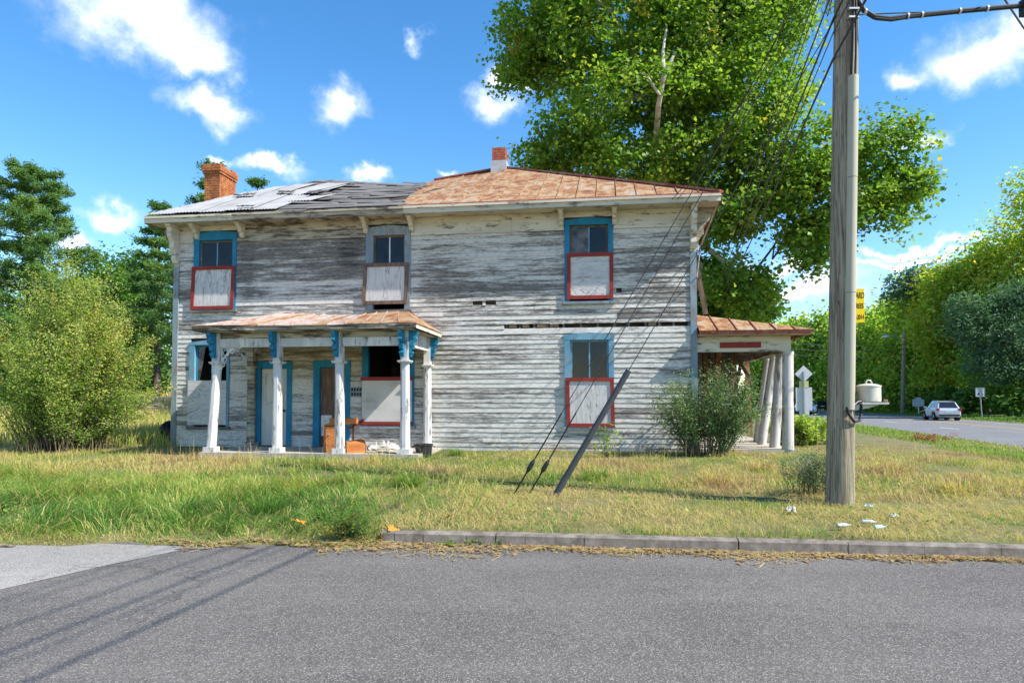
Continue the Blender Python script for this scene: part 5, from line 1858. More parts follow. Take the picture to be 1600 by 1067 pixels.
M_carglass = simple('car_glass', [(0.3, (0.012, 0.016, 0.02)), (0.7, (0.02, 0.025, 0.03))], (2, 2, 2), 1, 0.08, bmp=0, spec=0.8)
M_tyre = simple('tyre_rubber', [(0.3, (0.012, 0.012, 0.013)), (0.7, (0.03, 0.03, 0.03))], (8, 8, 8), 1, 0.8, bmp=0)
M_lens = simple('red_lens', [(0.3, (0.4, 0.01, 0.015)), (0.7, (0.5, 0.02, 0.02))], (4, 4, 4), 1, 0.2, bmp=0)
M_lampw = simple('clear_lens', [(0.3, (0.7, 0.72, 0.75)), (0.7, (0.8, 0.8, 0.82))], (4, 4, 4), 1, 0.15, bmp=0)
M_trimblk = simple('black_trim', [(0.3, (0.015, 0.015, 0.016)), (0.7, (0.03, 0.03, 0.03))], (4, 4, 4), 1, 0.6, bmp=0)


def car(name, label, x, y, heading, mat, L=4.5, W=1.82, H=1.6, rack=True, group=None):
    """front points along +y of the car frame"""
    z = 0.007
    root = empty(name, (x, y, z), heading)
    tag(root, label, 'car', group)
    h = W / 2
    st = [(-L / 2, 0.80, 0.42, 0.80), (-L / 2 + 0.12, 0.92, 0.28, 0.97), (-L / 2 + 0.7, 1.0, 0.24, 1.02), (0, 1.0, 0.24, 1.0), (L / 2 - 1.3, 1.0, 0.24, 0.97), (L / 2 - 0.45, 0.95, 0.26, 0.86), (L / 2 - 0.1, 0.82, 0.32, 0.74), (L / 2, 0.7, 0.42, 0.62)]
    vs, fs = [], []
    for yy, k, zb, zt in st:
        w = h * k
        vs += [(-w * 0.9, yy, zb), (-w, yy, zb + 0.14), (-w, yy, zt - 0.16), (-w * 0.93, yy, zt), (w * 0.93, yy, zt), (w, yy, zt - 0.16), (w, yy, zb + 0.14), (w * 0.9, yy, zb)]
    n = 8
    for i in range(len(st) - 1):
        for k in range(n):
            fs.append((i * n + k, i * n + (k + 1) % n, (i + 1) * n + (k + 1) % n, (i + 1) * n + k))
    fs += [tuple(range(n)), tuple(range(len(vs) - 1, len(vs) - n - 1, -1))]
    MB().add(vs, fs).build('body', mat, root, bevel=0.04)
    # cabin: roof over a glazed band
    cb = [(-L / 2 + 0.14, 0.97), (L / 2 - 1.25, 0.97)]
    r0, r1 = -L / 2 + 0.62, L / 2 - 2.05
    zr = H - 0.06
    b4 = [(-h * 0.9, cb[0][0], 0.95), (h * 0.9, cb[0][0], 0.95), (h * 0.9, cb[1][0], 0.93), (-h * 0.9, cb[1][0], 0.93)]
    t4 = [(-h * 0.68, r0, zr - 0.06), (h * 0.68, r0, zr - 0.06), (h * 0.68, r1, zr), (-h * 0.68, r1, zr)]
    MB().hexa(b4, t4).build('cabin', mat, root, bevel=0.05)
    MB().hexa([(-h * 0.69, r0 - 0.08, zr - 0.07), (h * 0.69, r0 - 0.08, zr - 0.07), (h * 0.69, r1 + 0.05, zr - 0.02), (-h * 0.69, r1 + 0.05, zr - 0.02)],
              [(-h * 0.62, r0 - 0.1, zr - 0.02), (h * 0.62, r0 - 0.1, zr - 0.02), (h * 0.62, r1 - 0.02, zr + 0.05), (-h * 0.62, r1 - 0.02, zr + 0.05)]).build('roof', mat, root, bevel=0.03)

    def face(q, a0, a1, b0, b1, push):
        q = [Vector(p) for p in q]
        nrm = (q[1] - q[0]).cross(q[3] - q[0]).normalized() * push
        f = lambda a, b_: q[0].lerp(q[1], a).lerp(q[3].lerp(q[2], a), b_)
        o4 = [f(a0, b0), f(a1, b0), f(a1, b1), f(a0, b1)]
        return [p + nrm for p in o4], [p - nrm * 0.5 for p in o4]
    B, T = b4, t4
    for nm, q, spans_ in (('rear_window', (B[0], B[1], T[1], T[0]), ((0.08, 0.92, 0.12, 0.9),)), ('windscreen', (B[2], B[3], T[3], T[2]), ((0.06, 0.94, 0.08, 0.93),)),
                          ('side_window', (B[1], B[2], T[2], T[1]), ((0.08, 0.36, 0.14, 0.88), (0.39, 0.64, 0.14, 0.88), (0.67, 0.9, 0.14, 0.8))),
                          ('side_window', (B[3], B[0], T[0], T[3]), ((0.1, 0.33, 0.14, 0.8), (0.36, 0.61, 0.14, 0.88), (0.64, 0.92, 0.14, 0.88)))):
        for s_ in spans_:
            o4, i4 = face(q, *s_, 0.012)
            MB().hexa(i4, o4).build(nm, M_carglass, root)
    for sx in (-1, 1):
        for yy in (-L / 2 + 0.85, L / 2 - 0.9):
            wh = MB().lathe((sx * (h - 0.2), yy, 0.33), [(0.2, -0.1 * sx), (0.33, -0.1 * sx), (0.345, 0.0), (0.33, 0.21 * sx), (0.21, 0.22 * sx)], 20, 'x').build('wheel', M_tyre, root, smoothed=True)
            MB().lathe((sx * (h - 0.2), yy, 0.33), [(0.2, 0.1 * sx), (0.2, 0.215 * sx), (0.05, 0.225 * sx)], 12, 'x').build('rim', M_steel, wh)
            arch = [(sx * (h + 0.008), yy + 0.41 * math.cos(t), 0.33 + 0.41 * math.sin(t)) for t in np.linspace(0, math.pi, 9)]
            MB().tube(arch, 0.035, 5).build('wheel_arch', M_trimblk, root)
        MB().box(sx * h * 0.86 - 0.1, sx * h * 0.86 + 0.1, -L / 2 - 0.0, -L / 2 + 0.2, 0.80, 0.99).build('tail_light', M_lens, root)
        MB().box(sx * h * 0.66 - 0.16, sx * h * 0.66 + 0.16, L / 2 - 0.2, L / 2 - 0.01, 0.60, 0.73).build('headlight', M_lampw, root)
        MB().box(sx * (h + 0.1) - 0.1, sx * (h + 0.1) + 0.1, L / 2 - 1.75, L / 2 - 1.65, 0.98, 1.12).build('mirror', mat, root)
        if rack:
            MB().tube([(sx * h * 0.62, r0 + 0.1, zr + 0.06), (sx * h * 0.62, r0 + 0.2, zr + 0.1), (sx * h * 0.62, r1 - 0.2, zr + 0.11), (sx * h * 0.62, r1 - 0.1, zr + 0.06)], 0.022, 6).build('roof_rail', M_trimblk, root)
    MB().box(-0.26, 0.26, -L / 2 - 0.012, -L / 2 + 0.05, 0.66, 0.78).build('number_plate', M_shield, root)
    MB().box(-h * 0.8, h * 0.8, -L / 2 - 0.02, -L / 2 + 0.15, 0.36, 0.5).build('rear_bumper', M_trimblk, root)
    MB().box(-0.5, 0.5, L / 2 - 0.12, L / 2 + 0.005, 0.46, 0.6).build('grille', M_trimblk, root)
    return root


x_, y_ = pt_road(9.2, 57)
car('crossover_car', 'silver crossover car seen from behind on the far lane of the highway', x_, y_, -RM - math.radians(3), paint('silver_paint', (0.5, 0.54, 0.6)))
x_, y_ = pt_road(1.9, 79)
car('suv_car', 'white car coming down the highway half hidden by the sign plates', x_, y_, math.pi - RM, paint('white_paint', (0.66, 0.68, 0.72), 0.0), 4.7, 1.9, 1.72)
x_, y_ = pt_road(8.9, 108)
car('dark_car', 'dark car far down the highway beside the utility pole', x_, y_, -RM, paint('dark_paint', (0.02, 0.022, 0.03), 0.2), 4.6, 1.85, 1.6)

# ------------------------------------------------------------------ things on the porch and in the yard
M_orange = simple('orange_veneer', [(0.3, (0.34, 0.10, 0.025)), (0.5, (0.46, 0.16, 0.045)), (0.75, (0.52, 0.22, 0.07))], (2, 2, 9), 1, 0.5, 5, 0.05)
M_orange_dark = simple('dark_veneer', [(0.3, (0.10, 0.03, 0.015)), (0.7, (0.18, 0.055, 0.025))], (4, 4, 4), 1, 0.7)


def hroot(name, u, v, z, rz=0.0):
    return empty(name, hw(u, v, z), -HOUSE_ROT + rz)


u, _z = hp(519, 700, -1.5)
dr = tag(hroot('broken_dresser', u, -1.5, 0.03, math.radians(12)), 'broken orange wooden dresser leaning behind a porch post', 'dresser')
mb = MB().box(-0.15, -0.13, -0.2, 0.2, 0, 0.62).box(0.17, 0.19, -0.2, 0.2, 0, 0.55).box(-0.13, 0.17, 0.18, 0.2, 0, 0.6).box(-0.13, 0.17, -0.2, 0.18, 0.0, 0.02).box(-0.15, 0.19, -0.21, 0.2, 0.6, 0.625)
mb.build('carcass', M_orange, dr)
MB().box(-0.128, 0.168, -0.205, -0.185, 0.03, 0.58).build('front_panel', M_orange, dr)
MB().lathe((-0.03, -0.206, 0.4), [(0.012, 0), (0.02, -0.012), (0.018, -0.025)], 10, 'y').build('knob', M_steel, dr)
u, z = hp(541, 684, -1.45)
d2 = tag(hroot('dresser_drawer', u, -1.45, z - 0.0, math.radians(-8)), 'orange drawer tipped on top of the broken dresser', 'drawer')
d2.location.z = HZ + 0.66


def drawer(root, w, d, h):
    MB().box(-w / 2, w / 2, -d / 2, d / 2, 0, 0.012).build('bottom', M_orange_dark, root)
    MB().box(-w / 2, w / 2, -d / 2 - 0.018, -d / 2, 0, h).build('front', M_orange, root)
    MB().box(-w / 2, w / 2, d / 2 - 0.012, d / 2, 0.012, h).build('back', M_orange_dark, root)
    for s_ in (-1, 1):
        MB().box(s_ * (w / 2 - 0.006) - 0.006, s_ * (w / 2 - 0.006) + 0.006, -d / 2, d / 2 - 0.012, 0.012, h).build('side', M_orange, root)


drawer(d2, 0.5, 0.4, 0.14)
d2.location = d2.location + Vector((-0.05, 0, -0.01))
MB().box(0.05, 0.09, -0.14, -0.1, -0.64, -0.001).build('prop_leg', M_orange_dark, d2)
MB().box(0.2, 0.23, 0.02, 0.05, -0.64, -0.001).build('prop_leg', M_orange_dark, d2)
u, z = hp(554, 707, -1.75)
d3 = tag(hroot('dresser_drawer', u, -1.7, 0.03, math.radians(28)), 'orange drawer lying on the porch floor beside the post', 'drawer')
drawer(d3, 0.42, 0.36, 0.2)
MB().hexa([(-0.2, -0.17, 0.2), (0.2, -0.17, 0.2), (0.2, 0.17, 0.215), (-0.2, 0.17, 0.215)], [(-0.2, -0.17, 0.212), (0.2, -0.17, 0.212), (0.2, 0.17, 0.3), (-0.2, 0.17, 0.24)]).build('loose_top', M_orange, d3)

u, z = hp(663, 712, -1.55)
tb = tag(hroot('black_tub', u, -1.6, 0.0), 'black plastic tub in the grass beside the right porch post', 'tub')
tb.location.z = float(zfun(tb.location.x, tb.location.y)) + 0.0
M_tub = simple('tub_plastic', [(0.3, (0.012, 0.014, 0.017)), (0.7, (0.035, 0.038, 0.042))], (4, 4, 4), 1, 0.45, bmp=0)
MB().lathe((0, 0, 0), [(0.16, 0.0), (0.2, 0.26), (0.215, 0.265), (0.215, 0.29), (0.19, 0.29), (0.15, 0.02)], 24).build('shell', M_tub, tb, smoothed=True)
for s_ in (-1, 1):
    MB().tube([(s_ * 0.21, -0.05, 0.25), (s_ * 0.25, -0.03, 0.22), (s_ * 0.25, 0.03, 0.22), (s_ * 0.21, 0.05, 0.25)], 0.01, 6).build('handle', M_tub, tb)


def crumple(name, label, cat, pos, sx, sy, sz, mat, seed, kind=None):
    r = np.random.RandomState(seed)
    n = 9
    g = np.linspace(-1, 1, n)
    vs, fs = [], []
    for j in range(n):
        for i in range(n):
            d = max(0.0, 1 - (g[i] ** 2 + g[j] ** 2) * 0.5)
            vs.append((g[i] * sx + r.normal(0, sx * 0.07), g[j] * sy + r.normal(0, sy * 0.07), d * sz * r.uniform(0.2, 1.2)))
    for j in range(n - 1):
        for i in range(n - 1):
            a = j * n + i
            fs.append((a, a + 1, a + n + 1, a + n))
    o_ = MB().add(vs, fs).build(name, mat, None)
    o_.location = pos
    o_.rotation_euler = (0, 0, r.uniform(0, 6))
    return tag(o_, label, cat)


M_paper = simple('soiled_paper', [(0.3, (0.36, 0.35, 0.33)), (0.7, (0.5, 0.49, 0.47))], (9, 9, 9), 1, 0.8)
M_bag = simple('thin_plastic', [(0.3, (0.3, 0.36, 0.34)), (0.7, (0.44, 0.5, 0.48))], (9, 9, 9), 1, 0.25, spec=0.6)
u, z = hp(596, 694, -0.9)
crumple('rubbish_heap', 'heap of white paper rubbish on the porch under the boarded window', 'rubbish', hw(u, -0.8, 0.03), 0.36, 0.2, 0.2, M_paper, 3)
u, z = hp(600, 704, -1.6)
crumple('cardboard_sheet', 'flattened pale cardboard on the porch floor', 'cardboard', hw(u, -1.45, 0.03), 0.5, 0.2, 0.05, M_slab, 4)


def ground_at(px, py):
    """where the photo pixel meets the terrain"""
    r = ray(px, py)
    k = 5.0
    while k < 300:
        p = Vector((0, 0, CAMZ)) + r * k
        if p.z < float(zfun(p.x, p.y)):
            break
        k += 0.02
    return Vector((p.x, p.y, float(zfun(p.x, p.y))))


p = ground_at(1236, 803)
crumple('paper_scrap', 'crumpled white paper on the mown verge left of the pole', 'litter', p + Vector((0, 0, 0.03)), 0.09, 0.06, 0.08, M_paper, 6)
p = ground_at(1396, 812)
crumple('paper_scrap', 'small pale paper scrap furthest right on the verge', 'litter', p + Vector((0, 0, 0.04)), 0.06, 0.04, 0.05, M_paper, 9)
p = ground_at(1357, 797)
crumple('paper_scrap', 'grey paper scrap right behind the foot of the pole', 'litter', p + Vector((0, 0, 0.04)), 0.06, 0.05, 0.05, M_bag, 10)


def bottle(label, px, py, mat, rz):
    p = ground_at(px, py)
    root = tag(empty('plastic_bottle', p + Vector((0, 0, 0.06)), rz), label, 'bottle')
    MB().lathe((0, 0, 0), [(0.025, -0.1), (0.034, -0.09), (0.034, -0.03), (0.031, -0.02), (0.034, -0.01), (0.034, 0.05), (0.014, 0.09), (0.013, 0.105)], 14, 'x').build('flask', mat, root, smoothed=True)
    root.scale = (0.75, 0.75, 0.75)
    MB().lathe((0.106, 0, 0), [(0.016, 0), (0.016, 0.018)], 10, 'x').build('cap', M_paper, root)
    MB().lathe((0, 0, 0), [(0.0352, -0.028), (0.0352, 0.03)], 14, 'x').build('wrapper', M_paper, root)


bottle('clear plastic bottle with pale wrapper lying nearest the kerb', 1317, 829, M_bag, 0.1)
bottle('clear plastic bottle lying furthest from the kerb right of the pole', 1357, 823, M_bag, -0.2)
bottle('greenish plastic bottle lying at the right of the bottle pair', 1374, 832, simple('green_plastic', [(0.3, (0.25, 0.5, 0.36)), (0.7, (0.4, 0.62, 0.48))], (5, 5, 5), 1, 0.25, bmp=0, spec=0.6), 0.3)

M_leafor = simple('orange_leaf', [(0.3, (0.5, 0.16, 0.02)), (0.7, (0.62, 0.3, 0.03))], (30, 30, 30), 1, 0.7)
M_leafbr = simple('brown_leaf', [(0.3, (0.24, 0.10, 0.04)), (0.7, (0.36, 0.18, 0.08))], (30, 30, 30), 1, 0.7)


def leaf(label, px, py, size, mat, rz, tilt, up=0.05):
    p = ground_at(px, py)
    if p.z < 0:
        p.z = 0.0
    vs = [(0, 0, 0.0)]
    n = 15
    for i in range(n):
        t = 2 * math.pi * i / n
        r = size * (1.0 if i % 3 == 0 else 0.62) * (0.8 + 0.2 * math.cos(t))
        vs.append((r * math.cos(t), r * math.sin(t), 0.22 * r * math.cos(3 * t) + 0.15 * size))
    fs = [(0, 1 + i, 1 + (i + 1) % n) for i in range(n)]
    mb = MB().add(vs, fs).tube([(-size * 0.6, 0, 0.1 * size), (-size * 1.5, 0.02, 0.2 * size)], 0.003, 5)
    o_ = mb.build('fallen_leaf', mat, None)
    o_.location = p + Vector((0, 0, up))
    o_.rotation_euler = (tilt, 0.3, rz)
    tag(o_, label, 'leaf')


leaf('bright orange fallen leaf leaning on the start of the kerb', 611, 842, 0.1, M_leafor, 0.5, 0.8, 0.09)
leaf('pale brown fallen leaf in the gutter left of the orange one', 594, 845, 0.09, M_leafbr, 2.0, 0.1, 0.03)
leaf('orange fallen leaf in the long grass near the end of the kerb', 468, 835, 0.09, M_leafor, 1.0, 0.4, 0.14)
leaf('small rust brown leaf on the mown verge above the kerb', 700, 817, 0.07, M_leafbr, 3.0, 0.3, 0.07)


def stick(label, px, py, L, rz, mat):
    p = ground_at(px, py)
    p.z = max(p.z, 0.0) + 0.016
    o_ = MB().tube([(-L / 2, 0, 0), (-L / 6, 0.012, 0.004), (L / 5, -0.008, 0), (L / 2, 0.01, 0.003)], [0.007, 0.012, 0.011, 0.006], 6).build('stick', mat, None)
    o_.location = p
    o_.rotation_euler = (0, 0, rz)
    tag(o_, label, 'stick')


stick('dark stick lying on the asphalt below the long grass', 383, 866, 0.23, -0.15, M_brownwood)
stick('long pale stick on the asphalt near the light apron', 300, 868, 0.38, 0.02, M_greywood)
stick('short dark twig on the pale apron at the left edge', 10, 862, 0.18, 0.1, M_brownwood)

# notice plate on the porch wall, weathered beyond reading
u0, z1 = hp(547, 605, -0.04)
u1, z0 = hp(567, 620, -0.04)
nt_ = tag(MB().box(-(u1 - u0) / 2, (u1 - u0) / 2, 0, 0.008, 0, z1 - z0).build('notice_plate', M_bluegrey, None), 'small weathered notice plate on the porch wall by the brown door', 'sign')
nt_.location = hw((u0 + u1) / 2, -0.042, z0)
nt_.rotation_euler = (0, 0, -HOUSE_ROT)
for row in range(2):
    for k in range(4):
        a = -(u1 - u0) / 2 + 0.03 + k * (u1 - u0 - 0.05) / 4
        zz0 = 0.03 + row * (z1 - z0) * 0.48
        MB().prism([(a, zz0), (a + 0.05, zz0), (a + 0.055, zz0 + 0.075), (a + 0.008, zz0 + 0.08)], -0.003, -0.001).build('faded_letter', M_signblack, nt_)

# old tyre by the left corner
p = ground_at(252, 690)
ty = tag(empty('old_tyre', hw(-0.75, 1.2, 0.0), 0.4), 'old black tyre lying in the grass by the left house corner', 'tyre')
tt = MB()
for R0, nm in ((0.0, 'tread'),):
    prof = [(0.22, 0.0), (0.36, -0.01), (0.40, 0.05), (0.40, 0.17), (0.36, 0.23), (0.22, 0.22)]
    tt.lathe((0, 0, 0), prof + [(0.24, 0.18), (0.34, 0.12), (0.24, 0.04)], 26)
tyo = tt.build('carcass', M_tyre, ty, smoothed=True)
tyo.rotation_euler = (0.5, 0.25, 0)
tyo.location = (0, 0, 0.25)
tt2 = MB().lathe((0, 0, 0), [(0.405, 0.06), (0.412, 0.08), (0.412, 0.1), (0.405, 0.11)], 26)
t2 = tt2.build('tread_rib', M_tyre, ty, smoothed=True)
t2.rotation_euler, t2.location = (0.5, 0.25, 0), (0, 0, 0.25)

# rail fence across the field on the left
fa, fb_ = at(110, 640, 36), at(330, 640, 37)
fe = tag(empty('rail_fence', (fa.x, fa.y, float(zfun(fa.x, fa.y)))), 'grey rail fence crossing the field left of the house', 'fence')
N_ = 6
zz = []
for i in range(N_):
    t = i / (N_ - 1)
    x_, y_ = fa.x + (fb_.x - fa.x) * t, fa.y + (fb_.y - fa.y) * t
    zz.append(Vector((x_ - fa.x, y_ - fa.y, float(zfun(x_, y_)) - fe.location.z)))
    MB().box(zz[-1].x - 0.07, zz[-1].x + 0.07, zz[-1].y - 0.06, zz[-1].y + 0.06, zz[-1].z - 0.3, zz[-1].z + 0.95).build('post', M_greywood, fe)
for i in range(N_ - 1):
    for h_ in (0.25, 0.52, 0.8):
        MB().bar(zz[i] + Vector((0, -0.08, h_)), zz[i + 1] + Vector((0, -0.08, h_ + rh.uniform(-0.03, 0.03))), 0.035, 0.13).build('rail', M_greywood, fe)

# ------------------------------------------------------------------ trees and shrubs
rt_ = np.random.RandomState(99)


def leaf_quads(C, size, nrm_bias, rs_, width=0.75, droop=0.0):
    """kite-shaped folded leaves at points C"""
    n = len(C)
    d = rs_.normal(0, 1, (n, 3))
    d[:, 2] = d[:, 2] * 0.6 - droop
    d /= np.linalg.norm(d, axis=1)[:, None]
    up = rs_.normal(0, 0.55, (n, 3)) + nrm_bias
    sd = np.cross(d, up)
    sd /= (np.linalg.norm(sd, axis=1)[:, None] + 1e-6)
    nm = np.cross(sd, d)
    L = (size * rs_.uniform(0.65, 1.3, n))[:, None]
    a = C - d * L * 0.5
    t = C + d * L * 0.5
    l = C + sd * L * width * 0.5 + nm * L * 0.12 - d * L * 0.05
    r = C - sd * L * width * 0.5 + nm * L * 0.12 - d * L * 0.05
    V = np.stack([a, l, t, r], 1).reshape(-1, 3)
    return V, np.arange(n * 4).reshape(-1, 4)


def crown_points(blobs, nclump, per, crad, rs_, shell=0.45, flat=0.7, gap=-0.75, gapf=1.0):
    """leaf centres in clumps spread through ellipsoids; returns centres, outward bias, clump shade"""
    B = np.array([b[:6] for b in blobs], float)
    wgt = B[:, 3] * B[:, 5] + B[:, 3] * B[:, 4] + B[:, 4] * B[:, 5]
    wgt = wgt / wgt.sum()
    k = rs_.choice(len(B), nclump, p=wgt)
    d = rs_.normal(0, 1, (nclump, 3))
    d /= np.linalg.norm(d, axis=1)[:, None]
    rr = shell + (1.04 - shell) * rs_.uniform(0, 1, nclump) ** 0.6
    c = B[k, :3] + d * B[k, 3:6] * rr[:, None]
    g = pn(c[:, 0] + 0.7 * c[:, 1], c[:, 2] + 0.3 * c[:, 1], 77, gapf) + 0.35 * rs_.normal(0, 1, nclump)
    keep = g > gap
    c, d, rr = c[keep], d[keep], rr[keep]
    nclump = len(c)
    n = nclump * per
    i = np.repeat(np.arange(nclump), per)
    off = rs_.normal(0, 1, (n, 3)) * crad
    off[:, 2] *= flat
    cs = rs_.uniform(0.55, 1.35, nclump)[i]
    C = c[i] + off * cs[:, None]
    out = d[i] * 0.6 + np.array([0, 0, 0.8])
    return C, out, rs_.normal(0, 1, nclump)[i], rr[i]


def branch_mesh(mb, a, b_, r0, r1, rnd, n=5, wob=0.06):
    a, b_ = Vector(a), Vector(b_)
    L = (b_ - a).length
    pts, rad = [], []
    for i in range(n + 1):
        t = i / n
        p = a.lerp(b_, t)
        if 0 < i < n:
            p += Vector((rnd.gauss(0, wob * L), rnd.gauss(0, wob * L), rnd.gauss(0, wob * L * 0.5)))
        pts.append(p)
        rad.append(r0 + (r1 - r0) * t)
    mb.tube(pts, rad, 7)
    return pts


M_bark = simple('bark', [(0.3, (0.06, 0.045, 0.035)), (0.7, (0.17, 0.135, 0.1))], (7, 7, 1.6), 1, 0.95, 7, 0.6)
M_bark_syc = simple('sycamore_bark', [(0.3, (0.2, 0.17, 0.12)), (0.5, (0.42, 0.39, 0.32)), (0.75, (0.62, 0.6, 0.54))], (3, 3, 2), 1, 0.9, 6, 0.2)


def blob(px, py, D, rx, rz, ry=None):
    """ellipsoid seen at a pixel, radii given in photo pixels (rx, rz) and metres deep (ry)"""
    p = at(px, py, D)
    k = D / FPX
    return (p.x, D, p.z, rx * k, (rx * k if ry is None else ry), rz * k)


def tree(name, label, base, blobs, mat, nclump, per, lsize, crad, seed, cat='tree', group=None, bark=None, trunk_r=0.25, limbs=7, shell=0.45, width=0.75, tone=(0.42, 0.16), droop=0.0, flat=0.7, leafname='crown', gap=-0.8, gapf=1.0):
    rs_ = np.random.RandomState(seed)
    rnd = random.Random(seed)
    base = Vector(base)
    root = tag(empty(name, base), label, cat, group)
    C, out, sh, rr = crown_points(blobs, nclump, per, crad, rs_, shell, flat, gap, gapf)
    V, F = leaf_quads(C, lsize, out, rs_, width, droop)
    tint = np.clip(tone[0] + tone[1] * sh + rs_.normal(0, 0.09, len(C)), 0, 1)
    V = V - np.array(base)[None, :]
    fast_mesh(leafname, V, F, mat, root, tint=tint)
    tr = MB()
    bl = sorted(blobs, key=lambda b_: -b_[3] * b_[5])
    top = Vector(max(blobs, key=lambda b_: b_[2])[:3]) - base
    main = Vector((bl[0][0], bl[0][1], bl[0][2])) - base
    h = max(main.z, 0.3)
    fork = Vector((main.x * 0.35, main.y * 0.35, h * 0.55))
    tr.tube([(0, 0, -0.3), (0, 0, 0.15), fork * 0.5, fork], [trunk_r * 1.5, trunk_r * 1.1, trunk_r * 0.95, trunk_r * 0.8], 10)
    branch_mesh(tr, fork, top * 0.97, trunk_r * 0.75, trunk_r * 0.15, rnd)
    for i in range(limbs):
        b_ = bl[i % len(bl)]
        e = Vector((b_[0] + rnd.uniform(-0.6, 0.6) * b_[3], b_[1] + rnd.uniform(-0.6, 0.6) * b_[4], b_[2] + rnd.uniform(-0.4, 0.7) * b_[5])) - base
        s = fork.lerp(top, rnd.uniform(0, 0.5)) if e.z > fork.z else Vector((0, 0, fork.z * 0.6)).lerp(fork, rnd.random())
        pts = branch_mesh(tr, s, e, trunk_r * 0.45, trunk_r * 0.07, rnd)
        for q in range(2):
            m_ = pts[rnd.randint(2, 4)]
            branch_mesh(tr, m_, m_ + Vector((rnd.gauss(0, 1), rnd.gauss(0, 1), rnd.uniform(0, 1))) * b_[3] * 0.35, trunk_r * 0.14, trunk_r * 0.03, rnd, 3)
    tr.build('trunk', bark or M_bark, root, smoothed=True)
    return root


L_syc = leafmat('sycamore_leaf', [(0.0, (0.06, 0.14, 0.022)), (0.35, (0.125, 0.245, 0.032)), (0.6, (0.215, 0.33, 0.045)), (0.88, (0.36, 0.4, 0.06)), (1.0, (0.5, 0.3, 0.05))], 0.5, 0.45)
D = 29.5
sb = [blob(960, 60, D, 150, 110, 4.5), blob(1110, 60, D, 130, 130, 4.5), blob(1000, 190, D - 1, 150, 85, 4.0), blob(1140, 190, D, 115, 110, 4.0), blob(860, 60, D + 1, 85, 80, 3.2),
      blob(1010, -110, D, 190, 130, 5.0), blob(1190, 70, D, 80, 120, 3.5), blob(885, 225, D - 1, 60, 45, 2.2), blob(835, 255, D - 1, 35, 28, 1.5), blob(960, 265, D - 1, 90, 40, 3), blob(1120, 310, D, 85, 80, 3.5),
      blob(1205, 240, D, 60, 100, 2.5), blob(1150, 350, D - 1, 70, 45, 2), blob(1130, 440, D - 1, 35, 50, 1.5), blob(1175, 460, D - 1, 35, 45, 1.5), blob(810, 95, D + 1, 45, 50, 2),
      blob(1180, -60, D, 110, 110, 4)]
tb_ = at(1075, 600, D + 1.5)
tb_.z = 0.4
tree('sycamore_tree', 'huge sycamore tree with yellowing leaves towering behind the house', tb_, sb, L_syc, 5200, 30, 0.185, 0.32, 11, bark=M_bark_syc, trunk_r=0.42, limbs=17, shell=0.35, width=1.0, tone=(0.45, 0.16), gap=-0.28, gapf=1.5)
# one pale limb shows at the front of the crown
syc = bpy.data.objects['sycamore_tree']
rnd = random.Random(4)
mb = MB()
mb.tube([at(1026, 205, 26.8) - tb_, at(1029, 165, 25.6) - tb_, at(1037, 120, 25.3) - tb_, at(1036, 80, 25.5) - tb_, at(1042, 40, 26.4) - tb_], [0.12, 0.1, 0.085, 0.06, 0.035], 9)
mb.tube([at(1034, 128, 25.1) - tb_, at(1044, 105, 24.9) - tb_, at(1052, 88, 24.9) - tb_], [0.1, 0.08, 0.05], 8)
mb.tube([at(1031, 150, 25.2) - tb_, at(1010, 118, 25.3) - tb_, at(990, 112, 25.6) - tb_], [0.06, 0.045, 0.02], 7)
mb.tube([at(1026, 205, 26.8) - tb_, at(1040, 300, 29.5) - tb_, Vector((0, 0, 3.5))], [0.15, 0.24, 0.36], 9)
mb.build('limb', M_bark_syc, syc, smoothed=True)
sb2 = [blob(1290, 250, 27, 55, 70, 2.2), blob(1370, 250, 27, 65, 70, 2.2), blob(1400, 300, 27, 45, 50, 1.8), blob(1310, 330, 27, 75, 60, 2.2), blob(1265, 380, 27, 32, 55, 1.4), blob(1272, 430, 27, 16, 26, 0.7),
       blob(1385, 355, 27, 28, 28, 1.0), blob(1250, 300, 27.5, 50, 80, 2)]
lb = at(1090, 600, D + 2.2)
lb.z = 0.4
tree('sycamore_tree', 'smaller sycamore crown spreading behind the utility pole', lb, sb2, L_syc, 1200, 28, 0.18, 0.29, 12, trunk_r=0.09, limbs=9, shell=0.3, width=1.0, tone=(0.44, 0.16), gap=-0.1, gapf=2.0)
# low green tree right behind the side porch
L_mid = leafmat('broad_leaf', [(0.0, (0.035, 0.09, 0.02)), (0.35, (0.08, 0.18, 0.03)), (0.6, (0.15, 0.27, 0.045)), (0.85, (0.21, 0.28, 0.04)), (1.0, (0.34, 0.3, 0.05))], 0.4, 0.5)
b0 = at(1150, 600, 32)
b0.z = 0.4
tree('young_tree', 'green leafy young tree standing behind the side porch roof', b0, [blob(1140, 470, 32, 55, 40), blob(1175, 480, 32, 32, 35), blob(1110, 450, 32, 40, 60)], L_mid, 420, 26, 0.25, 0.38, 14, trunk_r=0.14, limbs=6, shell=0.3, width=0.95, tone=(0.4, 0.12))

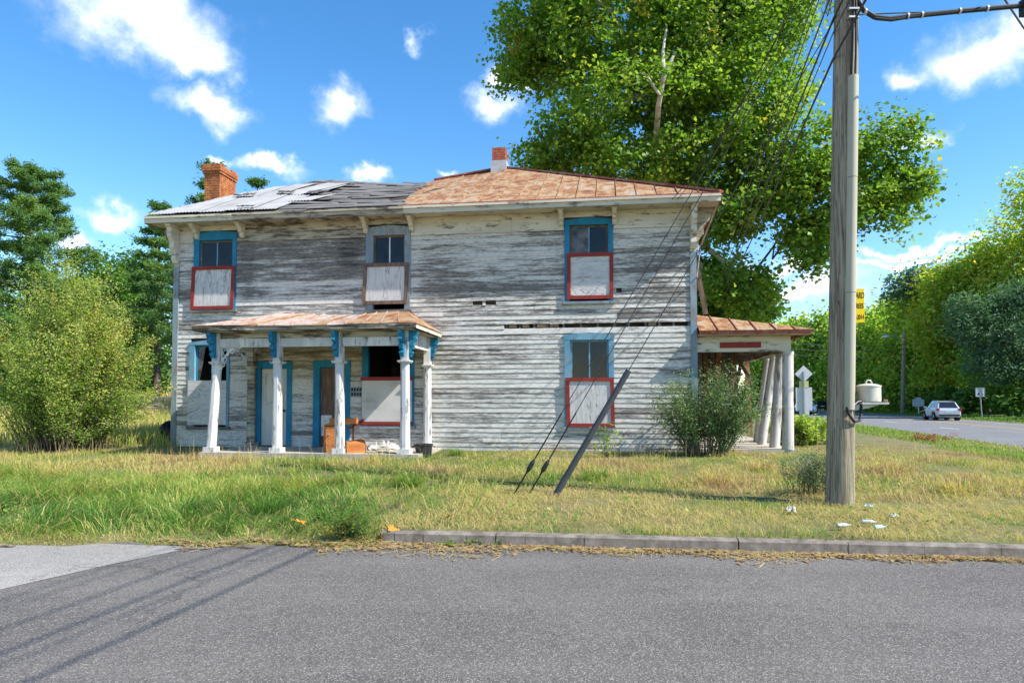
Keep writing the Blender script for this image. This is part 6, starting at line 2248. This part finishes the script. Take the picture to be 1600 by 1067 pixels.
# the wood beyond the highway
L_wood = leafmat('wood_leaf', [(0.0, (0.08, 0.17, 0.04)), (0.3, (0.17, 0.31, 0.055)), (0.55, (0.29, 0.42, 0.065)), (0.8, (0.46, 0.5, 0.085)), (1.0, (0.48, 0.34, 0.07))], 0.58, 0.55)
L_dark = leafmat('dark_evergreen_leaf', [(0.0, (0.035, 0.09, 0.05)), (0.4, (0.07, 0.15, 0.085)), (0.75, (0.125, 0.22, 0.135)), (1.0, (0.2, 0.28, 0.19))], 0.4, 0.5)
woods = [  # px, depth, top y, half width px, material, tone, label
    (1660, 66, 255, 90, L_wood, 0.6, 'tall bright green tree at the right edge beyond the highway'),
    (1590, 70, 330, 75, L_wood, 0.62, 'yellow green tree behind the dark bushy one beyond the highway'),
    (1530, 74, 352, 60, L_wood, 0.55, 'tall tree left of the bright one, behind the speed limit sign'),
    (1480, 79, 415, 60, L_wood, 0.62, 'yellowing tree behind the silver car'),
    (1425, 88, 455, 52, L_wood, 0.5, 'rounded tree behind the distant lamp pole'),
    (1378, 96, 470, 45, L_wood, 0.52, 'green tree just right of the yellow sign'),
    (1335, 104, 492, 48, L_wood, 0.42, 'tree standing behind the canister in the wood'),
    (1290, 116, 492, 46, L_wood, 0.35, 'darker tree left of the utility pole above the guide sign'),
    (1248, 126, 505, 42, L_wood, 0.45, 'tree behind the diamond sign'),
    (1205, 140, 515, 40, L_wood, 0.35, 'farthest tree of the wood, behind the porch columns'),
]
for i, (px, dd, ty_, hwid, mt, tn, lab) in enumerate(woods):
    x_ = (px - 800) / FPX * dd
    gz = float(zfun(x_, dd))
    yb = 625 + (CAMZ - gz) * FPX / dd
    hgt = yb - ty_
    r0 = random.Random(300 + i)
    bl = []
    for q in range(9):
        t = q / 8
        wv = hwid * (0.55 + 0.6 * math.sin(math.pi * min(1, 0.12 + t * 0.8))) * (1 - 0.45 * t)
        bl.append(blob(px + r0.uniform(-0.5, 0.5) * hwid, yb - hgt * (0.16 + 0.72 * t), dd + r0.uniform(-2, 2), wv * r0.uniform(0.6, 0.85), hgt * 0.14, 3.0))
    tree('woodland_tree', lab, (x_, dd, gz), bl, mt, 900, 26, 0.0052 * dd, 0.0115 * dd, 400 + i, group='wood beyond the highway', trunk_r=0.24, limbs=7, shell=0.3, width=0.9, tone=(tn + 0.04, 0.17), gap=-0.4, gapf=0.55)
# dark bushy tree leaning towards the road
bl = [blob(1560, 520, 60, 55, 45, 2.5), blob(1610, 490, 60, 70, 50, 3), blob(1510, 500, 60, 32, 40, 1.8), blob(1555, 570, 60, 45, 28, 2), blob(1620, 570, 60, 60, 50, 3), blob(1580, 465, 60, 40, 28, 2)]
tree('evergreen_tree', 'dark blue green bushy tree above the speed limit sign', (at(1640, 600, 61).x, 61, 0.5), bl, L_dark, 1100, 26, 0.33, 0.45, 31, trunk_r=0.2, limbs=8, shell=0.25, width=0.4, tone=(0.5, 0.2), droop=0.3)
# thin airy tree above the wood
bl = [blob(1430, 440, 84, 36, 22, 2.5), blob(1400, 455, 84, 20, 12, 1.5), blob(1460, 432, 84, 22, 18, 1.5)]
tree('airy_tree', 'thin airy tree top standing above the wood', (at(1430, 600, 84).x, 84, 0.5), bl, L_dark, 170, 14, 0.5, 0.7, 33, trunk_r=0.2, limbs=9, shell=0.2, width=0.6, tone=(0.6, 0.15))
# undergrowth along the wood's edge
for i in range(13):
    dd = 52 + i * 7.5
    x_, y_ = pt_road(17.5, dd)
    gz = float(zfun(x_, y_))
    px = 800 + FPX * x_ / y_
    k = FPX / y_
    bl = [(x_ + q * 1.6 - 1.6, y_ + 0.8 * q, gz + 1.3 + 0.4 * (q % 2), 1.7, 1.5, 1.5) for q in range(3)]
    tree('hedge_shrub', ['', 'second ', 'third ', 'fourth ', 'fifth ', 'sixth ', 'seventh ', 'eighth ', 'ninth ', 'tenth ', 'eleventh ', 'twelfth ', 'thirteenth '][i] + ('nearest ' if i == 0 else '') + 'dark shrub at the foot of the wood counted from the right',
         (x_, y_, gz), bl, L_mid, 90, 22, 0.006 * dd + 0.05, 0.5, 500 + i, 'shrub', 'shrubs along the wood', trunk_r=0.08, limbs=4, shell=0.2, tone=(0.4, 0.14))

# ---- conifers and trees on the left
L_pine = leafmat('pine_needles', [(0.0, (0.04, 0.1, 0.045)), (0.4, (0.095, 0.2, 0.07)), (0.7, (0.17, 0.29, 0.08)), (1.0, (0.26, 0.35, 0.1))], 0.4, 0.6)


def pine(label, px, D_, top_y, hw_px, seed, low=0.1, n_wh=14, dens=1.0, tone=0.45, spread=1.0, ex=0.65):
    rs_ = np.random.RandomState(seed)
    rnd_ = random.Random(seed)
    x_ = (px - 800) / FPX * D_
    gz = float(zfun(x_, D_))
    top = at(px, top_y, D_).z
    H = top - gz
    R = hw_px * D_ / FPX
    root = tag(empty('pine_tree', (x_, D_, gz)), label, 'tree', 'conifers left of the house')
    tr = MB()
    lean = rnd_.uniform(-0.4, 0.4)
    tr.tube([(0, 0, -0.3), (lean * 0.3, 0, H * 0.4), (lean, 0, H * 0.97)], [0.26, 0.19, 0.03], 9)
    C, O, S = [], [], []
    for w in range(n_wh):
        t = low + (0.98 - low) * w / (n_wh - 1)
        prof = (1 - t) ** ex * min(1, 0.45 + t * 2.2)
        nb = rnd_.randint(4, 6)
        a0 = rnd_.uniform(0, 6.28)
        for b_ in range(nb):
            a = a0 + 6.283 * b_ / nb + rnd_.uniform(-0.3, 0.3)
            L = max(0.5, R * 1.45 * prof * rnd_.uniform(0.6, 1.15) * spread)
            rise = L * rnd_.uniform(0.05, 0.3)
            s = Vector((lean * t, 0, H * t))
            e = s + Vector((math.cos(a) * L, math.sin(a) * L, rise))
            tr.tube([s, s.lerp(e, 0.5) + Vector((0, 0, -0.06 * L)), e], [0.05, 0.035, 0.012], 5)
            m_ = int((14 + 26 * L / 2.0) * dens)
            f = rs_.uniform(0.3, 1.05, m_) ** 0.8
            wd = 0.19 * L * (1.15 - f) + 0.12
            cc_ = np.array(s)[None] + (np.array(e) - np.array(s))[None] * f[:, None]
            cc_[:, 2] += -0.06 * L * 4 * f * (1 - f)
            cc_ += rs_.normal(0, 1, (m_, 3)) * np.stack([wd, wd, 0.05 + wd * 0.2], -1)
            kk = 9
            sh = rs_.normal(0, 1, m_)
            C.append(np.repeat(cc_, kk, 0) + rs_.normal(0, 0.095, (m_ * kk, 3)))
            S.append(np.repeat(sh, kk) * 0.5 + rnd_.gauss(0, 0.6))
    C = np.concatenate(C)
    S = np.concatenate(S)
    V, F = leaf_quads(C, 0.0056 * D_, np.array([0, 0, 1.0]), rs_, 0.3)
    fast_mesh('needles', V, F, L_pine, root, tint=np.clip(tone + 0.13 * S + rs_.normal(0, 0.07, len(C)), 0, 1))
    tr.build('trunk', M_bark, root, smoothed=True)
    return root


pine('broad pine tree at the left edge of the picture', 42, 42, 266, 84, 61, 0.05, 18, 2.3, 0.56, 1.0, 0.36)
pine('tall dark pine standing right behind the left chimney', 316, 40, 258, 80, 62, 0.2, 13, 1.4, 0.48)
pine('slim pine just left of the house behind the eave', 245, 46, 318, 52, 63, 0.3, 12, 1.4, 0.55)
pine('short pine top showing beyond the sagging roof', 398, 44, 280, 26, 64, 0.1, 14, 0.8, 0.4)
for i, (px, dd, ty_, hwid, tn, lab) in enumerate(((170, 50, 405, 48, 0.35, 'dark rounded tree between the two pines'), (215, 55, 405, 45, 0.33, 'dark green tree behind the slim pine'), (105, 56, 445, 60, 0.35, 'dark tree behind the top of the big bush'), (20, 58, 455, 60, 0.35, 'shaded tree behind the bush at the left edge'))):
    x_ = (px - 800) / FPX * dd
    gz = float(zfun(x_, dd))
    yb = 625 + (CAMZ - gz) * FPX / dd
    hgt = yb - ty_
    r0 = random.Random(700 + i)
    bl = [blob(px + r0.uniform(-0.45, 0.45) * hwid, yb - hgt * (0.12 + 0.78 * q / 7), dd + r0.uniform(-1.5, 1.5), hwid * (0.85 - 0.5 * q / 7) * r0.uniform(0.75, 1.0), hgt * 0.15, 2.5) for q in range(8)]
    tree('field_tree', lab, (x_, dd, gz), bl, L_mid, 600, 24, 0.0055 * dd, 0.011 * dd, 720 + i, group='dark trees beyond the field', trunk_r=0.22, limbs=7, shell=0.3, tone=(tn, 0.13))

# the big bush left of the house: many upright shoots
L_bush = leafmat('bush_leaf', [(0.0, (0.07, 0.16, 0.025)), (0.3, (0.16, 0.29, 0.045)), (0.6, (0.31, 0.41, 0.085)), (0.85, (0.48, 0.51, 0.17)), (1.0, (0.6, 0.5, 0.1))], 0.5, 0.55)


def shoots(name, label, cat, base, stems, mat, per_m, lsize, seed, width=0.6, tone=(0.45, 0.15), spread=0.09, twig=True, stem_r=0.014, toptone=0.15):
    """a shrub of arching stems, each carrying leaves along its length; stems: (dx, dy, height, bend)"""
    rs_ = np.random.RandomState(seed)
    rnd_ = random.Random(seed)
    base = Vector(base)
    root = tag(empty(name, base), label, cat)
    st = MB()
    C, T, O = [], [], []
    for (dx, dy, h_, b0x, b0y) in stems:
        p0 = Vector((b0x, b0y, -0.05))
        p1 = Vector((b0x + dx * 0.35, b0y + dy * 0.35, h_ * 0.55))
        p2 = Vector((b0x + dx, b0y + dy, h_))
        ns = 7
        pts = [(p0.lerp(p1, t)).lerp(p1.lerp(p2, t), t) for t in np.linspace(0, 1, ns)]
        st.tube(pts, [stem_r * (1.1 - 0.9 * i / (ns - 1)) for i in range(ns)], 5)
        segs = [pts]
        if twig:
            for q in range(5):
                k = rnd_.randint(2, ns - 2)
                e = pts[k] + Vector((rnd_.gauss(0, 0.32), rnd_.gauss(0, 0.32), rnd_.uniform(0.05, 0.5))) * (0.35 + 0.25 * h_)
                tp = [pts[k], pts[k].lerp(e, 0.5) + Vector((0, 0, 0.04)), e]
                st.tube(tp, [stem_r * 0.5, stem_r * 0.35, stem_r * 0.15], 4)
                segs.append(tp)
        sh = rnd_.gauss(0, 1)
        for sg_ in segs:
            A_ = np.array(sg_)
            L = sum((sg_[i + 1] - sg_[i]).length for i in range(len(sg_) - 1))
            m_ = max(4, int(per_m * L))
            f = rs_.uniform(0.18 if sg_ is pts else 0.0, 1.0, m_) * (len(sg_) - 1)
            i0 = np.minimum(f.astype(int), len(sg_) - 2)
            cc_ = A_[i0] + (A_[i0 + 1] - A_[i0]) * (f - i0)[:, None]
            cc_ = cc_ + rs_.normal(0, spread, (m_, 3))
            C.append(cc_)
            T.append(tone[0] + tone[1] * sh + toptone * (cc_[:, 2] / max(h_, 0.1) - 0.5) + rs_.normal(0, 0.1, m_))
    C, T = np.concatenate(C), np.concatenate(T)
    k = C[:, 2] > 0.02
    V, F = leaf_quads(C[k], lsize, np.array([0, -0.2, 0.9]), rs_, width)
    fast_mesh('foliage', V, F, mat, root, tint=np.clip(T[k], 0, 1))
    st.build('stems', M_bark, root)
    return root


rb2 = random.Random(21)
bx = at(100, 690, 17.0)
bz = float(zfun(bx.x, 17.0))
stems = []
for i in range(170):
    a = rb2.uniform(0, 6.283)
    r = math.sqrt(rb2.random())
    tx, ty2 = r * math.cos(a) * 2.25, r * math.sin(a) * 1.6
    h_ = (4.3 - 1.9 * r * r) * rb2.uniform(0.62, 1.06)
    if rb2.random() < 0.2:
        h_ *= 0.55
    bsx, bsy = tx * 0.35 + rb2.gauss(0, 0.15), ty2 * 0.35 + rb2.gauss(0, 0.15)
    stems.append((tx - bsx, ty2 - bsy, h_, bsx, bsy))
for i in range(26):         # long bare-topped shoots above the outline
    a = rb2.uniform(0, 6.283)
    r = rb2.uniform(0.1, 0.9)
    stems.append((r * math.cos(a) * 1.2, r * math.sin(a) * 0.8, (4.75 - 1.5 * r * r) * rb2.uniform(0.9, 1.06), r * math.cos(a) * 0.8, r * math.sin(a) * 0.6))
for i in range(16):         # low arms reaching right over the field
    h_ = rb2.uniform(0.9, 1.7)
    stems.append((rb2.uniform(1.6, 2.5), rb2.uniform(-0.6, 0.6), h_, rb2.uniform(-0.2, 0.4), rb2.uniform(-0.4, 0.4)))
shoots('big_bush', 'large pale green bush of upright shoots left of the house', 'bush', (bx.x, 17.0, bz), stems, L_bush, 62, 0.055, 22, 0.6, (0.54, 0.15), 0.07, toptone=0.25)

# shrub before the side porch
p = ground_at(1125, 712)
stems = []
for i in range(95):
    a = rb2.uniform(0, 6.283)
    r = math.sqrt(rb2.random())
    tx, ty2 = r * math.cos(a) * 1.3, r * math.sin(a) * 0.7
    h_ = (2.15 - 0.75 * r) * rb2.uniform(0.6, 1.1)
    stems.append((tx * 0.75, ty2 * 0.7, h_, tx * 0.3, ty2 * 0.3))
for i in range(7):
    stems.append((rb2.uniform(0.5, 1.1), rb2.uniform(-0.2, 0.3), rb2.uniform(1.7, 2.15), rb2.uniform(-0.1, 0.3), 0))
L_shrub = leafmat('porch_shrub_leaf', [(0.0, (0.03, 0.085, 0.025)), (0.35, (0.07, 0.16, 0.045)), (0.65, (0.15, 0.25, 0.085)), (1.0, (0.3, 0.38, 0.19))], 0.35, 0.55)
py_ = hw(HW + 0.1, -0.85, 0)
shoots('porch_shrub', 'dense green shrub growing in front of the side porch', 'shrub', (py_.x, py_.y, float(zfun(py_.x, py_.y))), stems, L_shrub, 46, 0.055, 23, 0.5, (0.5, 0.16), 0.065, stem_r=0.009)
# pale leaved shrub right of the columns
q = at(1250, 690, 18.5)
stems = [(rb2.gauss(0, 0.42), rb2.gauss(0, 0.35), rb2.uniform(0.3, 0.68), rb2.gauss(0, 0.22), rb2.gauss(0, 0.2)) for i in range(46)]
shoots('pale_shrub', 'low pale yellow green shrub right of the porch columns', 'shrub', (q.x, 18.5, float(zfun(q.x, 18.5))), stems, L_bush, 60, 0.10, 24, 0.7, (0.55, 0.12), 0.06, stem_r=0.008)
# sapling in front of the right window
q = at(947, 712, 15.1)
stems = [(0.02, 0, 0.78, 0, 0), (-0.28, 0.05, 0.62, 0, 0), (0.3, 0.02, 0.6, 0, 0), (-0.5, -0.05, 0.4, 0, 0), (0.2, 0.05, 0.85, 0, 0), (-0.15, 0, 0.72, 0, 0), (0.38, 0, 0.42, 0, 0)]
shoots('sapling', 'small yellow green sapling below the lower right window', 'sapling', (q.x, 15.1, float(zfun(q.x, 15.1))), stems, L_bush, 34, 0.085, 25, 0.5, (0.52, 0.06), 0.03, twig=False, stem_r=0.007)
# blue-green weed beside the pole
q = ground_at(1270, 775)
stems = [(rb2.gauss(0, 0.2), rb2.gauss(0, 0.15), rb2.uniform(0.35, 0.75), rb2.gauss(0, 0.15), rb2.gauss(0, 0.1)) for i in range(34)]
L_weed = leafmat('blue_weed_leaf', [(0.0, (0.04, 0.09, 0.04)), (0.4, (0.1, 0.17, 0.07)), (0.75, (0.2, 0.26, 0.15)), (0.95, (0.3, 0.35, 0.42)), (1.0, (0.36, 0.38, 0.6))], 0.3, 0.6)
shoots('aster_weed', 'blue flowering weed clump left of the pole foot', 'weed', q, stems, L_weed, 75, 0.032, 26, 0.4, (0.42, 0.22), 0.04, twig=True, stem_r=0.004)
q = ground_at(548, 838)
stems = [(rb2.gauss(0, 0.16), rb2.gauss(0, 0.12), rb2.uniform(0.1, 0.24), rb2.gauss(0, 0.1), rb2.gauss(0, 0.08)) for i in range(26)]
shoots('aster_weed', 'low dark green weed clump where the kerb begins', 'weed', q, stems, L_mid, 70, 0.04, 27, 0.3, (0.45, 0.2), 0.03, twig=True, stem_r=0.004)
q = ground_at(1450, 690)
stems = [(rb2.gauss(0, 0.3), rb2.gauss(0, 0.2), rb2.uniform(0.12, 0.3), rb2.gauss(0, 0.3), rb2.gauss(0, 0.15)) for i in range(24)]
L_dead = leafmat('dead_weed_leaf', [(0.0, (0.16, 0.05, 0.025)), (0.5, (0.28, 0.09, 0.04)), (1.0, (0.38, 0.18, 0.09))], 0.2, 0.7)
shoots('dead_weed', 'rust brown dead weed clump on the grass by the highway', 'weed', q, stems, L_dead, 60, 0.07, 28, 0.5, (0.5, 0.2), 0.05, twig=False, stem_r=0.006)
# leafy weeds and coarse tufts in the uncut grass
for i, (px, py, hh, wd_, tn, lab) in enumerate(((240, 770, 0.3, 0.3, 0.2, 'leafy green tuft furthest left in the verge grass'), (420, 800, 0.3, 0.35, 0.15, 'deep green tuft in the lush verge grass'),
                                            (520, 815, 0.32, 0.4, 0.12, 'dark green coarse tuft left of the weed clump at the kerb'), (640, 760, 0.28, 0.3, 0.3, 'green tuft in the grass before the tub'),
                                            (712, 712, 0.2, 0.2, 0.25, 'small dark leaved weed at the foot of the wall'), (930, 750, 0.26, 0.35, 0.3, 'olive tuft right of the dark guard tube'),
                                            (1120, 755, 0.3, 0.4, 0.72, 'straw coloured tuft before the porch shrub'), (1190, 735, 0.3, 0.4, 0.8, 'brownish tuft before the side porch step'),
                                            (1400, 740, 0.3, 0.45, 0.85, 'brown dry tuft right of the pole'), (1500, 770, 0.3, 0.4, 0.75, 'tan dry tuft on the right verge'), (90, 745, 0.4, 0.4, 0.7, 'tall straw tuft below the big bush'))):
    q = ground_at(px, py)
    n_ = 260
    a_ = rt_.uniform(0, 6.283, n_)
    rr_ = wd_ * np.sqrt(rt_.uniform(0, 1, n_)) * 0.55
    V, F, T = blades(q.x + rr_ * np.cos(a_), q.y + rr_ * np.sin(a_), hh * rt_.uniform(0.5, 1.2, n_), rt_.uniform(0.007, 0.014, n_), rt_.uniform(0.3, 1.5, n_), np.clip(tn + rt_.normal(0, 0.1, n_), 0, 1), curl=a_ + rt_.normal(0, 0.5, n_))
    o = fast_mesh('grass_tuft', V - np.array(q)[None], F, M_grass, tint=T)
    o.location = q
    tag(o, lab, 'grass tuft', 'coarse tufts in the verge')
for i, (px, py) in enumerate(((746, 858), (700, 862), (783, 856))):
    q = ground_at(px, py)
    q.z = 0.0
    stems = [(rb2.gauss(0, 0.06), rb2.gauss(0, 0.04), rb2.uniform(0.03, 0.07), rb2.gauss(0, 0.04), rb2.gauss(0, 0.02)) for k in range(12)]
    shoots('gutter_weed', ['small green weed in the gutter, middle of three', 'small green weed in the gutter, leftmost of three', 'small green weed in the gutter, rightmost of three'][i], 'weed', q, stems, L_bush, 160, 0.028, 40 + i, 0.55, (0.3, 0.1), 0.012, twig=False, stem_r=0.003)
